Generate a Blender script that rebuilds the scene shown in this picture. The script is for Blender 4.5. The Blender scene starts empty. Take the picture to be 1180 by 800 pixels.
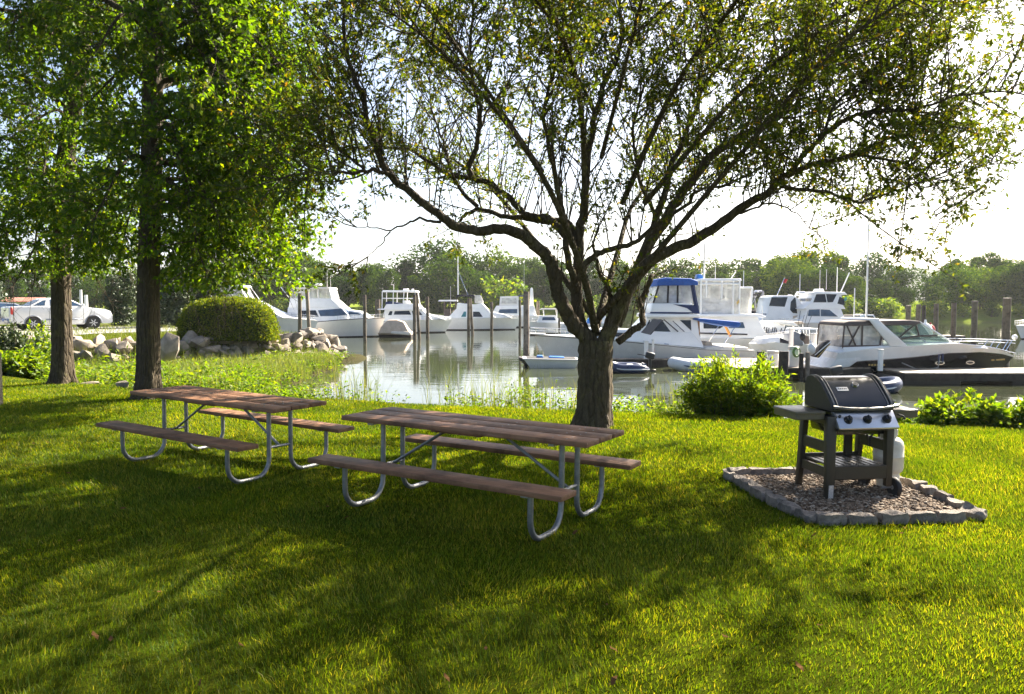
SUN_E, SKY_E, EXPO = 5.0, 0.053, 2.36
NGRASS = 900000
MAIN_SP, LEFT_SP = 0.060, 0.080
HAZE = 0.00014
import bpy, bmesh, math, random
import numpy as np
from mathutils import Vector, Matrix

random.seed(7)
rng = np.random.default_rng(7)
sc = bpy.context.scene
COL = sc.collection
PI = math.pi
R = math.radians

# ------------------------------------------------------------------ camera model (photo pixels 1180x800)
FPX, PITCH, EYE = 900.0, 0.0572, 1.78
WATER = -1.3
_c, _s = math.cos(PITCH), math.sin(PITCH)

def ray(px, py):
    x = (px - 590.0) / FPX
    u = (400.0 - py) / FPX
    return Vector((x, _c + u * _s, -_s + u * _c))

def P(px, py, Y):
    d = ray(px, py)
    t = Y / d.y
    return Vector((d.x * t, Y, EYE + d.z * t))

def G(px, py, z=0.0):
    d = ray(px, py)
    t = (z - EYE) / d.z
    return Vector((d.x * t, d.y * t, z))

# ------------------------------------------------------------------ object helpers
def tag(o, label=None, cat=None, group=None, kind=None):
    if label: o['label'] = label
    if cat: o['category'] = cat
    if group: o['group'] = group
    if kind: o['kind'] = kind
    return o

def empty(name, loc, rz=0.0):
    o = bpy.data.objects.new(name, None)
    o.empty_display_size = 0.2
    COL.objects.link(o)
    o.location = loc
    o.rotation_euler = (0, 0, rz)
    return o

def copy_tree(o, parent=None):
    c = o.copy()
    COL.objects.link(c)
    if parent is not None:
        c.parent = parent
    for ch in list(o.children):
        copy_tree(ch, c)
    return c

def mesh_obj(name, mesh, mats=None, parent=None):
    o = bpy.data.objects.new(name, mesh)
    COL.objects.link(o)
    if mats is not None:
        if not isinstance(mats, (list, tuple)): mats = [mats]
        for m in mats: mesh.materials.append(m)
    if parent is not None: o.parent = parent
    return o

class MB:
    """collects shapes and links them as one mesh object"""
    def __init__(s): s.v = []; s.f = []; s.m = []
    def add(s, vs, fs, mi=0):
        b = len(s.v)
        s.v.extend([tuple(v) for v in vs])
        for f in fs:
            s.f.append(tuple(i + b for i in f)); s.m.append(mi)
    def addbm(s, bm, mi=0, mat=None):
        bm.verts.ensure_lookup_table(); bm.verts.index_update()
        vs = [(mat @ v.co) if mat else v.co.copy() for v in bm.verts]
        s.add(vs, [[v.index for v in f.verts] for f in bm.faces], mi)
        bm.free()
    def box(s, c, size, rot=None, bev=0.0, mi=0, seg=1):
        bm = bmesh.new()
        bmesh.ops.create_cube(bm, size=1.0)
        for v in bm.verts: v.co = Vector((v.co.x * size[0], v.co.y * size[1], v.co.z * size[2]))
        if bev > 0:
            bmesh.ops.bevel(bm, geom=bm.edges[:], offset=bev, segments=seg, affect='EDGES', profile=0.5)
        m = Matrix.Translation(Vector(c))
        if rot is not None: m = m @ (rot.to_4x4() if not isinstance(rot, (tuple, list)) else (Matrix.Rotation(rot[2], 4, 'Z') @ Matrix.Rotation(rot[1], 4, 'Y') @ Matrix.Rotation(rot[0], 4, 'X')))
        s.addbm(bm, mi, m); return s
    def tube(s, pts, r, n=8, caps=True, mi=0):
        pts = [Vector(p) for p in pts]
        k = len(pts)
        rs = [r] * k if not hasattr(r, '__len__') else list(r)
        tang = []
        for i in range(k):
            a = pts[max(0, i - 1)]; b = pts[min(k - 1, i + 1)]
            t = (b - a)
            tang.append(t.normalized() if t.length > 1e-9 else Vector((0, 0, 1)))
        up = Vector((0, 0, 1)) if abs(tang[0].z) < 0.9 else Vector((1, 0, 0))
        nrm = tang[0].cross(up).normalized()
        vs = []; fs = []
        for i in range(k):
            if i:
                ax = tang[i - 1].cross(tang[i])
                if ax.length > 1e-7:
                    nrm = Matrix.Rotation(tang[i - 1].angle(tang[i]), 3, ax.normalized()) @ nrm
            bn = tang[i].cross(nrm).normalized()
            for j in range(n):
                a = 2 * PI * j / n
                vs.append(pts[i] + (nrm * math.cos(a) + bn * math.sin(a)) * rs[i])
        for i in range(k - 1):
            for j in range(n):
                j2 = (j + 1) % n
                fs.append((i * n + j, i * n + j2, (i + 1) * n + j2, (i + 1) * n + j))
        if caps:
            fs.append(tuple(range(n - 1, -1, -1)))
            fs.append(tuple(range((k - 1) * n, k * n)))
        s.add(vs, fs, mi); return s
    def lathe(s, prof, n=16, c=(0, 0, 0), axis='z', mi=0):
        vs = []; fs = []
        for (r, z) in prof:
            for j in range(n):
                a = 2 * PI * j / n
                p = (r * math.cos(a), r * math.sin(a), z)
                if axis == 'x': p = (p[2], p[0], p[1])
                elif axis == 'y': p = (p[0], p[2], p[1])
                vs.append((p[0] + c[0], p[1] + c[1], p[2] + c[2]))
        k = len(prof)
        for i in range(k - 1):
            for j in range(n):
                j2 = (j + 1) % n
                fs.append((i * n + j, i * n + j2, (i + 1) * n + j2, (i + 1) * n + j))
        fs.append(tuple(range(n - 1, -1, -1))); fs.append(tuple(range((k - 1) * n, k * n)))
        s.add(vs, fs, mi); return s
    def prism(s, poly, w0, w1=None, mi=0):
        """polygon in x,z extruded symmetric in y; w0 / w1 half widths at lowest / highest z, or a function of (x,z)"""
        zs = [p[1] for p in poly]; z0, z1 = min(zs), max(zs)
        if callable(w0): wf = w0
        else:
            if w1 is None: w1 = w0
            wf = lambda x, z: w0 + (w1 - w0) * (z - z0) / max(1e-6, z1 - z0)
        n = len(poly)
        vs = [(x, -wf(x, z), z) for x, z in poly] + [(x, wf(x, z), z) for x, z in poly]
        fs = [tuple(range(n)), tuple(range(2 * n - 1, n - 1, -1))]
        for i in range(n):
            j = (i + 1) % n
            fs.append((j, i, i + n, j + n))
        s.add(vs, fs, mi); return s
    def build(s, name, mats, parent=None, smooth=True, angle=40, loc=None, bevel=0.0):
        me = bpy.data.meshes.new(name)
        me.from_pydata(s.v, [], s.f)
        if bevel > 0:
            bm = bmesh.new(); bm.from_mesh(me)
            bmesh.ops.recalc_face_normals(bm, faces=bm.faces[:])
            es = [e for e in bm.edges if len(e.link_faces) == 2 and e.calc_face_angle(0) > 0.5]
            if es:
                bmesh.ops.bevel(bm, geom=es, offset=bevel, segments=2, affect='EDGES', profile=0.5, clamp_overlap=True)
            bm.to_mesh(me); bm.free()
        else:
            me.polygons.foreach_set('material_index', s.m)
            bm = bmesh.new(); bm.from_mesh(me)
            bmesh.ops.recalc_face_normals(bm, faces=bm.faces[:])
            bm.to_mesh(me); bm.free()
        if smooth:
            me.polygons.foreach_set('use_smooth', [True] * len(me.polygons))
            me.set_sharp_from_angle(angle=R(angle))
        me.update()
        o = mesh_obj(name, me, mats, parent)
        if loc is not None: o.location = loc
        return o

def np_mesh(name, V, F, mats, parent=None, smooth=False):
    """fast mesh from numpy arrays; F is (n,4) quads or (n,3) tris or list of both"""
    Fs = F if isinstance(F, list) else [F]
    me = bpy.data.meshes.new(name)
    me.vertices.add(len(V)); me.vertices.foreach_set('co', np.ascontiguousarray(V, dtype=np.float32).ravel())
    loops = np.concatenate([f.ravel() for f in Fs]).astype(np.int32)
    tot = np.concatenate([np.full(len(f), f.shape[1], np.int32) for f in Fs])
    start = np.concatenate([[0], np.cumsum(tot)[:-1]]).astype(np.int32)
    me.loops.add(len(loops)); me.loops.foreach_set('vertex_index', loops)
    me.polygons.add(len(tot)); me.polygons.foreach_set('loop_start', start)
    me.polygons.foreach_set('loop_total', tot)
    if smooth: me.polygons.foreach_set('use_smooth', np.ones(len(tot), bool))
    me.update(calc_edges=True)
    return mesh_obj(name, me, mats, parent)

def catmull(pts, per=6):
    """pts list of arrays (any dim) -> smooth resampling"""
    p = [np.array(q, float) for q in pts]
    if len(p) < 3:
        return [p[0] + (p[-1] - p[0]) * t for t in np.linspace(0, 1, per + 1)]
    q = [2 * p[0] - p[1]] + p + [2 * p[-1] - p[-2]]
    out = []
    for i in range(1, len(q) - 2):
        for k in range(per):
            t = k / per
            a, b, c, d = q[i - 1], q[i], q[i + 1], q[i + 2]
            out.append(0.5 * ((2 * b) + (c - a) * t + (2 * a - 5 * b + 4 * c - d) * t * t + (3 * b - a - 3 * c + d) * t ** 3))
    out.append(p[-1])
    return out

# ------------------------------------------------------------------ materials
class NT:
    def __init__(s, name):
        s.mat = bpy.data.materials.new(name); s.mat.use_nodes = True
        s.t = s.mat.node_tree; s.t.nodes.clear()
        s.out = s.n('ShaderNodeOutputMaterial')
    def n(s, typ, **kw):
        nd = s.t.nodes.new(typ)
        for k, v in kw.items():
            if k in nd.bl_rna.properties: setattr(nd, k, v)
            else: nd.inputs[k].default_value = v
        return nd
    def l(s, a, b): s.t.links.new(a, b)
    def coord(s, kind='Object', scale=(1, 1, 1)):
        tc = s.n('ShaderNodeTexCoord'); mp = s.n('ShaderNodeMapping')
        mp.inputs['Scale'].default_value = scale
        s.l(tc.outputs[kind], mp.inputs['Vector'])
        return mp.outputs['Vector']
    def noise(s, vec, scale=5, detail=4, rough=0.55, dist=0.0):
        nd = s.n('ShaderNodeTexNoise')
        nd.inputs['Scale'].default_value = scale; nd.inputs['Detail'].default_value = detail
        nd.inputs['Roughness'].default_value = rough; nd.inputs['Distortion'].default_value = dist
        if vec is not None: s.l(vec, nd.inputs['Vector'])
        return nd.outputs['Fac']
    def ramp(s, fac, stops):
        nd = s.n('ShaderNodeValToRGB')
        e = nd.color_ramp.elements
        while len(e) < len(stops): e.new(0.5)
        for k, (p, c) in enumerate(stops):
            e[k].position = p; e[k].color = (c[0], c[1], c[2], 1)
        if fac is not None: s.l(fac, nd.inputs['Fac'])
        return nd.outputs['Color']
    def mix(s, fac, a, b, blend='MIX'):
        nd = s.n('ShaderNodeMix', data_type='RGBA', blend_type=blend)
        for inp, v in ((nd.inputs[0], fac), (nd.inputs[6], a), (nd.inputs[7], b)):
            if isinstance(v, (int, float)): inp.default_value = v
            elif isinstance(v, (tuple, list)): inp.default_value = (v[0], v[1], v[2], 1)
            else: s.l(v, inp)
        return nd.outputs[2]
    def bump(s, h, strength=0.3, dist=0.02):
        nd = s.n('ShaderNodeBump'); nd.inputs['Strength'].default_value = strength; nd.inputs['Distance'].default_value = dist
        s.l(h, nd.inputs['Height']); return nd.outputs['Normal']
    def principled(s, color, rough=0.5, metal=0.0, normal=None, spec=0.5, **kw):
        nd = s.n('ShaderNodeBsdfPrincipled')
        for inp, v in ((nd.inputs['Base Color'], color), (nd.inputs['Roughness'], rough), (nd.inputs['Metallic'], metal)):
            if isinstance(v, (int, float)): inp.default_value = v
            elif isinstance(v, (tuple, list)): inp.default_value = (v[0], v[1], v[2], 1)
            else: s.l(v, inp)
        nd.inputs['Specular IOR Level'].default_value = spec
        for k, v in kw.items(): nd.inputs[k.replace('_', ' ')].default_value = v
        if normal is not None: s.l(normal, nd.inputs['Normal'])
        return nd.outputs[0]
    def done(s, sh): s.l(sh, s.out.inputs['Surface']); return s.mat

def pm(name, col, rough=0.5, metal=0.0, var=0.15, scale=6.0, bump=0.0, bscale=40.0, spec=0.5, stretch=(1, 1, 1), rvar=0.1, **kw):
    t = NT(name)
    v = t.coord('Object', stretch)
    f = t.noise(v, scale, 5, 0.6)
    lo = tuple(c * (1 - var) for c in col); hi = tuple(min(1, c * (1 + var)) for c in col)
    c = t.ramp(f, [(0.3, lo), (0.7, hi)])
    rr = t.n('ShaderNodeMapRange'); rr.inputs['To Min'].default_value = max(0.02, rough - rvar); rr.inputs['To Max'].default_value = min(1, rough + rvar)
    t.l(t.noise(v, scale * 2.3, 4), rr.inputs['Value'])
    nm = None
    if bump > 0: nm = t.bump(t.noise(v, bscale, 5, 0.65), bump, 0.01)
    return t.done(t.principled(c, rr.outputs[0], metal, nm, spec, **kw))

def leaf_mat(name, stops, trans=0.45, gloss=0.05, trans_tint=(1.25, 1.15, 0.35), big=None, objvar=None):
    t = NT(name)
    g = t.n('ShaderNodeNewGeometry')
    c = t.ramp(g.outputs['Random Per Island'], stops)
    if big:
        f = t.ramp(t.noise(t.coord('Object'), big[0], 4), [(0.36, (0, 0, 0)), (0.64, (1, 1, 1))])
        c = t.mix(f, c, t.mix(1.0, c, big[1], 'MULTIPLY'))
        f2 = t.ramp(t.noise(t.coord('Object'), big[0] * 2.6, 5, 0.6), [(0.60, (0, 0, 0)), (0.74, (0.8, 0.8, 0.8))])
        c = t.mix(f2, c, t.mix(1.0, c, (1.35, 1.05, 2.2), 'MULTIPLY'))
    if objvar:
        oi = t.n('ShaderNodeObjectInfo')
        c = t.mix(1.0, c, t.ramp(oi.outputs['Random'], objvar), 'MULTIPLY')
    tc = t.mix(1.0, c, trans_tint, 'MULTIPLY')
    d = t.n('ShaderNodeBsdfDiffuse'); t.l(c, d.inputs['Color'])
    tr = t.n('ShaderNodeBsdfTranslucent'); t.l(tc, tr.inputs['Color'])
    m = t.n('ShaderNodeMixShader'); m.inputs[0].default_value = trans
    t.l(d.outputs[0], m.inputs[1]); t.l(tr.outputs[0], m.inputs[2])
    gl = t.n('ShaderNodeBsdfGlossy'); gl.inputs['Roughness'].default_value = 0.5; gl.inputs['Color'].default_value = (0.8, 0.85, 0.8, 1)
    m2 = t.n('ShaderNodeMixShader'); m2.inputs[0].default_value = gloss
    t.l(m.outputs[0], m2.inputs[1]); t.l(gl.outputs[0], m2.inputs[2])
    return t.done(m2.outputs[0])

M = {}
# foliage
M['grass'] = leaf_mat('grass_blades', [(0.0, (0.045, 0.088, 0.012)), (0.5, (0.106, 0.160, 0.015)), (0.8, (0.178, 0.208, 0.018)), (0.95, (0.26, 0.24, 0.035)), (1.0, (0.36, 0.30, 0.12))], 0.5, 0.006, (1.85, 1.65, 0.16), big=(0.9, (0.52, 0.68, 0.7)))
M['leaf_main'] = leaf_mat('small_tree_leaves', [(0.0, (0.035, 0.058, 0.008)), (0.6, (0.065, 0.092, 0.010)), (0.9, (0.12, 0.13, 0.014)), (0.98, (0.19, 0.15, 0.02)), (1.0, (0.25, 0.12, 0.03))], 0.48, 0.02, (2.1, 2.0, 0.3))
M['leaf_left'] = leaf_mat('shade_tree_leaves', [(0.0, (0.028, 0.058, 0.006)), (0.6, (0.056, 0.100, 0.008)), (0.9, (0.10, 0.142, 0.010)), (1.0, (0.17, 0.165, 0.02))], 0.58, 0.022, (2.7, 2.7, 0.28))
M['leaf_far'] = leaf_mat('far_tree_leaves', [(0.0, (0.022, 0.050, 0.010)), (0.6, (0.046, 0.090, 0.012)), (1.0, (0.10, 0.15, 0.014))], 0.3, 0.0, (1.6, 1.6, 0.3), objvar=[(0, (0.5, 0.62, 0.75)), (0.45, (1.0, 1.0, 1.0)), (0.8, (1.15, 1.15, 0.9)), (1, (1.8, 1.55, 0.9))])
M['leaf_dark'] = leaf_mat('evergreen_leaves', [(0.0, (0.018, 0.034, 0.012)), (0.7, (0.03, 0.05, 0.014)), (1.0, (0.05, 0.075, 0.018))], 0.2, 0.05, (1.2, 1.2, 0.4))
M['leaf_bright'] = leaf_mat('bright_shrub_leaves', [(0.0, (0.05, 0.10, 0.012)), (0.5, (0.095, 0.16, 0.014)), (1.0, (0.20, 0.23, 0.02))], 0.52, 0.022, (2.1, 2.0, 0.2))
M['leaf_bank'] = leaf_mat('bank_plant_leaves', [(0.0, (0.055, 0.11, 0.014)), (0.6, (0.10, 0.17, 0.018)), (1.0, (0.19, 0.22, 0.03))], 0.52, 0.018, (2.0, 1.9, 0.2))
M['reed'] = leaf_mat('reed_blades', [(0.0, (0.10, 0.14, 0.03)), (0.7, (0.16, 0.19, 0.04)), (1.0, (0.28, 0.25, 0.10))], 0.4, 0.05, (1.3, 1.3, 0.4))
M['hedge'] = leaf_mat('hedge_leaves', [(0.0, (0.045, 0.08, 0.008)), (0.6, (0.10, 0.14, 0.009)), (1.0, (0.20, 0.21, 0.012))], 0.45, 0.015, (2.0, 1.9, 0.2))
M['dead_leaf'] = leaf_mat('fallen_leaf', [(0.0, (0.05, 0.024, 0.010)), (1.0, (0.13, 0.07, 0.03))], 0.1, 0.0, (1.2, 1, 0.6))

def bark(name, a, b, sc_=9.0, vz=0.18):
    t = NT(name)
    v = t.coord('Object', (1, 1, vz * 1.5))
    n1 = t.noise(v, sc_ * 1.6, 8, 0.7, 1.4)
    n2 = t.noise(t.coord('Object'), 2.0, 4)
    vo = t.n('ShaderNodeTexVoronoi', feature='DISTANCE_TO_EDGE'); vo.inputs['Scale'].default_value = sc_
    t.l(t.coord('Object', (1, 1, vz * 0.8)), vo.inputs['Vector'])
    c = t.ramp(n1, [(0.3, a), (0.7, b)])
    c = t.mix(n2, c, t.mix(1.0, c, (0.75, 0.85, 0.7), 'MULTIPLY'))
    mr = t.n('ShaderNodeMapRange'); mr.inputs['From Max'].default_value = 0.18
    t.l(vo.outputs['Distance'], mr.inputs['Value'])
    ad = t.n('ShaderNodeMath', operation='ADD'); t.l(mr.outputs[0], ad.inputs[0]); t.l(n1, ad.inputs[1])
    lich = t.ramp(t.noise(t.coord('Object'), 3.3, 6, 0.7, 0.5), [(0.52, (0, 0, 0)), (0.66, (1, 1, 1))])
    c = t.mix(lich, c, t.mix(1.0, c, (1.5, 1.65, 1.25), 'MULTIPLY'))
    nm = t.bump(ad.outputs[0], 1.0, 0.035)
    return t.done(t.principled(c, 0.9, 0, nm, 0.2))
M['bark_main'] = bark('brown_ridged_bark', (0.055, 0.039, 0.027), (0.145, 0.107, 0.076), 12, 0.25)
M['bark_left'] = bark('grey_brown_bark', (0.055, 0.040, 0.030), (0.125, 0.092, 0.066), 14, 0.2)

def wood(name, a, b, grey, axis='x'):
    t = NT(name)
    st = {'x': (0.6, 14, 14), 'y': (14, 0.6, 14), 'z': (14, 14, 0.6)}[axis]
    v = t.coord('Object', st)
    g = t.n('ShaderNodeNewGeometry')
    f = t.noise(v, 3.0, 8, 0.65, 0.8)
    c = t.ramp(f, [(0.25, a), (0.6, b), (0.8, grey)])
    f2 = t.noise(t.coord('Object'), 3.5, 5, 0.6)
    c = t.mix(t.ramp(f2, [(0.45, (0, 0, 0)), (0.62, (1, 1, 1))]), c, t.mix(1.0, c, (0.45, 0.42, 0.42), 'MULTIPLY'))
    isl = t.ramp(g.outputs['Random Per Island'], [(0, (0.78, 0.78, 0.78)), (1, (1.15, 1.12, 1.1))])
    c = t.mix(1.0, c, isl, 'MULTIPLY')
    return t.done(t.principled(c, 0.62, 0, t.bump(f, 0.35, 0.006), 0.35))
M['table_wood'] = wood('weathered_red_brown_planks', (0.145, 0.063, 0.032), (0.30, 0.155, 0.082), (0.39, 0.265, 0.18))
M['pile_wood'] = wood('piling_timber', (0.075, 0.06, 0.042), (0.17, 0.14, 0.10), (0.22, 0.20, 0.16), 'z')
M['dock_wood'] = wood('dock_planks', (0.20, 0.16, 0.12), (0.34, 0.29, 0.23), (0.42, 0.38, 0.33), 'y')
M['dark_wood'] = wood('wet_dock_timber', (0.02, 0.018, 0.015), (0.05, 0.042, 0.035), (0.07, 0.06, 0.05))
M['teak'] = wood('varnished_teak', (0.28, 0.13, 0.05), (0.42, 0.22, 0.09), (0.45, 0.27, 0.14))
M['post_wood'] = wood('old_grey_post', (0.16, 0.13, 0.10), (0.30, 0.25, 0.20), (0.36, 0.32, 0.27), 'z')
# metal and plastics
M['galv'] = pm('galvanised_steel', (0.27, 0.275, 0.28), 0.5, 0.75, 0.18, 22, 0.05, 60)
M['steel'] = pm('brushed_stainless', (0.62, 0.62, 0.62), 0.32, 0.95, 0.06, 8, 0.02, 80, stretch=(1, 12, 12))
M['chrome'] = pm('polished_rail', (0.75, 0.75, 0.76), 0.15, 1.0, 0.03, 5)
M['enamel'] = pm('black_porcelain_enamel', (0.012, 0.012, 0.013), 0.16, 0, 0.2, 14, 0.015, 30, spec=0.6)
M['cast_end'] = pm('dark_cast_lid_end', (0.028, 0.025, 0.021), 0.55, 0, 0.15, 18, 0.05, 90)
M['grill_trim'] = pm('lid_edge_trim', (0.16, 0.15, 0.135), 0.38, 0.5, 0.12, 18)
M['grill_plastic'] = pm('taupe_grill_frame', (0.036, 0.028, 0.018), 0.5, 0, 0.12, 12, 0.06, 120)
M['shelf_plastic_lit'] = pm('taupe_shelf_lit', (0.11, 0.09, 0.062), 0.42, 0, 0.12, 10, 0.05, 120)  # paler copy of the frame taupe, lawn-reflected light put into the colour
M['rubber'] = pm('black_rubber', (0.018, 0.018, 0.018), 0.7, 0, 0.2, 20, 0.05, 90)
M['black_plastic'] = pm('black_plastic', (0.02, 0.02, 0.021), 0.42, 0, 0.2, 20)
M['tank_white'] = pm('dull_white_tank_paint', (0.62, 0.58, 0.50), 0.45, 0, 0.10, 9, 0.04, 40)
M['white_badge'] = pm('silver_badge', (0.62, 0.60, 0.58), 0.35, 0.4, 0.25, 60)
# boats
M['gel'] = pm('white_gelcoat', (0.88, 0.875, 0.86), 0.22, 0, 0.05, 1.5, spec=0.5)
M['gel_cream'] = pm('cream_gelcoat', (0.66, 0.62, 0.55), 0.28, 0, 0.07, 1.5)
M['gel_grey'] = pm('pale_grey_gelcoat', (0.80, 0.80, 0.79), 0.25, 0, 0.06, 1.5)
M['hull_black'] = pm('black_hull_paint', (0.012, 0.011, 0.012), 0.12, 0, 0.2, 2)
M['boot'] = pm('dark_boot_stripe', (0.035, 0.028, 0.03), 0.4, 0, 0.25, 3)
M['glass_dark'] = pm('tinted_boat_glass', (0.012, 0.016, 0.022), 0.06, 0, 0.3, 2, spec=0.4)
M['glass_blue'] = pm('blue_tinted_glass', (0.03, 0.06, 0.11), 0.06, 0, 0.3, 2, spec=0.7)
M['glass_teal'] = pm('teal_tinted_glass', (0.03, 0.16, 0.18), 0.08, 0, 0.3, 2, spec=0.7)
M['canvas_blue'] = pm('royal_blue_canvas', (0.015, 0.09, 0.36), 0.75, 0, 0.2, 6, 0.15, 9)
M['canvas_navy'] = pm('navy_canvas', (0.015, 0.03, 0.10), 0.8, 0, 0.2, 6, 0.15, 9)
M['canvas_taupe'] = pm('taupe_canvas', (0.11, 0.085, 0.075), 0.8, 0, 0.15, 6, 0.15, 9)
M['canvas_black'] = pm('black_canvas', (0.02, 0.02, 0.024), 0.8, 0, 0.2, 6, 0.15, 9)
M['canvas_white'] = pm('white_canvas', (0.70, 0.69, 0.67), 0.7, 0, 0.08, 4, 0.3, 5)
M['canvas_beige'] = pm('beige_boat_cover', (0.50, 0.40, 0.30), 0.8, 0, 0.15, 3, 0.4, 4)
M['canvas_grey'] = pm('grey_boat_cover', (0.22, 0.23, 0.25), 0.8, 0, 0.15, 3, 0.4, 4)
M['inflat_grey'] = pm('pale_hypalon_tube', (0.62, 0.64, 0.66), 0.45, 0, 0.08, 3)
M['inflat_navy'] = pm('navy_hypalon_tube', (0.02, 0.035, 0.085), 0.3, 0, 0.15, 3)
M['fender_blue'] = pm('blue_plastic', (0.03, 0.16, 0.50), 0.35, 0, 0.1, 4)
M['orange'] = pm('orange_pole', (0.62, 0.27, 0.04), 0.5, 0, 0.1, 4)
M['red'] = pm('red_plastic', (0.50, 0.03, 0.02), 0.4, 0, 0.1, 4)
M['rope'] = pm('dock_line', (0.30, 0.30, 0.30), 0.85, 0, 0.2, 30)
M['gold'] = pm('gold_lettering', (0.55, 0.38, 0.12), 0.4, 0.3, 0.2, 30)
def vinyl():
    t = NT('clear_vinyl_curtain')
    v = t.coord('Object')
    tr = t.n('ShaderNodeBsdfTransparent'); tr.inputs['Color'].default_value = (0.86, 0.87, 0.87, 1)
    gl = t.principled((0.78, 0.77, 0.75), 0.15, 0, t.bump(t.noise(v, 2.2, 3, 0.5, 1.0), 0.5, 0.05), 0.7)
    m = t.n('ShaderNodeMixShader')
    t.l(t.ramp(t.noise(v, 1.6, 3), [(0.35, (0.30,) * 3), (0.7, (0.75,) * 3)]), m.inputs[0])
    t.l(tr.outputs[0], m.inputs[1]); t.l(gl, m.inputs[2])
    return t.done(m.outputs[0])
M['vinyl'] = vinyl()
def clear():
    t = NT('clear_windscreen')
    tr = t.n('ShaderNodeBsdfTransparent'); tr.inputs['Color'].default_value = (0.72, 0.80, 0.79, 1)
    gl = t.principled((0.16, 0.22, 0.22), 0.05, 0, None, 0.8)
    m = t.n('ShaderNodeMixShader'); m.inputs[0].default_value = 0.35
    t.l(tr.outputs[0], m.inputs[1]); t.l(gl, m.inputs[2])
    return t.done(m.outputs[0])
M['clear'] = clear()
# vehicles
M['car_white'] = pm('white_car_paint', (0.72, 0.72, 0.71), 0.25, 0, 0.02, 2, Coat_Weight=0.6)
M['car_grey'] = pm('silver_car_paint', (0.22, 0.24, 0.28), 0.3, 0.5, 0.04, 2, Coat_Weight=0.6)
M['alloy'] = pm('alloy_rim', (0.6, 0.6, 0.62), 0.3, 0.8, 0.08, 10)
# ground
def stone(name, a, b, c, sc_=5.0, bs=14, st=0.6):
    t = NT(name)
    v = t.coord('Object')
    oi = t.n('ShaderNodeObjectInfo')
    f = t.noise(v, sc_, 7, 0.65, 0.4)
    col = t.ramp(f, [(0.28, a), (0.52, b), (0.75, c)])
    tint = t.ramp(oi.outputs['Random'], [(0, (0.75, 0.72, 0.72)), (0.5, (1.0, 0.93, 0.86)), (1, (1.2, 1.15, 1.08))])
    col = t.mix(1.0, col, tint, 'MULTIPLY')
    h = t.noise(v, bs, 8, 0.7, 0.3)
    return t.done(t.principled(col, 0.85, 0, t.bump(h, st, 0.05), 0.3))
M['rock'] = stone('riprap_granite', (0.13, 0.115, 0.095), (0.24, 0.215, 0.185), (0.36, 0.33, 0.29), 2.2, 5, 0.7)
M['edging'] = stone('rough_edging_stone', (0.16, 0.14, 0.125), (0.29, 0.265, 0.24), (0.42, 0.385, 0.35), 14, 45, 0.9)
def gravelm(name):
    t = NT(name)
    g = t.n('ShaderNodeNewGeometry')
    c = t.ramp(g.outputs['Random Per Island'], [(0, (0.07, 0.042, 0.024)), (0.35, (0.155, 0.102, 0.062)), (0.7, (0.245, 0.175, 0.115)), (1, (0.40, 0.34, 0.26))])
    return t.done(t.principled(c, 0.8, 0, None, 0.35))
M['pebble'] = gravelm('pea_gravel')
M['gravel_base'] = pm('gravel_bed', (0.13, 0.085, 0.05), 0.9, 0, 0.45, 70, 0.8, 90)
M['asphalt'] = pm('worn_asphalt', (0.26, 0.25, 0.24), 0.9, 0, 0.12, 3, 0.3, 60)
M['leafy_hose'] = pm('green_hose', (0.10, 0.22, 0.04), 0.4, 0, 0.2, 9)
M['roof_red'] = pm('dull_red_roof', (0.30, 0.12, 0.08), 0.8, 0, 0.15, 2)

# ================================================================== SETTING: camera, light, sky, terrain, water
cam = bpy.data.cameras.new('camera'); camo = bpy.data.objects.new('camera', cam); COL.objects.link(camo)
cam.sensor_width = 36.0; cam.lens = 36.0 * FPX / 1180.0
cam.clip_start = 0.1; cam.clip_end = 9000
camo.location = (0, 0, EYE); camo.rotation_euler = (PI / 2 - PITCH, 0, 0)
sc.camera = camo

SUN_AZ, SUN_EL = R(43), R(37)
sdir = Vector((math.sin(SUN_AZ) * math.cos(SUN_EL), math.cos(SUN_AZ) * math.cos(SUN_EL), math.sin(SUN_EL)))
sl = bpy.data.lights.new('sun', 'SUN'); sl.energy = SUN_E; sl.angle = R(0.5); sl.color = (1.0, 0.90, 0.74)
so = bpy.data.objects.new('sun', sl); COL.objects.link(so)
so.rotation_euler = (-sdir).to_track_quat('-Z', 'Y').to_euler(); so.location = (20, 20, 30)

w = bpy.data.worlds.new('World'); sc.world = w; w.use_nodes = True
wt = w.node_tree; wt.nodes.clear()
sky = wt.nodes.new('ShaderNodeTexSky'); sky.sky_type = 'NISHITA'; sky.sun_disc = False
sky.sun_elevation = SUN_EL; sky.sun_rotation = SUN_AZ; sky.altitude = 10; sky.air_density = 0.8; sky.dust_density = 2.2; sky.ozone_density = 1.0
bg = wt.nodes.new('ShaderNodeBackground'); bg.inputs['Strength'].default_value = SKY_E
wo = wt.nodes.new('ShaderNodeOutputWorld')
wt.links.new(sky.outputs[0], bg.inputs[0]); wt.links.new(bg.outputs[0], wo.inputs[0])

sc.view_settings.view_transform = 'Standard'; sc.view_settings.look = 'None'
sc.view_settings.gamma = 1.0; sc.view_settings.exposure = EXPO; sc.view_settings.use_curve_mapping = False
sc.render.engine = 'CYCLES'
cy = sc.cycles
cy.use_denoising = True
try: cy.denoiser = 'OPENIMAGEDENOISE'
except Exception: pass
cy.max_bounces = 7; cy.diffuse_bounces = 3; cy.glossy_bounces = 3; cy.transmission_bounces = 4; cy.transparent_max_bounces = 8; cy.volume_bounces = 0
cy.caustics_reflective = False; cy.caustics_refractive = False
cy.sample_clamp_indirect = 6.0

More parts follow.
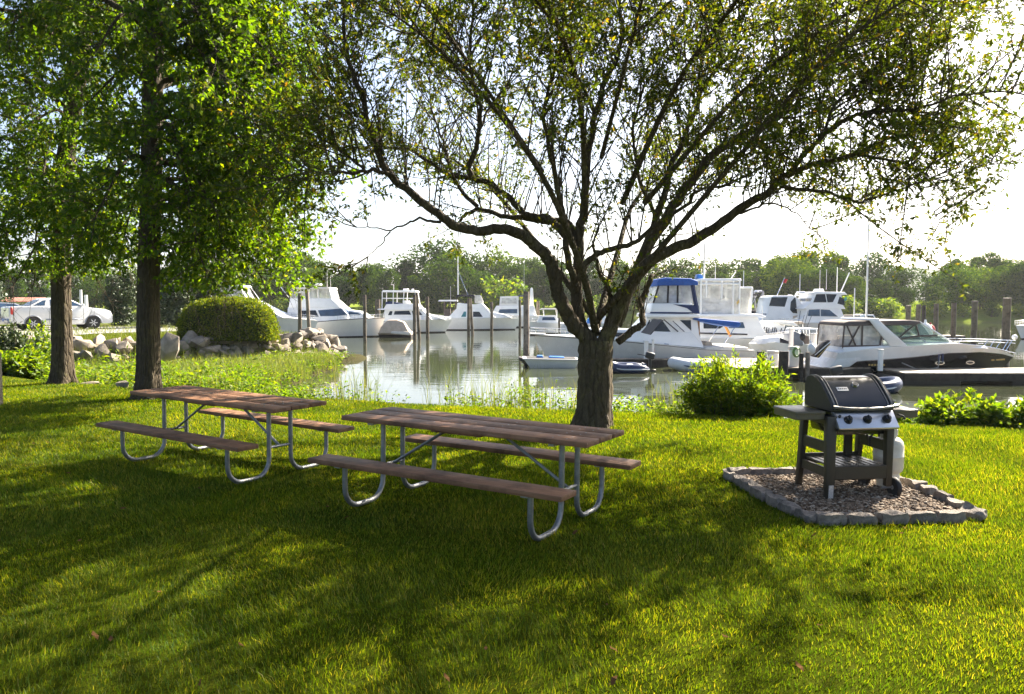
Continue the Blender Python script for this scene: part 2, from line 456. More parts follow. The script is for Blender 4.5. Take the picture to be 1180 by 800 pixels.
# ------------------------------------------------------------------ terrain functions
def interp(x, pts):
    xs = [p[0] for p in pts]; ys = [p[1] for p in pts]
    return np.interp(x, xs, ys)
EDGE = [(-60, 44), (-40, 33), (-20, 23), (-12, 18.4), (-7.7, 15.8), (-3, 14.0), (-0.44, 13.2), (2.4, 12.6), (3.9, 12.0), (5.7, 11.3), (7.1, 10.8), (14, 8.5), (30, 3), (60, -6)]
UPL = [(-400, 20), (-60, 20), (-40, 26.5), (-26, 31), (-19.5, 33.3), (-14, 36), (-11.5, 38.8), (-10.3, 41.5), (0, 66)]
SHORE = [(-3, 150), (-0.9, 150), (-0.3, 152), (-0.1, 168), (0.1, 166), (0.25, 150), (0.45, 126), (0.66, 118), (1.0, 114), (3, 110)]

def vnoise(x, y, scale, seed=0):
    g = np.random.default_rng(seed).random((64, 64))
    u = x / scale; v = y / scale
    i = np.floor(u).astype(int); j = np.floor(v).astype(int)
    fu = u - i; fv = v - j
    fu = fu * fu * (3 - 2 * fu); fv = fv * fv * (3 - 2 * fv)
    a = g[i % 64, j % 64]; b = g[(i + 1) % 64, j % 64]; c = g[i % 64, (j + 1) % 64]; d = g[(i + 1) % 64, (j + 1) % 64]
    return (a * (1 - fu) + b * fu) * (1 - fv) + (c * (1 - fu) + d * fu) * fv

def sstep(t):
    t = np.clip(t, 0, 1); return t * t * (3 - 2 * t)

def terrain(x, y):
    x = np.asarray(x, float); y = np.asarray(y, float)
    d = (y - interp(x, EDGE)) * 0.85 + (vnoise(x, y, 1.6, 3) - 0.5) * 0.5
    lawn = 0.03 * (vnoise(x, y, 2.5, 5) - 0.5) + 0.05 * (vnoise(x, y, 7, 6) - 0.5)
    marsh = sstep((-6.8 + (vnoise(x, y, 3, 9) - 0.5) * 2.5 - x) / 2.5)
    marsh = marsh * (1 - sstep((y - 43) / 3.0)); low = -2.1 + marsh * 0.98 + 0.10 * vnoise(x, y, 1.2, 8)
    z = lawn + (low - lawn) * sstep((d + 0.1) / 4.2)
    xr = -10.4 - np.maximum(0, y - 42) * 0.9
    du = np.minimum(np.minimum((y - interp(x, UPL)) * 0.85, xr - x), np.maximum(55 - y, -31 - x))
    up = 0.05 + 0.15 * sstep(du / 5)
    z = np.maximum(z, low + (up - low) * sstep((du + 2.2) / 2.6))
    a = x / np.maximum(y, 1.0)
    ds = y - interp(a, SHORE)
    far = -2.1 + 2.7 * sstep((ds + 6) / 16) + 2.0 * sstep((ds - 20) / 200)
    z = np.where(y > 60, np.maximum(z, far), z)
    return z

def tz(x, y): return float(terrain(np.array([x]), np.array([y]))[0])

def axis(segs):
    out = []
    for a, b, n in segs: out += list(np.linspace(a, b, n, endpoint=False))
    return np.array(out + [segs[-1][1]])
gx = axis([(-3000, -300, 9), (-300, -60, 24), (-60, -16, 60), (-16, 16, 130), (16, 60, 40), (60, 300, 24), (300, 3000, 9)])
gy = axis([(-60, 0, 10), (0, 24, 110), (24, 60, 70), (60, 220, 44), (220, 3500, 16)])
X, Y = np.meshgrid(gx, gy, indexing='ij')
Z = terrain(X, Y)
V = np.stack([X, Y, Z], -1).reshape(-1, 3)
ny = len(gy)
ii, jj = np.meshgrid(np.arange(len(gx) - 1), np.arange(ny - 1), indexing='ij')
b0 = (ii * ny + jj).ravel()
F = np.stack([b0, b0 + ny, b0 + ny + 1, b0 + 1], -1)

def ground_mat():
    t = NT('lawn_and_bank_ground')
    at = t.n('ShaderNodeAttribute', attribute_name='zone')
    sp = t.n('ShaderNodeSeparateColor'); t.l(at.outputs['Color'], sp.inputs[0])
    v = t.coord('Object')
    n1 = t.noise(v, 1.1, 6, 0.6); n2 = t.noise(v, 95, 6, 0.75)
    lawn = t.ramp(n1, [(0.3, (0.06, 0.085, 0.007)), (0.55, (0.09, 0.115, 0.009)), (0.75, (0.12, 0.13, 0.018))])
    lawn = t.mix(t.ramp(n2, [(0.35, (0, 0, 0)), (0.6, (1, 1, 1))]), lawn, t.mix(1.0, lawn, (0.5, 0.5, 0.5), 'MULTIPLY'))
    mud = t.ramp(n2, [(0.3, (0.035, 0.032, 0.018)), (0.7, (0.075, 0.07, 0.035))])
    field = t.ramp(n1, [(0.3, (0.10, 0.15, 0.02)), (0.7, (0.17, 0.20, 0.03))])
    c = t.mix(sp.outputs[0], mud, lawn); c = t.mix(sp.outputs[1], c, field)
    return t.done(t.principled(c, 1.0, 0, t.bump(n2, 1.0, 0.03), 0.0))
gro = np_mesh('ground', V, F, ground_mat(), smooth=True)
tag(gro, kind='structure')
dE = (Y - interp(X, EDGE)) * 0.85
lawnw = 1 - sstep((dE + 0.2) / 0.9)
upw = sstep((Z + 0.35) / 0.3) * (Y < 60)
fieldw = ((Y > 60) & (Z > -1.2)).astype(float)
zone = np.stack([np.maximum(lawnw, upw), fieldw, 0 * Z, np.ones_like(Z)], -1).reshape(-1, 4)
ca = gro.data.color_attributes.new('zone', 'FLOAT_COLOR', 'POINT')
ca.data.foreach_set('color', zone.astype(np.float32).ravel())

# ------------------------------------------------------------------ water
def water_mat():
    t = NT('river_water')
    n1 = t.noise(t.coord('Object', (0.35, 1.3, 1)), 1.1, 3, 0.5, 0.3)
    n2 = t.noise(t.coord('Object', (0.10, 0.45, 1)), 0.6, 3, 0.5)
    ad = t.n('ShaderNodeMath', operation='ADD'); t.l(n1, ad.inputs[0]); t.l(n2, ad.inputs[1])
    nm = t.bump(ad.outputs[0], 0.10, 0.06)
    deep = t.ramp(n2, [(0.3, (0.030, 0.036, 0.020)), (0.7, (0.045, 0.05, 0.028))])
    return t.done(t.principled(deep, 0.035, 0, nm, 0.5, IOR=1.333))
mb = MB(); mb.add([(-900, 4, WATER), (900, 4, WATER), (900, 420, WATER), (-900, 420, WATER)], [(0, 1, 2, 3)])
wat = mb.build('water', water_mat(), smooth=False); tag(wat, kind='structure')

# ------------------------------------------------------------------ access road on the upland
front = [(-70, 27), (-45, 31), (-23.6, 36.6), (-20.7, 40), (-17.5, 44.0), (-16, 48)]
back = [(-18, 52), (-30, 56), (-70, 62)]
mb = MB()
strip = []
fr = catmull([np.array(p, float) for p in front], 6); bk = catmull([np.array(p, float) for p in back[::-1]], 6)
n = 24
fi = [np.array(fr)[int(k)] for k in np.linspace(0, len(fr) - 1, n)]; bi = [np.array(bk)[int(k)] for k in np.linspace(0, len(bk) - 1, n)]
vs = []; m_ = 10
for a, b in zip(fi, bi):
    for k in range(m_ + 1):
        p = a + (b - a) * k / m_
        vs.append((p[0], p[1], tz(p[0], p[1]) + 0.012))
fs = [(i * (m_ + 1) + k, (i + 1) * (m_ + 1) + k, (i + 1) * (m_ + 1) + k + 1, i * (m_ + 1) + k + 1) for i in range(n - 1) for k in range(m_)]
mb.add(vs, fs); tag(mb.build('road', M['asphalt']), kind='structure')

# ------------------------------------------------------------------ far hills
def hill_mat():
    t = NT('wooded_hill')
    f = t.noise(t.coord('Object'), 0.03, 8, 0.7)
    return t.done(t.principled(t.ramp(f, [(0.3, (0.035, 0.06, 0.02)), (0.7, (0.08, 0.11, 0.03))]), 1.0, 0, t.bump(f, 1.0, 15), 0.0))
hx = np.linspace(-1500, 2200, 160); hy = np.linspace(1350, 2300, 26)
HX, HY = np.meshgrid(hx, hy, indexing='ij')
prof = interp(HX, [(-1500, 5), (-400, 20), (300, 34), (700, 62), (860, 76), (1010, 58), (1200, 40), (1600, 30), (2200, 10)]) * 1.0
HZ = 1 + prof * np.exp(-((HY - 1750) / 260) ** 2) * (0.9 + 0.2 * vnoise(HX, HY, 60, 12)) + 4 * vnoise(HX, HY, 22, 14)
Vh = np.stack([HX, HY, HZ], -1).reshape(-1, 3); nh = len(hy)
ii, jj = np.meshgrid(np.arange(len(hx) - 1), np.arange(nh - 1), indexing='ij'); b0 = (ii * nh + jj).ravel()
tag(np_mesh('hills', Vh, np.stack([b0, b0 + nh, b0 + nh + 1, b0 + 1], -1), hill_mat(), smooth=True), kind='structure')

# ------------------------------------------------------------------ gravel pad and its ring of stones (outline)
RING = [G(836, 551), G(880, 574), G(937, 604), G(1000, 602), G(1100, 600), G(1110, 590), G(1080, 578), G(1048, 561), G(1020, 549), G(940, 547), G(890, 545)]
ring2 = np.array([(p.x, p.y) for p in RING])
def inside(px, py, poly):
    c = np.zeros(len(px), bool); n = len(poly); j = n - 1
    for i in range(n):
        xi, yi = poly[i]; xj, yj = poly[j]
        cond = ((yi > py) != (yj > py)) & (px < (xj - xi) * (py - yi) / (yj - yi + 1e-12) + xi)
        c ^= cond; j = i
    return c

# ------------------------------------------------------------------ lawn grass
def grass(n, ymin, ymax, hscale, wbase, seed, name='grass', fn=None):
    g = np.random.default_rng(seed)
    y = ymin + (ymax - ymin) * g.random(n * 3) ** 0.9
    x = (g.random(n * 3) * 2 - 1) * (0.70 * y + 0.8)
    keep = g.random(n * 3) < (0.7 * y + .8) / (0.7 * ymax + .8)
    dn = np.minimum(1, (5.2 / y) ** 1.15) if ymin < 4 else np.ones_like(y)
    keep &= g.random(n * 3) < dn + 0.02
    keep &= (y - interp(x, EDGE)) * 0.85 < 0.25 * g.random(n * 3)
    keep &= ~inside(x, y, ring2)
    x = x[keep][:n]; y = y[keep][:n]; n = len(x)
    patch = vnoise(x, y, 0.35, 21) * 0.6 + vnoise(x, y, 1.1, 22) * 0.6
    h = hscale * (0.45 + 0.75 * g.random(n)) * (0.58 + 0.78 * patch)
    long_ = g.random(n) < 0.03; h[long_] *= 1.7
    wd = wbase * (0.7 + 0.6 * g.random(n)) * np.maximum(1, y / 5.5)
    h = h * (1 + 0.02 * np.maximum(0, y - 5))
    az = g.random(n) * 2 * PI; lean = (0.15 + 0.75 * g.random(n) ** 1.3) * h
    wind = vnoise(x, y, 0.8, 25) * 2 * PI
    dx = np.cos(az) * lean + np.cos(wind) * 0.3 * h; dy = np.sin(az) * lean + np.sin(wind) * 0.3 * h
    fa = g.random(n) * PI
    wx = np.cos(fa) * wd / 2; wy = np.sin(fa) * wd / 2
    z = terrain(x, y) - 0.004
    Vv = np.empty((n, 5, 3), np.float32)
    Vv[:, 0] = np.stack([x - wx, y - wy, z], -1); Vv[:, 1] = np.stack([x + wx, y + wy, z], -1)
    mx = x + dx * 0.35; my = y + dy * 0.35; mz = z + h * 0.6
    Vv[:, 2] = np.stack([mx + wx * .8, my + wy * .8, mz], -1); Vv[:, 3] = np.stack([mx - wx * .8, my - wy * .8, mz], -1)
    Vv[:, 4] = np.stack([x + dx, y + dy, z + h * 0.92], -1)
    b = np.arange(n)[:, None] * 5
    Q = (b + np.array([[0, 1, 2, 3]])); T = (b + np.array([[3, 2, 4]]))
    o = np_mesh(name, Vv.reshape(-1, 3), [Q, T], M['grass'])
    return tag(o, 'short green lawn grass in sun and dappled shade', 'grass', kind='stuff')
grass(NGRASS, 2.6, 19.5, 0.038, 0.0036, 31)

# fallen leaves: small curled brown leaves lying on the lawn, copies of one
bm = bmesh.new()
vv = [bm.verts.new(p) for p in [(-0.032, 0, 0.004), (-0.008, -0.017, 0.012), (-0.008, 0.017, 0.014), (0.02, -0.013, 0.010), (0.02, 0.014, 0.006), (0.04, 0, 0.016)]]
for f in [(0, 1, 2), (1, 3, 4, 2), (3, 5, 4)]: bm.faces.new([vv[i] for i in f])
me = bpy.data.meshes.new('fallen_leaf'); bm.to_mesh(me); bm.free(); me.materials.append(M['dead_leaf'])
fl = None
g = np.random.default_rng(5)
cnt = 0
while cnt < 50:
    px = g.uniform(10, 1170); py = 480 + 320 * g.random() ** 1.2
    q = G(px, py)
    if inside(np.array([q.x]), np.array([q.y]), ring2)[0] or q.y > 12: continue
    o = bpy.data.objects.new('fallen_leaf', me) if fl is None else fl.copy()
    if fl is None: fl = o
    COL.objects.link(o)
    o.location = (q.x, q.y, tz(q.x, q.y) + 0.030)
    o.rotation_euler = (g.normal(0, 0.35), g.normal(0, 0.35), g.uniform(0, 2 * PI))
    k = g.uniform(0.4, 0.95); o.scale = (k, k, k)
    tag(o, 'small curled brown leaf fallen on the lawn', 'leaf', 'fallen leaves on the grass')
    cnt += 1

# ================================================================== PICNIC TABLES
def make_table(seed):
    g = random.Random(seed)
    root = empty('picnic_table', (0, 0, 0))
    mb = MB()
    for k in range(3):
        L = 2.44 + g.uniform(-0.012, 0.012)
        mb.box((g.uniform(-0.01, 0.01), (k - 1) * 0.246, 0.74 + g.uniform(-0.003, 0.003)), (L, 0.231, 0.042), rot=(g.uniform(-.008, .008), 0, g.uniform(-.002, .002)), bev=0.006, seg=2)
    top = mb.build('tabletop', M['table_wood'], root)
    mb = MB()
    for x in (-1.02, -0.9, -0.3, 0.3, 0.9, 1.02):
        for y in (-0.29, -0.19, -0.05, 0.05, 0.19, 0.29):
            mb.lathe([(0.009, 0), (0.009, 0.002), (0.005, 0.004)], 8, (x, y, 0.7605))
    mb.build('bolt_heads', M['galv'], root)
    for s in (-1, 1):
        mb = MB(); mb.box((0, s * 0.64, 0.42), (2.44, 0.245, 0.042), rot=(s * 0.01, 0, 0), bev=0.006, seg=2)
        mb.build('bench_seat', M['table_wood'], root)
        mb = MB(); mb.box((0, s * 0.64, 0.388), (1.9, 0.05, 0.02))
        mb.build('bench_rail', M['galv'], root)
    for sx in (-1, 1):
        x = sx * 0.905
        for s in (-1, 1):
            pts = [(x, s * 0.14, 0.70), (x, s * 0.14, 0.22)]
            r = 0.17
            for a in np.linspace(0, PI / 2, 7)[1:]:
                pts.append((x, s * (0.14 + r - r * math.cos(a)), 0.20 - (r + 0.008) * math.sin(a) + 0.0))
            for a in np.linspace(0, PI / 2, 7):
                pts.append((x, s * (0.64 - r + r * math.sin(a)), 0.20 - (r + 0.008) * math.cos(a)))
            pts.append((x, s * 0.64, 0.385))
            mb = MB(); mb.tube(pts, 0.0225, 12)
            lg = mb.build('leg', M['galv'], root)
            mb = MB(); mb.box((x, s * 0.64, 0.392), (0.06, 0.2, 0.012))
            mb.build('bench_bracket', M['galv'], lg)
        mb = MB(); mb.box((x, 0, 0.708), (0.05, 0.66, 0.022), bev=0.002)
        mb.build('top_bracket', M['galv'], root)
        mb = MB(); mb.tube([(x, -0.14, 0.31), (x, 0.14, 0.31)], 0.015, 8)
        mb.build('crossbar', M['galv'], root)
        mb = MB(); mb.tube([(sx * 0.22, 0, 0.705), (sx * 0.27, 0, 0.685), (sx * 0.87, 0, 0.325), (sx * 0.90, 0, 0.31)], 0.0135, 8)
        mb.build('brace', M['galv'], root)
    mb = MB(); mb.box((0, 0, 0.708), (0.5, 0.62, 0.02), bev=0.002); mb.build('centre_cleat', M['table_wood'], root)
    return root
T2 = make_table(1); T2.location = (-0.322, 6.67, tz(-0.32, 6.67)); T2.rotation_euler = (R(-0.4), R(0.6), -0.534)
tag(T2, 'brown plank picnic table nearest the camera, in front of the spreading tree', 'picnic table', 'picnic tables on the lawn')
T1 = make_table(2); T1.location = (-3.165, 8.53, tz(-3.165, 8.53)); T1.rotation_euler = (0, R(0.6), -0.583)
tag(T1, 'brown plank picnic table farther back, in front of the tall left tree trunk', 'picnic table', 'picnic tables on the lawn')

# ================================================================== GAS GRILL on its pad
GX, GY = 3.12, 7.24
gr = empty('gas_grill', (GX, GY, 0.0), R(8))
tag(gr, 'black lidded gas barbecue with three knobs and side shelves on a gravel pad', 'grill')
def smooth_prof(p, per=5): return [tuple(q) for q in catmull(p, per)]
# lid: a curved shell between two cast ends (profile in y,z)
front = smooth_prof([(0.20, 1.035), (0.165, 1.085), (0.06, 1.092), (-0.03, 1.06), (-0.14, 0.97), (-0.235, 0.875), (-0.262, 0.825)], 6)
prof = [(0.215, 0.815), (0.215, 1.0)] + front
def lid_shell(x0, x1, off=0.0, y0=0):
    vs = []; n = len(prof)
    for x in (x0, x1):
        for (y, z) in prof: vs.append((x, y * (1 - off), 0.815 + (z - 0.815) * (1 - off)))
    fs = [(i, i + 1, n + i + 1, n + i) for i in range(n - 1)]
    return vs, fs
mb = MB(); vs, fs = lid_shell(-0.262, 0.282, 0.025); mb.add(vs, fs)
lid = mb.build('lid', M['enamel'], gr, angle=60)
for (xa, xb) in ((-0.30, -0.262), (0.282, 0.32)):
    mb = MB(); n = len(prof)
    vs = [(xa, y, z) for y, z in prof] + [(xb, y, z) for y, z in prof]
    mb.add(vs, [tuple(range(n)), tuple(range(2 * n - 1, n - 1, -1))] + [((i + 1) % n, i, i + n, (i + 1) % n + n) for i in range(n)])
    mb.build('lid_end', M['cast_end'], lid, angle=50)
    mb = MB(); mb.tube([((xa + xb) / 2 + (0.012 if xa < 0 else -0.012), y * 1.012, 0.815 + (z - 0.815) * 1.014) for y, z in prof[2:]], 0.0085, 6)
    mb.build('lid_edge', M['grill_trim'], lid)
# recessed front panel edge lines and bottom handle bar
mb = MB(); mb.tube([tuple(p) for p in catmull([(-0.285, -0.262, 0.845), (-0.15, -0.300, 0.832), (0.01, -0.312, 0.829), (0.17, -0.300, 0.832), (0.345, -0.262, 0.845)], 6)], 0.0135, 8)
mb.build('handle', M['grill_trim'], lid)
slope = Vector((0, -0.11, -0.09)).normalized(); nrm = Vector((0, -0.09, 0.11)).normalized()
def on_lid(x, t):
    a = Vector((x, -0.03, 1.06)); b = Vector((x, -0.235, 0.875)); p = a.lerp(b, t)
    return p + nrm * 0.003
rotm = Matrix((Vector((1, 0, 0)), slope * -1, nrm)).transposed()
mb = MB()
for (xx, tt) in ((0.03, 0.22),):
    c = on_lid(xx, tt)
    bm = bmesh.new(); bmesh.ops.create_cone(bm, cap_ends=True, segments=20, radius1=0.036, radius2=0.031, depth=0.022)
    mb.addbm(bm, 0, Matrix.Translation(c) @ rotm.to_4x4())
th = mb.build('thermometer', M['chrome'], lid)
mb = MB(); bm = bmesh.new(); bmesh.ops.create_cone(bm, cap_ends=True, segments=20, radius1=0.026, radius2=0.026, depth=0.004)
mb.addbm(bm, 0, Matrix.Translation(on_lid(0.03, 0.22) + nrm * 0.0135) @ rotm.to_4x4()); mb.build('dial', M['black_plastic'], th)
mb = MB(); mb.box(on_lid(-0.115, 0.40), (0.11, 0.048, 0.006), rot=rotm, bev=0.002)
bd = mb.build('badge', M['white_badge'], lid)
mb = MB()
for k, (wd, hh) in enumerate([(0.011, 0.016)] * 5):
    mb.box(on_lid(-0.150 + k * 0.0175, 0.40) + nrm * 0.0035 , (wd, hh, 0.002), rot=rotm)
mb.build('badge_lettering', M['black_plastic'], bd)
for xx in (-0.236, 0.256):
    mb = MB(); mb.tube([(xx, y * 0.99, 0.815 + (z - 0.815) * 0.992) for y, z in prof[6:-3]], 0.006, 5); mb.build('panel_edge', M['grill_trim'], lid)
mb = MB(); mb.tube([tuple(p) for p in catmull([(0.40, 0.10, 0.50), (0.36, 0.05, 0.60), (0.24, -0.02, 0.52), (0.16, -0.12, 0.46), (0.10, -0.17, 0.60)], 6)], 0.009, 6); mb.build('gas_hose', M['rubber'], gr)
# firebox below the lid
mb = MB()
mb.prism([(-0.285, 0.80), (0.305, 0.80), (0.25, 0.58), (-0.23, 0.58)], 0.21, 0.215)
mb.build('firebox', M['enamel'], gr, bevel=0.01)
mb = MB(); mb.box((0.01, -0.02, 0.812), (0.60, 0.46, 0.022), bev=0.006); mb.build('firebox_rim', M['cast_end'], gr)
# control panel
mb = MB()
pts = [(-0.215, 0.795), (-0.225, 0.80), (-0.335, 0.66), (-0.325, 0.645), (-0.215, 0.66)]
n = len(pts)
vs = [(-0.262, y, z) for y, z in pts] + [(0.315, y, z) for y, z in pts]
mb.add(vs, [tuple(range(n)), tuple(range(2 * n - 1, n - 1, -1))] + [((i + 1) % n, i, i + n, (i + 1) % n + n) for i in range(n)])
cp = mb.build('control_panel', M['steel'], gr, bevel=0.004)
pd = Vector((0, -0.11, -0.14)).normalized(); pn = Vector((0, -0.14, 0.11)).normalized()
prot = Matrix((Vector((1, 0, 0)), -pd, pn)).transposed().to_4x4()
for x in (-0.155, 0.03, 0.22):
    c = Vector((x, -0.283, 0.727)) + pn * 0.012
    mb = MB()
    for (r1, r2, d, o_) in ((0.040, 0.038, 0.012, -0.008), (0.031, 0.026, 0.03, 0.012)):
        bm = bmesh.new(); bmesh.ops.create_cone(bm, cap_ends=True, segments=24, radius1=r1, radius2=r2, depth=d)
        mb.addbm(bm, 0, Matrix.Translation(c + pn * o_) @ prot)
    mb.box(c + pn * 0.03, (0.012, 0.052, 0.014), rot=prot.to_3x3(), bev=0.003)
    kb = mb.build('knob', M['black_plastic'], cp)
mb = MB()
c = Vector((-0.225, -0.262, 0.757)) + pn * 0.006
bm = bmesh.new(); bmesh.ops.create_cone(bm, cap_ends=True, segments=12, radius1=0.014, radius2=0.012, depth=0.016); mb.addbm(bm, 0, Matrix.Translation(c) @ prot)
mb.build('igniter_button', M['black_plastic'], cp)
mb = MB(); mb.box((0.0, -0.27, 0.637), (0.52, 0.06, 0.012)); mb.build('drip_rail', M['grill_plastic'], gr)
# legs
def leg(bx, by, tx, ty, ztop, wx, wy, zb=0.0, name='leg', taper=0.8):
    mb = MB(); vs = []
    for (cx, cy, z, k) in ((bx, by, zb, taper), (tx, ty, ztop, 1.0)):
        for sx, sy in ((-1, -1), (1, -1), (1, 1), (-1, 1)): vs.append((cx + sx * wx / 2 * k, cy + sy * wy / 2 * k, z))
    mb.add(vs, [(3, 2, 1, 0), (4, 5, 6, 7), (0, 1, 5, 4), (1, 2, 6, 5), (2, 3, 7, 6), (3, 0, 4, 7)])
    return mb.build(name, M['grill_plastic'], gr, bevel=0.008)
fl_ = leg(-0.315, -0.27, -0.295, -0.235, 0.76, 0.095, 0.07)
mb = MB(); mb.box((-0.315, -0.305, 0.085), (0.044, 0.006, 0.12), rot=(0.045, 0, 0)); mb.build('foot_label', M['white_badge'], fl_)
leg(-0.325, 0.26, -0.300, 0.20, 0.76, 0.06, 0.075)
leg(0.265, -0.25, 0.285, -0.22, 0.76, 0.075, 0.07, 0.11)
leg(0.275, 0.26, 0.285, 0.20, 0.76, 0.06, 0.075, 0.11)
for x in (-0.305, 0.28):
    for z0, z1 in ((0.52, 0.42), (0.285, 0.20)):
        mb = MB(); mb.box((x, -0.01, (z0 + z1) / 2), (0.035, 0.46, z0 - z1), bev=0.006); mb.build('side_rail', M['grill_plastic'], gr)
    mb = MB(); mb.box((x, -0.01, 0.715), (0.04, 0.44, 0.08), bev=0.006); mb.build('side_rail', M['grill_plastic'], gr)
mb = MB(); mb.box((-0.012, -0.255, 0.245), (0.51, 0.035, 0.125), bev=0.008); mb.build('front_apron', M['grill_plastic'], gr)
mb = MB(); mb.box((-0.012, 0.235, 0.285), (0.54, 0.035, 0.10), bev=0.006); mb.build('back_rail', M['grill_plastic'], gr)
mb = MB(); mb.box((0.16, 0.225, 0.52), (0.085, 0.03, 0.40), bev=0.006); mb.build('back_panel', M['grill_plastic'], gr)
mb = MB()
for k in range(8): mb.box((-0.245 + k * 0.067, -0.005, 0.298), (0.05, 0.44, 0.018), bev=0.004)
mb.build('bottom_shelf', M['shelf_plastic_lit'], gr)
# side shelves
for s, x0, x1 in ((-1, -0.335, -0.62), (1, 0.335, 0.575)):
    mb = MB(); cx = (x0 + x1) / 2; ln = abs(x1 - x0)
    mb.box((cx, -0.005, 0.787), (ln, 0.44, 0.03), bev=0.008, seg=2)
    mb.box((cx, -0.205, 0.755), (ln - 0.01, 0.03, 0.06), bev=0.006); mb.box((cx, 0.19, 0.755), (ln - 0.01, 0.03, 0.06), bev=0.006)
    mb.box((x1 - s * 0.018, -0.005, 0.755), (0.03, 0.40, 0.06), bev=0.006)
    sh = mb.build('side_shelf', M['shelf_plastic_lit'], gr)
mb = MB(); mb.tube([(0.35, -0.25, 0.765), (0.37, -0.30, 0.755), (0.39, -0.30, 0.735), (0.38, -0.27, 0.725)], 0.008, 6); mb.build('tool_hook', M['black_plastic'], gr)
# wheels
for y in (-0.235, 0.24):
    mb = MB(); mb.lathe([(0.05, -0.02), (0.085, -0.022), (0.093, -0.012), (0.093, 0.012), (0.085, 0.022), (0.05, 0.02)], 28, (0.345, y, 0.093), 'x')
    wh = mb.build('wheel', M['rubber'], gr)
    mb = MB(); mb.lathe([(0.012, 0.03), (0.018, 0.024), (0.02, -0.024)], 12, (0.345, y, 0.093), 'x')
    for k in range(6):
        a = k * PI / 3; mb.box((0.367, y + 0.05 * math.cos(a), 0.093 + 0.05 * math.sin(a)), (0.006, 0.016, 0.016), bev=0.003)
    mb.build('hub', M['alloy'], wh)
mb = MB(); mb.tube([(0.22, -0.235, 0.093), (0.345, -0.235, 0.093)], 0.010, 8); mb.tube([(0.22, 0.24, 0.093), (0.345, 0.24, 0.093)], 0.010, 8); mb.build('axle', M['galv'], gr)

# propane tank hanging beside the grill's right leg
tp = gr.matrix_basis @ Vector((0.45, 0.02, 0.14))
tk = empty('propane_tank', (0, 0, 0)); tk.location = (3.60, 7.40, 0.125)
tag(tk, 'dull white propane cylinder standing by the grill wheel', 'gas tank')
mb = MB(); mb.lathe([(0.09, 0.0), (0.10, 0.03), (0.126, 0.055), (0.135, 0.09), (0.135, 0.185), (0.1365, 0.187), (0.1365, 0.197), (0.135, 0.199), (0.135, 0.29), (0.125, 0.335), (0.095, 0.365), (0.05, 0.38)], 28)
mb.build('cylinder', M['tank_white'], tk)
mb = MB(); mb.lathe([(0.09, -0.112), (0.103, -0.11), (0.103, 0.0), (0.1, 0.04), (0.09, 0.04)], 24); mb.build('foot_ring', M['tank_white'], tk)
mb = MB()
for a in np.linspace(R(20), R(340), 15):
    mb.box((0.075 * math.cos(a), 0.075 * math.sin(a), 0.42), (0.004, 0.034, 0.10 if abs(a - PI) < 2.2 else 0.05), rot=(0, 0, a))
mb.tube([(0.075 * math.cos(a), 0.075 * math.sin(a), 0.472) for a in np.linspace(R(60), R(300), 14)], 0.006, 6)
mb.build('collar', M['tank_white'], tk)
mb = MB(); mb.lathe([(0.022, 0.37), (0.022, 0.42), (0.03, 0.425), (0.03, 0.445), (0.01, 0.45)], 12); mb.build('valve', M['galv'], tk)

# ================================================================== GRAVEL PAD AND ITS STONES
zpad = 0.012
rc = ring2.mean(0)
inner = rc + (ring2 - rc) * 0.985
mb = MB(); m_ = 10
vs = [(rc[0], rc[1], zpad + 0.01)]; N = 80
per = np.concatenate([np.linspace(inner[i], inner[(i + 1) % len(inner)], 8, endpoint=False) for i in range(len(inner))])
N = len(per)
for k in range(1, m_ + 1):
    for p in per:
        q = rc + (p - rc) * k / m_
        vs.append((q[0], q[1], zpad + 0.012 * random.random()))
fs = [(0, 1 + i, 1 + (i + 1) % N) for i in range(N)]
for k in range(m_ - 1):
    a = 1 + k * N; b = a + N
    fs += [(a + i, b + i, b + (i + 1) % N, a + (i + 1) % N) for i in range(N)]
mb.add(vs, fs); tag(mb.build('gravel_ground', M['gravel_base']), kind='structure')
# loose pebbles
bm = bmesh.new(); bmesh.ops.create_icosphere(bm, subdivisions=1, radius=1.0)
pv = np.array([v.co[:] for v in bm.verts]); pf = np.array([[v.index for v in f.verts] for f in bm.faces]); bm.free()
g = np.random.default_rng(11); n = 5200
lo = inner.min(0); hi = inner.max(0)
pp = lo + (hi - lo) * g.random((n * 2, 2)); pp = pp[inside(pp[:, 0], pp[:, 1], inner)][:n]; n = len(pp)
Vp = np.empty((n, len(pv), 3), np.float32)
szs = 0.006 + 0.010 * g.random(n) ** 1.5
for i in range(n):
    a = g.random() * 2 * PI; sx, sy, sz = szs[i] * (1 + 0.7 * g.random()), szs[i] * (0.8 + 0.3 * g.random()), szs[i] * 0.7
    q = pv * (1 + 0.25 * (g.random((len(pv), 1)) - 0.5)) * np.array([sx, sy, sz])
    ca_, sa = math.cos(a), math.sin(a)
    Vp[i, :, 0] = q[:, 0] * ca_ - q[:, 1] * sa + pp[i, 0]; Vp[i, :, 1] = q[:, 0] * sa + q[:, 1] * ca_ + pp[i, 1]; Vp[i, :, 2] = q[:, 2] + zpad + 0.012 + 0.004 * g.random()
Fp = (np.arange(n)[:, None, None] * len(pv) + pf[None]).reshape(-1, 3)
tag(np_mesh('gravel', Vp.reshape(-1, 3), Fp, M['pebble']), 'reddish brown pea gravel filling the pad under the grill', 'gravel', kind='stuff')

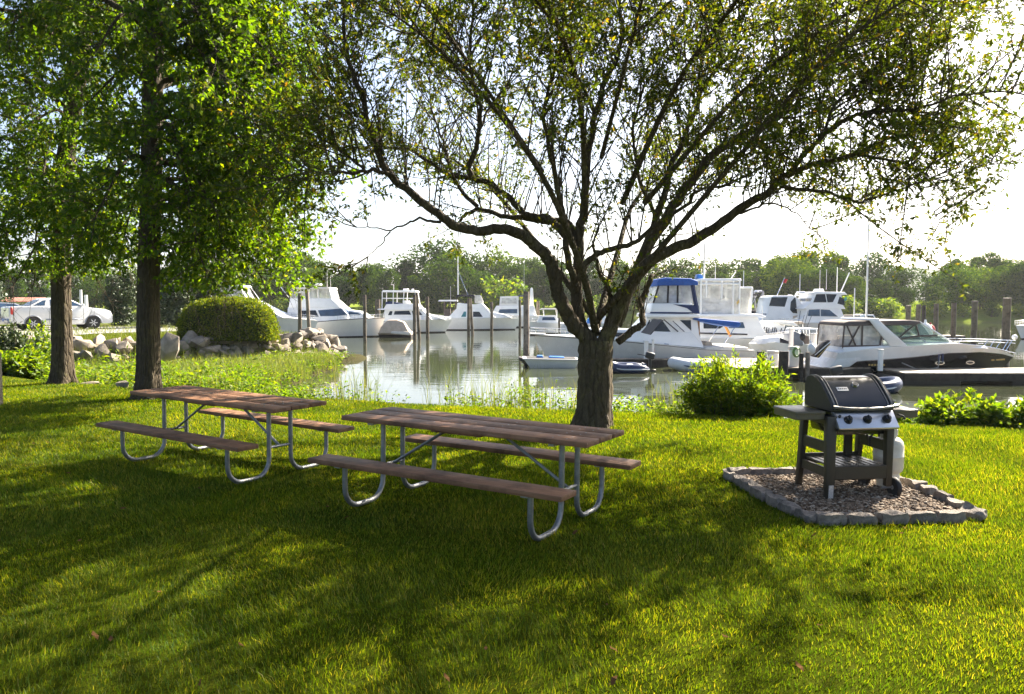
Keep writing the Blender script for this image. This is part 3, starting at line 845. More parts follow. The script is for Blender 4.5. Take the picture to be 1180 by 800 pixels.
def rough_block(L, W, H, seed, cuts=4, amp=0.012):
    g = np.random.default_rng(seed)
    bm = bmesh.new(); bmesh.ops.create_cube(bm, size=1.0)
    bmesh.ops.subdivide_edges(bm, edges=bm.edges[:], cuts=cuts, use_grid_fill=True)
    ph = g.random((6, 3)) * 10
    tp = g.uniform(0.88, 1.0)
    for v in bm.verts:
        c = v.co
        e = 1 - 0.10 * max(0, (abs(c.x) * 2) ** 6) * abs(c.z) * 2
        k = tp if c.z > 0 else 1.0
        p = Vector((c.x * L * e, c.y * W * k, c.z * H))
        nz = Vector((math.sin(p.x * 31 + ph[0, 0]) * math.cos(p.y * 47 + ph[0, 1] + p.z * 39), math.sin(p.y * 41 + ph[1, 0] + p.x * 27), math.sin(p.x * 23 + ph[2, 0]) * math.cos(p.y * 35 + ph[2, 1])))
        rn = Vector(g.normal(0, 0.5, 3))
        v.co = p + nz * amp + rn * amp * 0.35
    me = bpy.data.meshes.new('edging_stone'); bm.to_mesh(me); bm.free()
    me.polygons.foreach_set('use_smooth', [True] * len(me.polygons)); me.set_sharp_from_angle(angle=R(50))
    return me
segs = [((836, 548), (858, 561), 2), ((858, 561), (886, 578), 2), ((886, 578), (938, 603), 3), ((938, 603), (1112, 600), 5), ((1112, 590), (1047, 561), 4), ((1046, 560), (1010, 551), 2), ((836, 549), (941, 547), 4)]
k = 0
for (a, b, cnt) in segs:
    A = G(*a); B = G(*b)
    d = (B - A); ang = math.atan2(d.y, d.x); Ls = d.length / cnt
    for i in range(cnt):
        c = A + d * ((i + 0.5) / cnt)
        W_ = random.uniform(0.085, 0.125); H_ = random.uniform(0.075, 0.105)
        me = rough_block(Ls * random.uniform(0.90, 0.985), W_, H_, 100 + k)
        o = mesh_obj('edging_stone', me, M['edging'])
        o.location = (c.x + random.uniform(-.01, .01), c.y + random.uniform(-.01, .01), 0.03 + random.uniform(-0.008, 0.008))
        o.rotation_euler = (random.uniform(-.05, .05), random.uniform(-.05, .05), ang + random.uniform(-.05, .05))
        tag(o, 'rough grey edging stone laid end to end round the gravel pad under the grill', 'edging stone', 'edging stones round the grill pad'); k += 1
c = G(1121, 597)
o = mesh_obj('edging_stone', rough_block(0.19, 0.12, 0.07, 180), M['edging']); o.location = (c.x, c.y, 0.045); o.rotation_euler = (0.45, 0.15, R(-50))
tag(o, 'loose pale edging stone tipped on edge at the right-hand point of the grill pad', 'edging stone', 'edging stones round the grill pad')
# wooden post at the left border of the lawn
q = G(-4, 468); mb = MB(); mb.box((0, 0, 0.45), (0.15, 0.15, 1.0), bev=0.012)
po = mb.build('wooden_post', M['post_wood']); po.location = (q.x, q.y, tz(q.x, q.y) - 0.05)
tag(po, 'square weathered grey wooden post cut by the left border on the lawn', 'post')

# ================================================================== TREES AND PLANTS
def unit(v):
    return v / (np.linalg.norm(v, axis=-1, keepdims=True) + 1e-9)

class Leaves:
    def __init__(s): s.p = []; s.d = []; s.n = []; s.L = []
    def add(s, p, d, n, L):
        s.p.append(np.atleast_2d(p)); s.d.append(np.atleast_2d(d)); s.n.append(np.atleast_2d(n)); s.L.append(np.atleast_1d(L))
    def build(s, name, mat, parent=None, width=0.42, fold=0.12):
        p = np.concatenate(s.p); d = unit(np.concatenate(s.d)); n = np.concatenate(s.n); L = np.concatenate(s.L)[:, None]
        sd = unit(np.cross(d, n)); up = np.cross(sd, d)
        V = np.empty((len(p), 4, 3), np.float32)
        V[:, 0] = p
        V[:, 1] = p + d * L * 0.45 + sd * L * width / 2 + up * L * fold
        V[:, 2] = p + d * L
        V[:, 3] = p + d * L * 0.45 - sd * L * width / 2 + up * L * fold
        F = np.arange(len(p))[:, None] * 4 + np.array([[0, 1, 2, 3]])
        return np_mesh(name, V.reshape(-1, 3), F, mat, parent)

def fast_tubes(paths, radii, sides):
    """many thin tubes; paths (n,k,3), radii (n,k)"""
    n, k, _ = paths.shape
    t = np.gradient(paths, axis=1); t = unit(t)
    ref = np.where(np.abs(t[..., 2:3]) < 0.9, np.array([0, 0, 1.0]), np.array([1.0, 0, 0]))
    ref = np.repeat(ref[:, :1], k, axis=1)
    a = unit(np.cross(t, ref)); b = np.cross(t, a)
    ang = np.arange(sides) * 2 * PI / sides
    ring = a[:, :, None, :] * np.cos(ang)[None, None, :, None] + b[:, :, None, :] * np.sin(ang)[None, None, :, None]
    V = paths[:, :, None, :] + ring * radii[:, :, None, None]
    idx = np.arange(n * k * sides).reshape(n, k, sides)
    A = idx[:, :-1]; B = idx[:, 1:]
    F = np.stack([A, np.roll(A, -1, 2), np.roll(B, -1, 2), B], -1).reshape(-1, 4)
    return V.reshape(-1, 3), F

class Wood:
    def __init__(s): s.V = []; s.F = []; s.n = 0
    def add(s, V, F):
        s.V.append(V); s.F.append(F + s.n); s.n += len(V)
    def limb(s, pts, rad, sides=10, rough=0.0, g=None, flare=0.0):
        pts = np.array(pts)[None]; rad = np.array(rad)[None]
        V, F = fast_tubes(pts, rad, sides)
        if flare > 0:
            k = pts.shape[1]; Vr = V.reshape(k, sides, 3); c = pts[0][:, None, :]
            th = np.arange(sides) * 2 * PI / sides; zz = np.maximum(0, pts[0][:, 2] - pts[0][0, 2] - 0.08)
            lob = 0.5 * np.cos(5 * th + 0.7) + 0.35 * np.cos(3 * th + 2.1) + 0.25 * np.cos(8 * th)
            f = 1 + flare * np.exp(-zz / 0.20)[:, None, None] * (0.25 + lob)[None, :, None] + 0.05 * lob[None, :, None]
            V = (c + (Vr - c) * f).reshape(-1, 3)
        if rough > 0:
            k = pts.shape[1]
            Vr = V.reshape(k, sides, 3); c = pts[0][:, None, :]
            f = 1 + rough * (g.random((k, sides, 1)) - 0.5)
            V = (c + (Vr - c) * f).reshape(-1, 3)
        s.add(V, F)
    def build(s, name, mat, parent):
        return np_mesh(name, np.concatenate(s.V), np.concatenate(s.F), mat, parent, smooth=True)

def smooth_limb(ctrl, per=6):
    """ctrl rows x,y,z,r -> dense points"""
    q = np.array(catmull([np.array(c, float) for c in ctrl], per))
    return q[:, :3], np.maximum(q[:, 3], 0.004)

def foliage(limbs, wood, leaves, g, spacing=0.25, t0=0.25, sec_len=(0.7, 1.7), up=0.35, droop=0.0, twig_sp=0.13, twig_len=(0.25, 0.6), leaf_sp=0.045, leaf_len=(0.055, 0.085), sec_r=0.011, dens=None, fwd=0.5, bushy=None, twig_tube=True, leaf_droop=0.3, zmin=None, clump=0.9):
    secs = []
    for pts, rad in limbs:
        seg = np.linalg.norm(np.diff(pts, axis=0), axis=1); cum = np.concatenate([[0], np.cumsum(seg)]); T = cum[-1]
        s_ = t0 * T
        while s_ < T:
            i = min(len(seg) - 1, np.searchsorted(cum, s_) - 1); i = max(i, 0)
            f = (s_ - cum[i]) / max(seg[i], 1e-6)
            p = pts[i] + (pts[i + 1] - pts[i]) * f
            tg = unit(pts[i + 1] - pts[i])
            rv = unit(g.normal(size=3)); rv = unit(rv - tg * rv.dot(tg))
            d = unit(tg * fwd * g.uniform(0.5, 1.5) + rv + np.array([0, 0, up * g.uniform(0.3, 1.6)]))
            L = g.uniform(*sec_len) * (1.15 - 0.45 * s_ / T)
            if zmin is not None and p[2] + d[2] * L < float(zmin(p[None])[0]) - 0.1: s_ += spacing; continue
            if dens is None or g.random() < dens(p): secs.append((p, d, L))
            s_ += spacing * g.uniform(0.6, 1.4)
        # leader twig at limb tip
        tg = unit(pts[-1] - pts[-2])
        for _ in range(3): secs.append((pts[-1], unit(tg + g.normal(0, 0.35, 3)), g.uniform(*sec_len) * 0.7))
    if not secs: return
    P0 = np.array([q[0] for q in secs]); D = np.array([q[1] for q in secs]); L = np.array([q[2] for q in secs])
    k = 6; tt = np.linspace(0, 1, k)[None, :, None]
    bend = g.normal(0, 0.22, (len(secs), 3)); bend[:, 2] += up * 0.5 - droop
    paths = P0[:, None] + D[:, None] * L[:, None, None] * tt + bend[:, None] * L[:, None, None] * tt ** 2
    rad = (sec_r * (0.5 + L / 1.6))[:, None] * (1.0 - 0.75 * tt[..., 0])
    wood.add(*fast_tubes(paths, rad, 5))
    # twigs
    TP = []; TD = []; TL = []
    for i in range(len(secs)):
        nt = max(2, int(L[i] / twig_sp))
        u = g.uniform(0.22, 1.0, nt)
        j = np.minimum((u * (k - 1)).astype(int), k - 2); f = u * (k - 1) - j
        p = paths[i, j] + (paths[i, j + 1] - paths[i, j]) * f[:, None]
        tg = unit(paths[i, j + 1] - paths[i, j])
        rv = unit(g.normal(size=(nt, 3)))
        d = unit(tg * 0.7 + rv * 0.9 + np.array([0, 0, up * 0.35 - droop * 0.4]))
        TP.append(p); TD.append(d); TL.append(g.uniform(twig_len[0], twig_len[1], nt) * (1.1 - 0.4 * u))
    TP = np.concatenate(TP); TD = np.concatenate(TD); TL = np.concatenate(TL)
    if clump:
        cn = 0.5 * vnoise(TP[:, 0] + 0.6 * TP[:, 1] + 40, TP[:, 2] - 0.5 * TP[:, 1] + 40, clump, 301) + 0.5 * vnoise(TP[:, 1] - 0.6 * TP[:, 0] + 60, TP[:, 2] + 0.4 * TP[:, 0] + 40, clump, 302)
        kq = g.random(len(TP)) < np.maximum(0.12, sstep((cn - 0.25) / 0.22))
        TP, TD, TL = TP[kq], TD[kq], TL[kq]
    n = len(TP)
    k2 = 4; t2 = np.linspace(0, 1, k2)[None, :, None]
    b2 = g.normal(0, 0.2, (n, 3)); b2[:, 2] -= droop * 0.5
    tp = TP[:, None] + TD[:, None] * TL[:, None, None] * t2 + b2[:, None] * TL[:, None, None] * t2 ** 2
    if twig_tube: wood.add(*fast_tubes(tp, np.full((n, k2), 0.0035) * np.linspace(1, 0.5, k2), 3))
    # leaves
    cnt = np.maximum(2, (TL / leaf_sp).astype(int)); tot = cnt.sum()
    ti = np.repeat(np.arange(n), cnt)
    u = g.uniform(0.1, 1.0, tot)
    j = np.minimum((u * (k2 - 1)).astype(int), k2 - 2); f = u * (k2 - 1) - j
    p = tp[ti, j] + (tp[ti, j + 1] - tp[ti, j]) * f[:, None]
    tg = unit(tp[ti, j + 1] - tp[ti, j])
    d = unit(tg * 0.5 + unit(g.normal(size=(tot, 3))) * 0.9 + np.array([0, 0, -leaf_droop]))
    nrm = unit(g.normal(size=(tot, 3)) * 0.8 + np.array([0, 0, 0.7]))
    LL = g.uniform(leaf_len[0], leaf_len[1], tot)
    if zmin is not None:
        kk_ = p[:, 2] > zmin(p)
        p, d, nrm, LL = p[kk_], d[kk_], nrm[kk_], LL[kk_]
    leaves.add(p, d, nrm, LL)

# ------------------------------------------------------------------ the spreading tree (limbs follow the photograph, each at its own depth)
b = G(684, 491); Y0 = b.y
def L_(pxs, y0, y1, r0, r1):
    """pixel polyline -> ctrl rows, depth offset from the trunk going y0 -> y1, radius r0 -> r1 (m)"""
    n = len(pxs); out = []
    for i, (px, py) in enumerate(pxs):
        t = i / (n - 1)
        q = P(px, py, Y0 + y0 + (y1 - y0) * t ** 1.2)
        out.append((q.x, q.y, q.z, r0 + (r1 - r0) * t ** 0.8))
    return out
big = [
 # trunk
 ([(682, 500), (683, 490), (685, 470), (686, 440), (686, 415), (687, 392)], 0, 0, 0.285, 0.275),
 # left limb
 ([(684, 400), (672, 384), (660, 368), (650, 350), (641, 330), (632, 308), (620, 292), (604, 279), (579, 269), (548, 265), (523, 262), (502, 249), (477, 225), (452, 202), (437, 176), (424, 146), (414, 113), (408, 90), (400, 60), (396, 20)], 0, -1.6, 0.185, 0.03),
 ([(452, 202), (440, 200), (421, 199), (400, 202), (383, 203), (350, 202), (325, 206)], -1.15, -2.0, 0.05, 0.014),
 ([(421, 198), (412, 186), (396, 171), (380, 155), (365, 146), (348, 132)], -1.3, -0.7, 0.03, 0.012),
 ([(508, 256), (487, 255), (467, 258), (450, 267), (430, 264), (411, 262)], -0.95, -0.6, 0.032, 0.008),
 ([(450, 267), (441, 277), (431, 288), (424, 296)], -0.8, -0.7, 0.016, 0.006),
 # second left limb, from the middle stem
 ([(668, 300), (664, 276), (652, 260), (635, 256), (619, 254), (596, 249), (571, 242), (550, 238), (536, 246), (530, 255)], 0.2, 0.9, 0.10, 0.035),
 ([(550, 238), (535, 222), (524, 200), (515, 175), (508, 150), (498, 120), (492, 80)], 0.8, 1.9, 0.055, 0.015),
 # third left limb
 ([(664, 285), (652, 268), (635, 250), (620, 246), (604, 240), (586, 222), (566, 208), (543, 202), (515, 194), (492, 179), (469, 168), (439, 167), (413, 168), (393, 169), (360, 165)], 0.15, 1.6, 0.11, 0.014),
 ([(543, 203), (541, 190), (549, 170), (552, 150), (551, 122), (545, 86), (545, 51), (548, 20), (546, -20), (540, -60)], 0.6, 0.2, 0.075, 0.02),
 ([(543, 82), (532, 73), (522, 64), (504, 46), (481, 33), (456, 25), (430, 30), (410, 45)], 0.3, -0.6, 0.032, 0.008),
 ([(552, 150), (562, 135), (575, 118), (590, 95), (600, 60), (612, 20)], 0.5, 1.4, 0.035, 0.01),
 # middle leaders
 ([(674, 388), (664, 360), (663, 330), (665, 300), (669, 265), (674, 230), (679, 195), (682, 163), (687, 132), (700, 95), (715, 63), (719, 25), (711, -15), (705, -60)], 0.05, 0.9, 0.15, 0.03),
 ([(664, 330), (656, 300), (650, 265), (645, 225), (640, 180), (632, 135), (640, 90), (650, 40), (648, -20)], -0.1, -1.9, 0.085, 0.018),
 ([(687, 132), (672, 108), (660, 82), (652, 60), (640, 30), (625, 0)], 0.6, 1.4, 0.04, 0.012),
 # crossing limb
 ([(668, 322), (676, 306), (686, 296), (700, 289), (722, 284), (740, 276), (770, 256), (802, 239), (818, 226), (848, 215), (875, 200), (900, 178)], -0.15, -1.5, 0.085, 0.014),
 # right main limb
 ([(694, 400), (706, 378), (718, 355), (733, 330), (752, 306), (780, 288), (807, 274), (834, 258), (861, 239), (888, 222), (907, 207), (926, 197), (953, 190), (975, 184), (997, 182), (1030, 190), (1060, 196)], 0, -1.4, 0.18, 0.016),
 ([(902, 215), (926, 220), (953, 227), (983, 238), (1005, 234), (1040, 222), (1078, 207), (1110, 195), (1140, 190)], -0.9, -0.5, 0.045, 0.008),
 ([(907, 203), (926, 182), (943, 165), (970, 146), (997, 136), (1024, 131), (1051, 131), (1090, 120), (1140, 112), (1190, 110)], -0.9, -2.6, 0.06, 0.012),
 ([(997, 136), (1015, 128), (1040, 130), (1062, 140), (1085, 142)], -1.7, -1.2, 0.03, 0.008),
 ([(853, 246), (872, 239), (897, 237), (916, 245), (932, 261), (945, 272)], -0.7, 0.2, 0.028, 0.006),
 ([(1030, 190), (1048, 205), (1062, 228), (1075, 250), (1090, 262)], -1.3, -1.0, 0.014, 0.005),
 ([(943, 165), (955, 140), (975, 112), (1000, 90), (1030, 60), (1060, 40), (1090, 10)], -1.5, -0.7, 0.035, 0.01),
 # upper right limb
 ([(709, 374), (722, 348), (734, 318), (748, 284), (766, 254), (782, 228), (802, 198), (822, 178), (845, 163), (873, 147), (896, 132), (916, 109), (934, 89), (954, 69), (975, 51), (1000, 28), (1016, 8), (1030, -15), (1050, -50)], 0.1, 1.6, 0.15, 0.03),
 ([(1002, 25), (1020, 15), (1040, 11), (1060, 7), (1090, 4), (1130, 10)], 1.3, 1.9, 0.035, 0.01),
 ([(896, 132), (915, 128), (940, 118), (965, 112), (990, 100), (1010, 84)], 0.9, 1.9, 0.035, 0.01),
 ([(845, 163), (868, 165), (895, 172), (915, 180)], 0.8, 1.6, 0.03, 0.008),
 # third right limb and its curl
 ([(738, 300), (754, 258), (766, 215), (776, 180), (790, 155), (801, 124), (804, 97), (808, 70), (812, 40), (816, 0), (820, -50)], 0.25, 2.2, 0.095, 0.022),
 ([(806, 108), (818, 92), (828, 82), (840, 70), (848, 56), (850, 40), (851, 15), (850, -20)], 1.4, 1.0, 0.05, 0.015),
 ([(850, 50), (860, 40), (873, 35), (888, 33), (905, 36), (925, 46)], 1.2, 0.6, 0.03, 0.008),
 ([(756, 250), (742, 215), (735, 175), (735, 135), (742, 95), (738, 50), (730, 0)], 0.6, 1.6, 0.05, 0.014),
 # inner limb and dead stub
 ([(704, 378), (705, 355), (701, 335), (692, 318), (686, 306), (684, 285), (690, 262)], -0.05, -0.9, 0.075, 0.018),
 ([(712, 394), (728, 383), (738, 372), (740, 360), (741, 345), (747, 328), (752, 318)], 0.15, 0.7, 0.085, 0.06),
]
gt = np.random.default_rng(42)
wood = Wood(); lv = Leaves(); limbs = []
for i, (pxs, y0, y1, r0, r1) in enumerate(big):
    sc_r = 0.88 if i == 0 else 0.66
    pts, rad = smooth_limb(L_(pxs, y0, y1, r0 * sc_r, r1 * sc_r), 5)
    if i:
        wob = np.cumsum(gt.normal(0, 0.012, pts.shape), axis=0); wob -= np.linspace(0, 1, len(wob))[:, None] * wob[-1]
        pts = pts + wob * np.minimum(1, np.arange(len(pts)) / 6.0)[:, None]
    if i == 0:
        z = pts[:, 2]; rad = rad * (1 + 0.16 * np.exp(-np.maximum(0, z) / 0.16))
    wood.limb(pts, rad, 28 if i == 0 else 14 if r0 > 0.1 else 9, 0.10 if r0 > 0.1 else 0.06, gt, 0.2 if i == 0 else 0)
    if i: limbs.append((pts, rad))
# limbs toward and away from the camera that round the crown out
F0 = np.array(P(687, 385, Y0)[:])
extra = [
 [(0, 0, 0, .13), (-.3, -.9, .9, .10), (-.9, -2.0, 2.0, .07), (-1.8, -3.0, 2.9, .04), (-2.6, -3.9, 3.3, .015)],
 [(0, 0, .2, .12), (.7, -.8, 1.1, .09), (1.5, -1.8, 2.2, .065), (2.3, -2.7, 3.2, .04), (3.2, -3.6, 3.7, .015)],
 [(0, 0, .1, .13), (.4, 1.0, 1.1, .10), (.9, 2.2, 2.2, .07), (1.9, 3.4, 3.0, .04), (2.6, 4.4, 3.3, .015)],
 [(0, 0, .2, .12), (-.7, .9, 1.2, .09), (-1.5, 2.0, 2.3, .065), (-2.4, 3.1, 3.1, .04), (-3.3, 3.9, 3.5, .015)],
 [(-.2, -.4, 1.6, .09), (-.4, -1.6, 3.0, .07), (-.9, -2.8, 3.7, .045), (-1.5, -3.9, 4.1, .015)],
 [(.3, -.4, 1.8, .09), (.8, -1.5, 3.1, .07), (1.3, -2.8, 3.8, .045), (1.6, -4.1, 4.2, .015)],
 [(.6, -.4, 1.8, .09), (1.8, -1.3, 3.2, .06), (3.0, -2.4, 3.9, .04), (4.2, -3.3, 4.1, .015)],
 [(.0, -.5, 2.4, .07), (.3, -1.7, 3.9, .05), (.4, -2.9, 4.7, .03), (.3, -3.9, 5.0, .012)],
 [(-.8, -.6, 2.2, .07), (-1.8, -1.7, 3.4, .05), (-2.6, -2.6, 4.2, .03), (-3.2, -3.4, 4.4, .012)],
]
ex = []
for c in extra:
    c2 = [(F0[0] + a, F0[1] + b_, F0[2] + z, r) for a, b_, z, r in c]
    pts, rad = smooth_limb(c2, 6); rad = rad * 0.45; wood.limb(pts, rad, 9, 0.06, gt); ex.append((pts, rad))
def low_ok(p):
    # sparse under the crown, around the fork, dense above
    z = p[2]; r = math.hypot(p[0] - F0[0], p[1] - F0[1])
    return min(1.0, max(0.04, (z - 2.7) / 1.3 if r < 3.0 else (z - 2.5) / 0.9))
foliage(limbs, wood, lv, gt, spacing=MAIN_SP, t0=0.12, sec_len=(0.6, 1.5), up=0.55, twig_sp=0.085, twig_len=(0.2, 0.55), leaf_sp=0.031, leaf_len=(0.045, 0.088), sec_r=0.009, dens=low_ok)
foliage(ex, wood, lv, gt, spacing=MAIN_SP * 1.3, t0=0.35, sec_len=(0.6, 1.5), up=0.5, twig_sp=0.095, twig_len=(0.2, 0.55), leaf_sp=0.035, leaf_len=(0.05, 0.09), sec_r=0.009, dens=low_ok)
# straight water sprouts rising from the limbs
sp = []
for _ in range(380):
    pts, rad = limbs[gt.integers(0, len(limbs))]
    i = gt.integers(len(pts) // 6, max(len(pts) // 6 + 1, int(len(pts) * 0.8)))
    if rad[i] < 0.03: continue
    Ls = gt.uniform(0.5, 1.9); d = unit(np.array([gt.normal(0, .22), gt.normal(0, .22), 1.0]))
    bend = gt.normal(0, 0.15, 3)
    t = np.linspace(0, 1, 6)[:, None]
    pp = pts[i] + d * Ls * t + bend * Ls * t ** 2
    sp.append((pp, Ls))
wood.add(*fast_tubes(np.array([s_[0] for s_ in sp]), np.array([np.linspace(0.010, 0.003, 6) * (0.6 + s_[1] * 0.35) for s_ in sp]), 4))
foliage([(s_[0], None) for s_ in sp], wood, lv, gt, spacing=0.30, t0=0.35, sec_len=(0.15, 0.4), up=0.6, twig_sp=0.16, twig_len=(0.1, 0.25), leaf_sp=0.05, leaf_len=(0.045, 0.075), sec_r=0.004)
mt = empty('spreading_tree', (b.x, b.y, 0))
tag(mt, 'low forked tree with wide spreading branches standing behind the nearer picnic table', 'tree')
def local(o, root):
    o.location = -Vector(root.location); return o
tr_ = wood.build('trunk', M['bark_main'], mt); local(tr_, mt)
cr_ = lv.build('crown', M['leaf_main'], mt, width=0.42); local(cr_, mt)
print('main leaves', sum(len(x) for x in lv.L))

# ------------------------------------------------------------------ the two tall shade trees at left
def shade_tree(label, trunkpx, base_w, top_w, H, seed, limb_px, nrand, zr, rl, dens=None, keep=None, zmin=None):
    g = np.random.default_rng(seed)
    q = G(*trunkpx[0]); Yb = q.y
    ctrl = []
    for k, (px, py) in enumerate(trunkpx):
        p = P(px, py, Yb); t = k / (len(trunkpx) - 1)
        ctrl.append((p.x, p.y, p.z, base_w + (top_w - base_w) * t))
    p = ctrl[-1]
    ctrl.append((p[0] + g.normal(0, .2), p[1] + g.normal(0, .2), H * 0.75, top_w * 0.6)); ctrl.append((p[0] + g.normal(0, .4), p[1] + g.normal(0, .4), H, 0.03))
    ctrl[0] = (ctrl[0][0], ctrl[0][1], tz(q.x, q.y) - 0.1, ctrl[0][3])
    wd = Wood(); lf = Leaves()
    pts, rad = smooth_limb(ctrl, 8)
    rad = rad * (1 + 0.30 * np.exp(-np.maximum(0, pts[:, 2]) / 0.22))
    wd.limb(pts, rad, 28, 0.08, g, 0.35)
    lbs = []
    def at_h(z):
        i = int(np.argmin(np.abs(pts[:, 2] - z))); return pts[i], rad[i]
    for (z0, end, r0) in limb_px:
        s_, rr = at_h(z0); e = np.array(P(*end)[:])
        mid = s_ + (e - s_) * 0.5 + np.array([g.normal(0, .15), g.normal(0, .15), 0.35 + 0.1 * np.linalg.norm(e - s_)])
        c = [(*s_, r0), (*(s_ * .75 + mid * .25 + [0, 0, .1]), r0 * .85), (*mid, r0 * .6), (*e, 0.012)]
        a = smooth_limb(c, 6); wd.limb(*a, 8, 0.05, g); lbs.append(a)
    for k in range(nrand):
        z0 = g.uniform(*zr); s_, rr = at_h(z0); az = k * 2.4 + g.normal(0, .3)
        Ln = g.uniform(*rl) * (1.1 - 0.5 * (z0 - zr[0]) / (H - zr[0]))
        e = s_ + np.array([math.cos(az) * Ln, math.sin(az) * Ln, g.uniform(-0.3, 1.4)])
        if keep and not keep(e): continue
        mid = s_ + (e - s_) * 0.5 + np.array([g.normal(0, .2), g.normal(0, .2), 0.5])
        r0 = min(rr * 0.5, 0.07)
        c = [(*s_, r0), (*(s_ * .7 + mid * .3), r0 * .8), (*mid, r0 * .6), (*e, 0.012)]
        a = smooth_limb(c, 6); wd.limb(*a, 7, 0.05, g); lbs.append(a)
    foliage(lbs, wd, lf, g, spacing=LEFT_SP, t0=0.22, sec_len=(0.6, 1.4), up=0.15, droop=0.22, twig_sp=0.085, twig_len=(0.25, 0.6), leaf_sp=0.036, leaf_len=(0.07, 0.125), sec_r=0.009, leaf_droop=0.45, zmin=zmin)
    root = empty('shade_tree', (q.x, q.y, 0))
    tag(root, label, 'tree')
    local(wd.build('trunk', M['bark_left'], root), root); local(lf.build('crown', M['leaf_left'], root, width=0.5), root)
    print('left leaves', sum(len(x) for x in lf.L))
    return root
shade_tree('tall shade tree with a thick trunk rising straight behind the farther picnic table', [(170, 460), (171, 430), (171, 380), (171, 320), (173, 250), (175, 170), (176, 90), (176, 0)], 0.215, 0.165, 12.5, 51,
  [(4.2, (312, 300, 14.6), .06), (4.6, (300, 318, 14.0), .06), (4.0, (262, 330, 15.4), .055), (3.8, (232, 300, 13.0), .05), (5.0, (318, 232, 13.6), .06), (5.4, (348, 185, 12.9), .06), (5.0, (320, 205, 12.4), .05),
   (5.6, (335, 150, 14.8), .06), (6.0, (362, 110, 13.6), .06), (6.4, (330, 80, 12.6), .05), (6.6, (358, 50, 14.6), .05), (7.0, (340, 10, 13.5), .05), (5.0, (280, 260, 16.2), .05), (6.0, (300, 150, 12.0), .05),
   (4.2, (110, 250, 13.0), .05), (4.4, (120, 200, 16.2), .05), (3.9, (140, 285, 15.8), .04), (5.6, (100, 120, 14.0), .05), (6.5, (110, 60, 13.0), .05), (6.8, (60, 20, 15.0), .05), (6.5, (250, 60, 11.8), .05), (5.5, (250, 150, 17.0), .05), (3.6, (245, 318, 15.8), .05), (3.7, (290, 300, 16.4), .05), (3.9, (318, 288, 16.0), .05), (3.5, (215, 325, 15.6), .04), (4.2, (300, 268, 15.8), .05), (4.4, (285, 235, 16.4), .05), (4.6, (215, 215, 12.2), .05), (4.4, (250, 245, 12.2), .05), (7.2, (260, -30, 13.0), .05)],
  18, (6.0, 11.5), (2.0, 3.6), keep=lambda e: not (e[0] > -5.9 and e[1] > 14.6), zmin=lambda p: 1.92 + 0.7 * sstep((-6.9 - p[:, 0]) / 0.9) + 0.5 * (vnoise(p[:, 0], p[:, 1], 0.6, 61) - .3))
shade_tree('tall shade tree at the left edge whose trunk hides the middle of the white pickup', [(72, 442), (72, 420), (71, 370), (70, 300), (71, 230), (80, 150), (92, 75), (100, 0)], 0.225, 0.155, 12.0, 52,
  [(3.2, (15, 330, 16.0), .05), (3.6, (-20, 290, 15.0), .05), (3.4, (110, 318, 17.6), .05), (3.6, (125, 290, 16.0), .05), (4.4, (20, 250, 18.0), .05), (4.8, (-40, 210, 16.5), .05), (4.6, (125, 240, 17.5), .05),
   (5.4, (10, 160, 15.5), .05), (5.8, (-50, 110, 17), .05), (6.0, (30, 100, 18.5), .05), (6.4, (140, 130, 18), .05), (6.8, (0, 40, 16), .05), (7.2, (60, -20, 17), .05), (5.0, (50, 200, 15.0), .05), (4.0, (85, 270, 15.2), .05), (3.5, (40, 320, 18.0), .04)],
  18, (5.5, 11), (2.0, 3.8), zmin=lambda p: 2.35 + 0.5 * (vnoise(p[:, 0], p[:, 1], 0.6, 62) - .5))

# ------------------------------------------------------------------ shrubs
def stem_bush(name, label, cat, cx, cy, rx, ry, h, seed, n, mat, leaf=(0.06, 0.10), per=30, width=0.28, spread=0.9, group=None, z0=None):
    g = np.random.default_rng(seed)
    a = g.random(n) * 2 * PI; r = np.sqrt(g.random(n)) * 0.55
    ox = np.cos(a) * r * rx; oy = np.sin(a) * r * ry
    base = np.stack([cx + ox, cy + oy, terrain(cx + ox, cy + oy) - 0.02], -1)
    zt = (tz(cx, cy) if z0 is None else z0) + h
    rr = np.sqrt(r / 0.55)
    top = np.stack([cx + np.cos(a) * rr * rx * spread * g.uniform(.75, 1.1, n), cy + np.sin(a) * rr * ry * spread * g.uniform(.75, 1.1, n), zt * np.ones(n)], -1)
    top[:, 2] = base[:, 2] + (zt - base[:, 2]) * np.sqrt(np.maximum(0.08, 1 - rr ** 2.2 * 0.85)) * g.uniform(0.72, 1.08, n)
    k = 6; t = np.linspace(0, 1, k)[None, :, None]
    ctrl = base + (top - base) * np.array([0.35, 0.35, 0.75])
    path = base[:, None] * (1 - t) ** 2 + ctrl[:, None] * 2 * t * (1 - t) + top[:, None] * t ** 2
    wd = Wood(); wd.add(*fast_tubes(path, np.full((n, k), 0.006) * np.linspace(1, 0.4, k), 4))
    lf = Leaves()
    m = n * per; ti = np.repeat(np.arange(n), per); u = g.uniform(0.12, 1, m)
    j = np.minimum((u * (k - 1)).astype(int), k - 2); f = u * (k - 1) - j
    p = path[ti, j] + (path[ti, j + 1] - path[ti, j]) * f[:, None] + g.normal(0, 0.035, (m, 3))
    tg = unit(path[ti, j + 1] - path[ti, j])
    d = unit(tg * 0.5 + unit(g.normal(size=(m, 3))) * 0.8 + np.array([0, 0, 0.05]))
    lf.add(p, d, unit(g.normal(size=(m, 3)) * .6 + np.array([0, 0, .8])), g.uniform(*leaf, m))
    root = empty(name, (cx, cy, tz(cx, cy))); tag(root, label, cat, group)
    local(wd.build('stems', M['bark_left'], root), root); local(lf.build('leaves', M[mat], root, width=width), root)
    return root
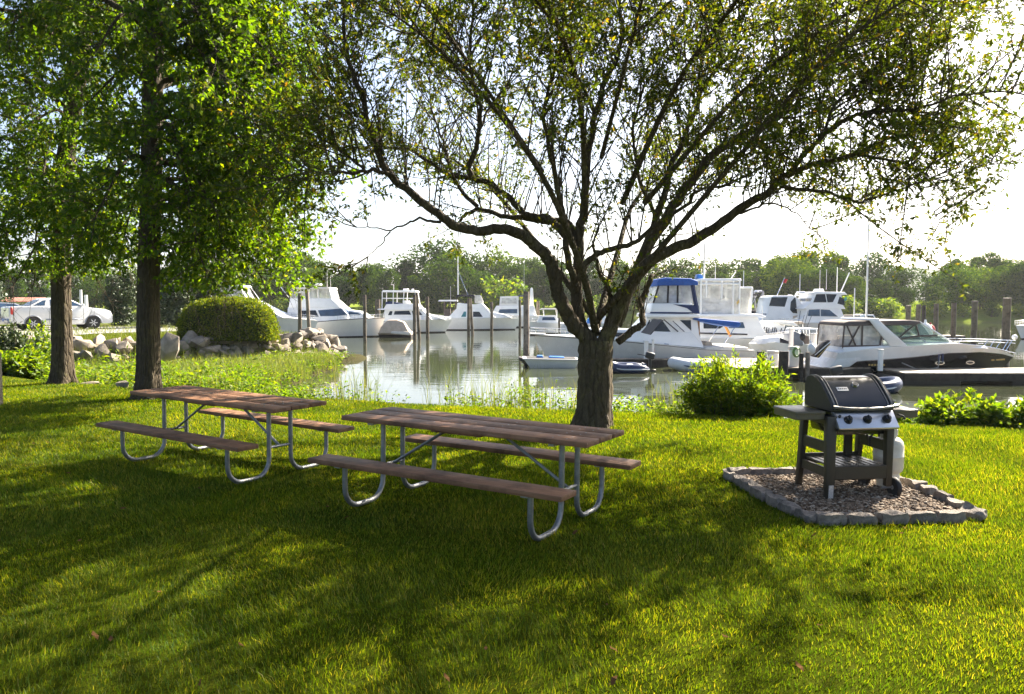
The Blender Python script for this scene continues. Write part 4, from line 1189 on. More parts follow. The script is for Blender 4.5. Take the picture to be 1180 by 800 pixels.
stem_bush('shrub', 'rounded bright green leafy shrub at the lawn edge left of the grill', 'shrub', 3.70, 12.9, 1.12, 0.85, 1.10, 61, 230, 'leaf_bright', (0.07, 0.12), 62, 0.26, z0=-0.12)
q = P(1110, 480, 11.9)
stem_bush('shrub', 'low broad leaved shrub right of the grill along the water edge', 'shrub', 6.9, 11.75, 0.95, 0.45, 0.48, 62, 110, 'leaf_bank', (0.08, 0.13), 36, 0.5, z0=-0.06)
stem_bush('shrub', 'low broad leaved shrub cut by the right border of the photo', 'shrub', 7.95, 11.4, 0.75, 0.45, 0.52, 63, 100, 'leaf_bank', (0.08, 0.13), 36, 0.5, z0=-0.06)
stem_bush('shrub', 'low leafy shrub glimpsed behind the grill cart', 'shrub', 5.55, 12.2, 0.75, 0.4, 0.36, 64, 80, 'leaf_bank', (0.08, 0.13), 36, 0.5, z0=-0.06)
for k, (px, Yd, rx, h, lab) in enumerate([(8, 25.0, 1.5, 1.25, 'dark shaded bush at the left border below the parked cars'), (38, 26.5, 1.3, 1.15, 'yellow green leafy bush in front of the white pickup, left of the first trunk'), (52, 21.5, 0.9, 0.75, 'small sunlit bush against the left side of the first trunk'), (20, 20.6, 1.0, 0.6, 'low ragged bush on the lawn edge at the left border')]):
    p = P(px, 430, Yd)
    stem_bush('shrub', lab, 'shrub', p.x, Yd, rx, rx * 0.8, h + (-0.05 - tz(p.x, Yd)) , 70 + k, 150, 'leaf_dark' if k == 0 else 'leaf_bright', (0.10, 0.18), 46, 0.45)

# clipped hedge
def hedge():
    g = np.random.default_rng(80)
    c = P(263, 393, 37.0); c.z = tz(c.x, c.y) - 0.05
    n = 24000; a, bb, hh = 2.2, 1.25, 1.95
    d = unit(g.normal(size=(n, 3))); d[:, 2] = np.abs(d[:, 2])
    e = 3.3
    k = (np.abs(d[:, 0]) ** e + np.abs(d[:, 1]) ** e + np.abs(d[:, 2]) ** e) ** (-1 / e)
    s_ = d * k[:, None]
    lump = 1 + 0.05 * (vnoise(s_[:, 0] * 3 + 9, s_[:, 2] * 3 + s_[:, 1] * 2 + 9, 0.5, 33) - 0.5)
    p = s_ * np.array([a, bb, hh]) * (lump * (1 - 0.05 * g.random(n) + 0.07 * g.random(n) ** 6))[:, None]
    p[:, 2] *= 1 - 0.10 * np.clip(-p[:, 0] / a, 0, 1) ** 2
    lf = Leaves(); nrm = unit(s_ ** 3 / np.array([a, bb, hh]) + g.normal(0, .35, (n, 3)))
    lf.add(p, unit(g.normal(size=(n, 3)) * .8 + nrm * 0.55 + np.array([0, 0, .3])), nrm, g.uniform(0.06, 0.11, n))
    root = empty('clipped_hedge', c); tag(root, 'rounded clipped hedge above the rock pile left of the white boats', 'hedge')
    lf.build('leaves', M['hedge'], root, width=0.55)
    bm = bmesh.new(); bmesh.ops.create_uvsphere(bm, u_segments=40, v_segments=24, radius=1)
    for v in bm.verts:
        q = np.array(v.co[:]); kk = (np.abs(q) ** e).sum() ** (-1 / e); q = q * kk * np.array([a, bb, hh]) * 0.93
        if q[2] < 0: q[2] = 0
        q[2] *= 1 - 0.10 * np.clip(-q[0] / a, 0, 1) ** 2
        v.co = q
    mb = MB(); mb.addbm(bm); mb.build('dark_core', M['hedge_core'], root)  # added solid core, dark so the leaf shell isn't see-through
M['hedge_core'] = pm('hedge_dark_core', (0.03, 0.035, 0.015), 0.95, 0, 0.4, 14, 0.8, 30, spec=0.1)
hedge()

# bank plants and reeds along the lawn edge, low plants on the marsh
def stuff_plants(name, label, pts, h, seed, mat, per=14, leaf=(0.10, 0.17), width=0.4, spread=0.16):
    g = np.random.default_rng(seed); n = len(pts)
    z = terrain(pts[:, 0], pts[:, 1]); z = np.maximum(z, WATER - 0.02)
    base = np.stack([pts[:, 0], pts[:, 1], z], -1)
    m = n * per; ti = np.repeat(np.arange(n), per)
    u = g.random(m) ** 0.7
    a = g.random(m) * 2 * PI; r = spread * (0.3 + 0.9 * g.random(m))
    hh = (h[ti] if hasattr(h, '__len__') else h) * (0.6 + 0.6 * g.random(n))[ti]
    p = base[ti] + np.stack([np.cos(a) * r, np.sin(a) * r, u * hh], -1)
    d = unit(np.stack([np.cos(a), np.sin(a), g.normal(0.35, 0.45, m)], -1))
    lf = Leaves(); lf.add(p, d, unit(g.normal(size=(m, 3)) * .5 + np.array([0, 0, .9])), g.uniform(*leaf, m) * (1 - 0.3 * u))
    return tag(lf.build(name, M[mat], width=width), label, 'plants', kind='stuff')
g = np.random.default_rng(90)
n = 1500
x = g.uniform(-8, 8.5, n * 3); dd = g.uniform(0.25, 2.6, n * 3); y = interp(x, EDGE) + dd / 0.85
cl = vnoise(x, y, 0.9, 91)
k = cl > 0.42
x = x[k][:n]; y = y[k][:n]; dd = dd[k][:n]
hgt = np.minimum(0.42, 0.16 + 0.42 * dd) * (0.55 + 0.9 * vnoise(x, y, 0.7, 92))
stuff_plants('bank_plants', 'broad leaved green plants crowding the bank just past the lawn edge', np.stack([x, y], -1), hgt, 93, 'leaf_bank', 15, (0.07, 0.13), 0.45, 0.14)
n = 3400
y = g.uniform(15.5, 41, n * 4); x = -g.uniform(3.0, 26, n * 4)
z = terrain(x, y)
k = (z > WATER + 0.02) & (z < -0.15) & (y < interp(x, UPL) - 1.2) & (y > interp(x, EDGE) + 0.4) & (x < -5.2)
x = x[k][:n]; y = y[k][:n]
hgt = (0.35 + 0.75 * vnoise(x, y, 2.2, 95) * (0.6 + 0.4 * vnoise(x, y, 0.8, 96))) * (1 - 0.55 * sstep((y - 22) / 8))
stuff_plants('marsh_plants', 'mass of bright green leafy weeds filling the low ground below the rock pile', np.stack([x, y], -1), hgt, 97, 'leaf_bank', 15, (0.12, 0.22), 0.36, 0.2)
def blades(name, label, pts, hmin, hmax, seed, wd=0.010):
    g = np.random.default_rng(seed); n = len(pts)
    z = np.maximum(terrain(pts[:, 0], pts[:, 1]), WATER - 0.1)
    h = g.uniform(hmin, hmax, n); a = g.random(n) * 2 * PI; fa = g.random(n) * PI
    base = np.stack([pts[:, 0], pts[:, 1], z], -1); w_ = np.stack([np.cos(fa), np.sin(fa), 0 * fa], -1) * wd / 2
    ln = np.stack([np.cos(a), np.sin(a), 0 * a], -1) * (h * g.uniform(0.05, 0.4, n))[:, None]
    mid = base + ln * 0.3 + np.array([0, 0, 1.0]) * (h * 0.6)[:, None]; tip = base + ln + np.array([0, 0, 1.0]) * h[:, None]
    V = np.stack([base - w_, base + w_, mid + w_ * .8, mid - w_ * .8, tip], 1)
    bb = np.arange(n)[:, None] * 5
    return tag(np_mesh(name, V.reshape(-1, 3), [bb + np.array([[0, 1, 2, 3]]), bb + np.array([[3, 2, 4]])], M['reed']), label, 'reeds', kind='stuff')
n = 2600
x = g.uniform(-7.5, 5.0, n * 2); y = interp(x, EDGE) + g.uniform(0.5, 3.4, n * 2)
k = vnoise(x, y, 1.0, 98) > 0.42
blades('reeds', 'thin upright reeds and grass blades standing in the shallow water past the bank', np.stack([x[k], y[k]], -1)[:n], 0.35, 0.95, 99)
n = 20000
y = g.uniform(16, 40, n * 3); x = -g.uniform(5, 22, n * 3); z = terrain(x, y)
k = (z > WATER - 0.05) & (z < -0.3) & (y < interp(x, UPL) - 0.8)
blades('marsh_grass', 'long marsh grass growing between the weeds below the rocks', np.stack([x[k], y[k]], -1)[:n], 0.3, 0.7, 100, 0.016)
n = 7000
x = g.uniform(-30, -9, n * 2); y = g.uniform(32, 55, n * 2); z = terrain(x, y)
k = (z > -0.1)
blades('upland_grass', 'rough grass between the road and the rock pile', np.stack([x[k], y[k]], -1)[:n], 0.08, 0.22, 101, 0.02)

# ------------------------------------------------------------------ rock pile: every boulder its own hull
def boulder(seed, sx, sy, sz, nm='boulder'):
    g = np.random.default_rng(seed)
    bm = bmesh.new()
    pts = unit(g.normal(size=(15, 3))) * g.uniform(0.8, 1.1, (15, 1))
    for q in pts: bm.verts.new((q[0] * sx, q[1] * sy, q[2] * sz))
    r = bmesh.ops.convex_hull(bm, input=bm.verts[:])
    junk = [v for v in bm.verts if not v.link_faces]
    if junk: bmesh.ops.delete(bm, geom=junk, context='VERTS')
    bmesh.ops.dissolve_limit(bm, angle_limit=R(14), verts=bm.verts[:], edges=bm.edges[:])
    bmesh.ops.bevel(bm, geom=bm.edges[:], offset=min(sx, sy, sz) * 0.055, segments=2, affect='EDGES', profile=0.6, clamp_overlap=True)
    bmesh.ops.triangulate(bm, faces=bm.faces[:]); bmesh.ops.subdivide_edges(bm, edges=bm.edges[:], cuts=1)
    for v in bm.verts:
        c = v.co; nz = math.sin(c.x * 7 + seed) * math.cos(c.y * 8 + seed * 2) + math.sin(c.z * 9 + seed)
        v.co = c * (1 + 0.025 * nz)
    me = bpy.data.meshes.new(nm); bm.to_mesh(me); bm.free()
    me.polygons.foreach_set('use_smooth', [True] * len(me.polygons)); me.set_sharp_from_angle(angle=R(35))
    return me
shapes = [boulder(200 + k, 0.5 * random.uniform(.8, 1.3), 0.42 * random.uniform(.8, 1.2), 0.33 * random.uniform(.8, 1.2)) for k in range(12)]
for me in shapes: me.materials.append(M['rock'])
line = np.array(catmull([np.array(p, float) for p in [(-22.5, 32.0), (-19.5, 33.2), (-16.5, 34.4), (-14, 35.8), (-12.6, 37.2), (-11.4, 38.6), (-10.6, 40.2), (-10.3, 41.8), (-11.0, 44.5)]], 10))
g = random.Random(77)
k = 0
for row, (off, cnt, s0) in enumerate([(-0.1, 48, 0.70), (0.4, 54, 0.80), (0.9, 52, 0.72)]):
    for i in range(cnt):
        u = (i + g.uniform(-.3, .3)) / (cnt - 1) * (len(line) - 1); u = min(max(u, 0), len(line) - 1.01); j = int(u)
        p = line[j] + (line[j + 1] - line[j]) * (u - j); t = line[j + 1] - line[j]; t = t / np.hypot(*t)
        nx, ny_ = t[1], -t[0]
        o_ = off + g.uniform(-.25, .25)
        x, y = p[0] + nx * o_, p[1] + ny_ * o_
        s_ = s0 * g.uniform(0.75, 1.55) * (1.0 if y > 38 else 0.9)
        o = bpy.data.objects.new('boulder', shapes[k % 12]); COL.objects.link(o)
        o.location = (x, y, max(tz(x, y), WATER - 0.1) + 0.16 * s_)
        o.rotation_euler = (g.uniform(-.4, .4), g.uniform(-.4, .4), g.uniform(0, 6.28)); o.scale = (s_, s_ * g.uniform(.85, 1.1), s_ * g.uniform(.85, 1.15))
        tag(o, 'angular grey brown boulder in the rock pile below the hedge', 'boulder', 'boulders of the rock pile'); k += 1
for k, (px, py, Yd, s_, sh, lab) in enumerate([(384, 411, 40.8, 1.35, (1.3, .8, .6), 'flat pale boulder reaching into the water at the tip of the rock pile'),
        (196, 401, 33.2, 1.3, (.8, .8, 1.5), 'large pale pointed boulder right beside the tall left trunk'),
        (142, 445, 16.3, 0.42, (1.3, .9, .8), 'reddish brown stone on the lawn edge left of the tall trunk'),
        (98, 443, 16.9, 0.38, (1.6, .9, .45), 'low pale stone on the lawn edge right of the first trunk')]):
    p = P(px, py, Yd)
    o = mesh_obj('boulder', boulder(300 + k, 0.5, 0.42, 0.38), M['rock']); o.location = p; o.scale = (s_ * sh[0], s_ * sh[1], s_ * sh[2]); o.rotation_euler = (0.1, 0.1, k * 1.3)
    tag(o, lab, 'boulder')

# ------------------------------------------------------------------ far trees
def far_tree(seed, H=12.0, W=9.0, low=0.12, n=5200, lobes=13, leaf=(0.35, 0.65), mat='leaf_far', name='broadleaf_tree'):
    g = np.random.default_rng(seed); root = empty(name, (0, 0, 0))
    lf = Leaves(); wd = Wood()
    wd.limb(np.array([[0, 0, -0.5], [0.1, 0, H * .3], [0.1, .1, H * .6], [0, 0, H * .85]]), [0.28, 0.2, 0.14, 0.04], 8, 0.1, g)
    for k in range(lobes):
        zc = H * (low + 0.08 + (0.86 - low) * (k + g.uniform(0, 1)) / lobes)
        env = math.sin(PI * min(0.97, max(0.08, (zc / H - low * .3) * 0.92))) ** 0.6
        a = k * 2.4 + g.normal(0, .4); rr = W * 0.5 * env * g.uniform(0.35, 0.62)
        c = np.array([math.cos(a) * rr, math.sin(a) * rr, zc]); R_ = W * g.uniform(0.17, 0.27) * (0.6 + 0.5 * env)
        wd.limb(np.array([[0, 0, max(0.5, zc * .55)], c * [.5, .5, .8], c]), [0.10, 0.06, 0.02], 5)
        m = n // lobes
        d = unit(g.normal(size=(m, 3))); rad = R_ * (0.45 + 0.6 * g.random(m) ** 0.5) * (1 + 0.35 * (vnoise(d[:, 0] * 3 + 5, d[:, 2] * 3 + d[:, 1] * 2 + 7, 0.8, seed) - .5))
        p = c + d * rad[:, None] * np.array([1, 1, 0.8])
        lf.add(p, unit(g.normal(size=(m, 3)) + np.array([0, 0, -.2])), unit(d + g.normal(0, .6, (m, 3)) + np.array([0, 0, .5])), g.uniform(*leaf, m))
    wd.build('trunk', M['bark_left'], root); lf.build('crown', M[mat], root, width=0.75, fold=0.1)
    root['H'] = H
    return root
protos = [far_tree(400 + k, 12, W, low) for k, (W, low) in enumerate([(11, .06), (12.5, .04), (9, .10), (10, .03), (13, .08), (6.8, .05), (7.6, .03)])]
bush_p = [far_tree(410 + k, 4, 5.5, 0.0, 1100, 7, (0.3, 0.5), 'leaf_bright' if k else 'leaf_far', 'waterside_bush') for k in range(2)]
used = set()
def put(proto, x, y, top_z, wscale, label, group, cat):
    o = proto if proto.name not in used else copy_tree(proto)
    if 'group' in o.keys(): del o['group']
    used.add(proto.name)
    zb = tz(x, y); s_ = (top_z - zb) / proto['H']
    o.location = (x, y, zb); o.scale = (s_ * wscale, s_ * wscale, s_); o.rotation_euler = (0, 0, random.uniform(0, 6.28))
    tag(o, label, cat, group); return o
SKYL = [(-120, 298), (0, 308), (60, 312), (120, 312), (200, 308), (320, 300), (345, 292), (365, 301), (400, 305), (440, 304), (470, 298), (497, 286), (515, 284), (535, 297), (560, 299), (580, 291), (610, 292), (640, 299), (700, 301), (760, 300), (800, 294), (840, 303), (880, 297), (905, 289), (945, 292), (975, 301), (1000, 297), (1012, 295), (1030, 309), (1060, 315), (1085, 310), (1110, 298), (1140, 296), (1180, 300), (1300, 300)]
rr = random.Random(12); kk = 0
for row, (step, dY, lo, hi) in enumerate([(33, 24, -2, 5), (29, 9, 8, 24)]):
    px = -110.0
    while px < 1290:
        a = (px - 590) / 900; Yd = float(interp(a, SHORE)) + dY + rr.uniform(-3, 3)
        if px < 330: Yd = max(Yd, 150)
        tp_ = P(px, float(interp(px, SKYL)) + rr.uniform(lo, hi) + (rr.random() < .18) * -9, Yd)
        lab = ('tree of the far bank left of the spreading trunk, in the skyline behind moored boats' if px < 690 else 'tree of the far bank right of the spreading trunk, in the skyline across the river')
        put(protos[(kk * 3 + row) % 7], tp_.x, Yd, tp_.z, rr.uniform(0.9, 1.35), lab, 'far bank trees left of the spreading tree' if px < 690 else 'far bank trees right of the spreading tree', 'tree'); kk += 1
        px += step * rr.uniform(0.75, 1.25)
px = 320.0
while px < 1250:
    a = (px - 590) / 900; Yd = float(interp(a, SHORE)) + 2.5 + rr.uniform(-1, 2)
    tp_ = P(px, rr.uniform(340, 352), Yd)
    put(bush_p[rr.random() < 0.55], tp_.x, Yd, tp_.z, rr.uniform(0.9, 1.5), 'low bush on the far waterline under the distant trees', 'waterside bushes on the far bank', 'bush')
    px += rr.uniform(18, 34)
Yb_ = 167.0; p = P(581, 322, Yb_)
put(bush_p[1], p.x, Yb_, p.z, 1.15, 'bright yellow green round tree behind the moored boats left of the big trunk', None, 'tree')
# dark evergreens behind the pickup
ever = far_tree(430, 5.0, 4.2, 0.0, 6000, 12, (0.16, 0.30), 'leaf_dark', 'evergreen_shrub')
for k, (px, py, Yd, wsc, lab) in enumerate([(138, 316, 52, 0.85, 'dark evergreen shrub in front of the white pickup bonnet'), (205, 306, 50, 1.0, 'broad dark evergreen behind the tall left trunk'), (240, 318, 53, 0.8, 'dark evergreen rising behind the left part of the clipped hedge'), (182, 322, 55, 1.0, 'dark evergreen between the pickup and the tall trunk'), (-30, 300, 75, 1.2, 'dark evergreen at the left border beyond the parked cars')]):
    p = P(px, py, Yd)
    o = put(ever, p.x, Yd, p.z, wsc, lab, None, 'evergreen')

# ================================================================== BOATS
class Boat:
    """side-on boat measured in photo pixels, built in metres at its own distance"""
    def __init__(s, name, label, cat, pc, wl, group=None, D=None, yaw=0.0):
        if D is None: D = G(pc, wl, WATER).y
        s.D = D; s.k = D / FPX; s.pc = pc; s.wl = wl
        q = P(pc, wl, D)
        s.root = empty(name, (q.x, D, WATER), yaw); tag(s.root, label, cat, group)
    def X(s, px): return (px - s.pc) * s.k
    def Z(s, py): return (s.wl - py) * s.k
    def pt(s, p, y=0.0): return Vector((s.X(p[0]), y, s.Z(p[1])))
    def poly(s, pp): return [(s.X(a), s.Z(b)) for a, b in pp]
    def hull(s, stern, bow, foot, sheer, B, rows, stern_foot=None, mats=None, name='hull', chine=-0.12, N=22, deck='gel', bowk=0.0):
        xs, xb, xf = s.X(stern), s.X(bow), s.X(foot)
        xsf = s.X(stern_foot) if stern_foot is not None else xs
        sp = sorted([(abs(s.X(a) - xs), s.Z(b)) for a, b in sheer])
        names = []; 
        for r in rows:
            if r[2] not in names: names.append(r[2])
        if deck not in names: names.append(deck)
        cuts = [rows[0][0]] + [r[1] for r in rows] + [1.25]
        idx = [names.index(r[2]) for r in rows] + [names.index(rows[-1][2])]
        mb = MB(); nv = len(cuts)
        vs = []
        for i in range(N + 1):
            t = i / N; t = t ** 0.85
            xt = xs + (xb - xs) * t; zs = float(np.interp(abs(xt - xs), [q[0] for q in sp], [q[1] for q in sp]))
            fs = max(0.012, 1 - (max(0, t - .38) / .62) ** 2.5); fc = max(0.006, (1 - (max(0, t - .2) / .8) ** 1.6) * 0.86)
            row = []
            for v in cuts:
                if v < 0.5: v = v * (1 - bowk * t * t)
                if v <= 1:
                    z = zs * (1 - v) + chine * v
                    w = (xsf + (xf - xsf) * t) * v ** 1.3 + xt * (1 - v ** 1.3)
                    f = fs * (1 - v) + fc * v - 0.10 * math.sin(PI * v) * max(0, t - .35)
                    row.append((w, max(0.004, B * f), z))
                else:
                    row.append((xsf + (xf - xsf) * t * 0.985, 0.002, chine - 0.45 * (1 - t ** 4)))
            vs.append(row)
        flat = []
        for row in vs:
            for sd in (-1, 1): flat += [(p[0], sd * p[1], p[2]) for p in row]
        for i in range(N):
            for sd in (0, 1):
                a = i * 2 * nv + sd * nv; b_ = a + 2 * nv
                for j in range(nv - 1):
                    mb_f = (a + j, b_ + j, b_ + j + 1, a + j + 1)
                    mb.f.append(mb_f); mb.m.append(idx[j])
        mb.v = flat
        for i in range(N):
            a = i * 2 * nv; b_ = a + 2 * nv
            mb.f.append((a, a + nv, b_ + nv, b_)); mb.m.append(names.index(deck))
        for j in range(nv - 1): mb.f.append((j, j + 1, nv + j + 1, nv + j)); mb.m.append(idx[j])
        s.B = B
        return mb.build(name, [M[n] for n in names], s.root, angle=45)
    def sup(s, name, pp, w0, w1, mat, bevel=0.05, parent=None):
        q = s.poly(pp); zs = [b for a, b in q]; z0, z1 = min(zs), max(zs)
        wf = lambda x, z: w0 + (w1 - w0) * min(1.15, max(-.15, (z - z0) / max(1e-6, z1 - z0)))
        mb = MB(); mb.prism(q, wf)
        o = mb.build(name, M[mat], parent or s.root, bevel=bevel, angle=35); s.wf = wf
        return o
    def win(s, pp, mat='glass_dark', parent=None, wf=None, name='window', t=0.02, sides=(-1, 1)):
        q = s.poly(pp); wf = wf or s.wf; o = None
        for sd in sides:
            mb = MB(); n = len(q)
            vs = [(x, sd * (wf(x, z) - 0.01), z) for x, z in q] + [(x, sd * (wf(x, z) + t), z) for x, z in q]
            mb.add(vs, [tuple(range(n)), tuple(range(2 * n - 1, n - 1, -1))] + [((i + 1) % n, i, i + n, (i + 1) % n + n) for i in range(n)])
            o = mb.build(name, M[mat], parent or s.root, smooth=False)
        return o
    def screen(s, a, b, w, mat='glass_dark', off=0.03, parent=None, name='windscreen', k=0.9):
        A = s.pt(a); Bp = s.pt(b); d = (Bp - A).normalized(); n = Vector((-d.z, 0, d.x))
        if n.z < 0: n = -n
        wa = w(A.x, A.z) * k if callable(w) else w; wb = w(Bp.x, Bp.z) * k if callable(w) else w
        o1, o2 = n * (off - 0.04), n * off
        vs = []
        for o_ in (o1, o2):
            vs += [A + o_ + Vector((0, -wa, 0)), A + o_ + Vector((0, wa, 0)), Bp + o_ + Vector((0, wb, 0)), Bp + o_ + Vector((0, -wb, 0))]
        mb = MB(); mb.add(vs, [(0, 1, 2, 3), (7, 6, 5, 4), (0, 4, 5, 1), (1, 5, 6, 2), (2, 6, 7, 3), (3, 7, 4, 0)])
        return mb.build(name, M[mat], parent or s.root, smooth=False)
    def tube(s, name, pp, y=0.0, r=0.02, mat='chrome', both=False, parent=None, y2=None):
        o = None
        for sd in ((-1, 1) if both else (1,)):
            ys = np.linspace(y, y if y2 is None else y2, len(pp))
            mb = MB(); mb.tube([s.pt(p, sd * yy) for p, yy in zip(pp, ys)], r, 6); o = mb.build(name, M[mat], parent or s.root)
        return o
    def rail(s, pp, y0, y1, h_py, n, r=0.014):
        """bow rail following pp (deck line), posts of h_py pixels"""
        mb = MB(); m = 14
        xs = [p[0] for p in pp]; ys = [p[1] for p in pp]
        for sd in (-1, 1):
            line = []
            for i in range(m):
                t = i / (m - 1); px = xs[0] + (xs[-1] - xs[0]) * t
                py = float(np.interp(px, xs if xs[0] < xs[-1] else xs[::-1], ys if xs[0] < xs[-1] else ys[::-1]))
                yy = y0 + (y1 - y0) * t ** 2.2
                line.append((px, py, yy))
            mb.tube([s.pt((a, b - h_py), sd * c) for a, b, c in line], r, 5)
            mb.tube([s.pt((a, b - h_py * .5), sd * c) for a, b, c in line], r * .7, 5)
            for i in range(0, m, max(1, m // n)):
                a, b, c = line[i]; mb.tube([s.pt((a, b), sd * c), s.pt((a, b - h_py), sd * c)], r * .9, 5)
        return mb.build('bow_rail', M['chrome'], s.root)
    def frame(s, quads, y, r, mat, name='canopy_frame'):
        for sd in (-1, 1):
            for pp in quads:
                mb = MB(); mb.tube([s.pt(p, sd * y) for p in pp], r, 5); o = mb.build(name, M[mat], s.root)
        return o
    def antenna(s, px, py0, py1, y=0.0, r=0.018, lean=0.0):
        return s.tube('antenna', [(px, py0), (px + lean, py1)], y, r, 'canvas_white')

WROWS = [(0, .05, 'boot'), (.05, .09, 'gel'), (.09, .86, 'gel'), (.86, 1.0, 'boot')]
PLAIN = [(0, .06, 'gel'), (.06, .84, 'gel'), (.84, 1.0, 'boot')]

# ---- white sport boat half hidden by the hedge
b = Boat('sport_yacht', 'white sport yacht partly hidden behind the clipped hedge, bow and tower showing', 'boat', 310, 390.5)
b.hull(236, 367, 357, [(236, 362), (300, 364), (340, 366), (367, 369.5)], 2.1, PLAIN)
b.sup('cabin', [(242, 363), (246, 345), (298, 347), (318, 358), (335, 366)], 1.75, 1.35, 'gel')
b.win([(262, 356), (264, 349), (296, 350), (306, 356)], 'glass_blue')
b.screen((299, 348), (317, 358), b.wf, 'glass_blue')
b.sup('hardtop', [(249, 331), (250, 328.5), (284, 329), (286, 331)], 1.3, 1.2, 'gel', 0.03)
b.frame([[(251, 330), (248, 346)], [(262, 330), (263, 346)], [(274, 330), (276, 346)], [(284, 330), (296, 347)]], 1.2, 0.035, 'gel', 'tower_frame')
b.sup('enclosure', [(252, 345), (253, 331), (283, 331), (290, 345)], 1.1, 1.1, 'vinyl', 0)
b.tube('outrigger', [(262, 338), (236, 314)], 1.3, 0.03, 'chrome', True)
b.rail([(315, 365), (366, 369)], 1.6, 0.1, 5, 7)

# ---- white sportfisher
b = Boat('sportfishing_yacht', 'white sportfishing yacht with enclosed flybridge and dark windscreen behind the rock pile', 'boat', 390, 388)
b.hull(333, 443.5, 436, [(333, 372), (372, 370), (395, 368), (420, 366.5), (443.5, 366)], 2.35, [(0, .04, 'boot'), (.04, .88, 'gel'), (.88, 1.0, 'boot')])
b.sup('deckhouse', [(337, 371), (338, 354), (399, 354.5), (406, 362), (407, 369)], 1.85, 1.6, 'gel')
b.win([(352, 364.5), (353, 357.8), (369.5, 357.5), (373, 364.5)]); b.win([(375, 364), (372, 357.5), (398, 355.5), (405, 362.5), (390, 364)], 'glass_blue')
b.screen((400, 355.5), (406.5, 362.5), b.wf, 'glass_blue')
b.sup('trunk_cabin', [(398, 368.5), (402, 357), (418, 359), (428, 366.5)], 1.3, 1.05, 'gel'); b.win([(404, 362), (406, 359), (416, 360.5), (419, 362.5)], 'glass_blue')
b.sup('flybridge', [(339, 354.5), (340, 344), (386.5, 344), (398, 354.5)], 1.65, 1.45, 'gel')
b.sup('enclosure', [(341, 344), (340.5, 333.5), (384, 333.5), (387, 344)], 1.4, 1.35, 'vinyl', 0)
b.frame([[(341, 344), (340.5, 333)], [(352, 344), (352, 333)], [(362, 344), (362, 333)], [(372, 344), (372, 333)], [(387, 344), (384, 333)]], 1.42, 0.04, 'gel')
b.sup('hardtop', [(338, 334), (339, 331.8), (384.5, 331.5), (385.5, 333.6)], 1.6, 1.55, 'gel_cream', 0.03)
b.sup('radar', [(358, 329), (358.5, 327), (371, 326.8), (371.5, 329)], 0.3, 0.25, 'gel', 0.03); b.tube('radar_mast', [(364, 332), (364, 328)], 0, 0.15, 'gel')
b.antenna(376, 331, 312, 0.6); b.antenna(383.5, 331, 318, -0.6); b.antenna(344, 331, 323, 0.5)
b.tube('outrigger', [(340, 343), (326, 325)], 1.7, 0.035, 'chrome', True); b.tube('outrigger', [(357, 331), (349, 320)], 1.5, 0.03, 'chrome', True)
b.rail([(395, 368), (443, 366)], 2.0, 0.12, 4.0, 8)

# ---- convertible with open flybridge frame
b = Boat('convertible_yacht', 'white yacht with an open framed flybridge behind the beige covered tender', 'boat', 480, 383.2)
b.hull(441, 520.5, 512, [(441, 371), (468, 368.5), (495, 368), (520.5, 369)], 2.0, PLAIN)
b.sup('deckhouse', [(443, 370), (446, 357), (488, 356), (500, 368)], 1.6, 1.4, 'gel'); b.win([(456.5, 362.5), (457.5, 358.4), (474, 358), (476, 362.5)]); b.win([(450, 363), (452, 358.5), (455, 358.5), (454, 363)])
b.win([(478, 362.5), (477, 358.3), (485, 358.3), (489, 363)])
b.sup('trunk_cabin', [(488, 368.5), (492, 361), (502, 364), (514, 367.8)], 1.2, 1.0, 'gel')
b.sup('flybridge', [(444.5, 356.6), (448, 350.5), (482.5, 350), (488, 356.6)], 1.5, 1.35, 'gel'); b.sup('overhang', [(438, 357), (439, 355.8), (488, 355.5), (490, 357)], 1.65, 1.6, 'gel', 0.02)
b.sup('hardtop', [(442.5, 337), (444, 335), (481, 335), (482.5, 337)], 1.4, 1.35, 'gel', 0.03)
b.frame([[(443.5, 337), (443, 356)], [(456, 337), (455.5, 351)], [(468, 337), (467, 351)], [(480.5, 337), (482.5, 351)], [(443.5, 344), (481, 344)]], 1.35, 0.045, 'gel', 'tower_frame')
b.sup('helm_seat', [(446, 352), (446, 348), (452, 347.5), (463, 350), (463, 352)], 0.8, 0.8, 'canvas_navy', 0.03); b.sup('console', [(465, 352), (465, 346.5), (472, 346.5), (474, 352)], 0.5, 0.5, 'gel', 0.03)
b.sup('radar', [(465, 335), (465.5, 332.8), (471, 332.8), (471.5, 335)], 0.3, 0.25, 'gel', 0.03); b.sup('searchlight', [(474.5, 335), (475, 333), (477, 333), (477.5, 335)], 0.12, 0.12, 'gel', 0.02)
b.antenna(453, 336, 328, .7)
b.rail([(487, 368.3), (520, 369)], 1.7, 0.1, 3.6, 7)

# ---- tender under a beige cover
b = Boat('covered_tender', 'tender under a lumpy beige cover floating in front of the convertible yacht', 'boat', 455, 388.8)
b.hull(475, 435.5, 438, [(475, 383.5), (455, 383), (436, 383.8)], 0.95, [(0, .3, 'canvas_beige'), (.3, 1.0, 'boot')], deck='canvas_beige')
b.sup('cover', [(438, 384), (440, 377), (444, 372), (447, 369), (458, 368.5), (466, 371), (470, 378), (474, 384)], 0.9, 0.35, 'canvas_beige', 0.08)
b.sup('bow_fender', [(452, 384), (453, 381.5), (474, 382), (474, 386)], 1.0, 0.95, 'gel_cream', 0.05)

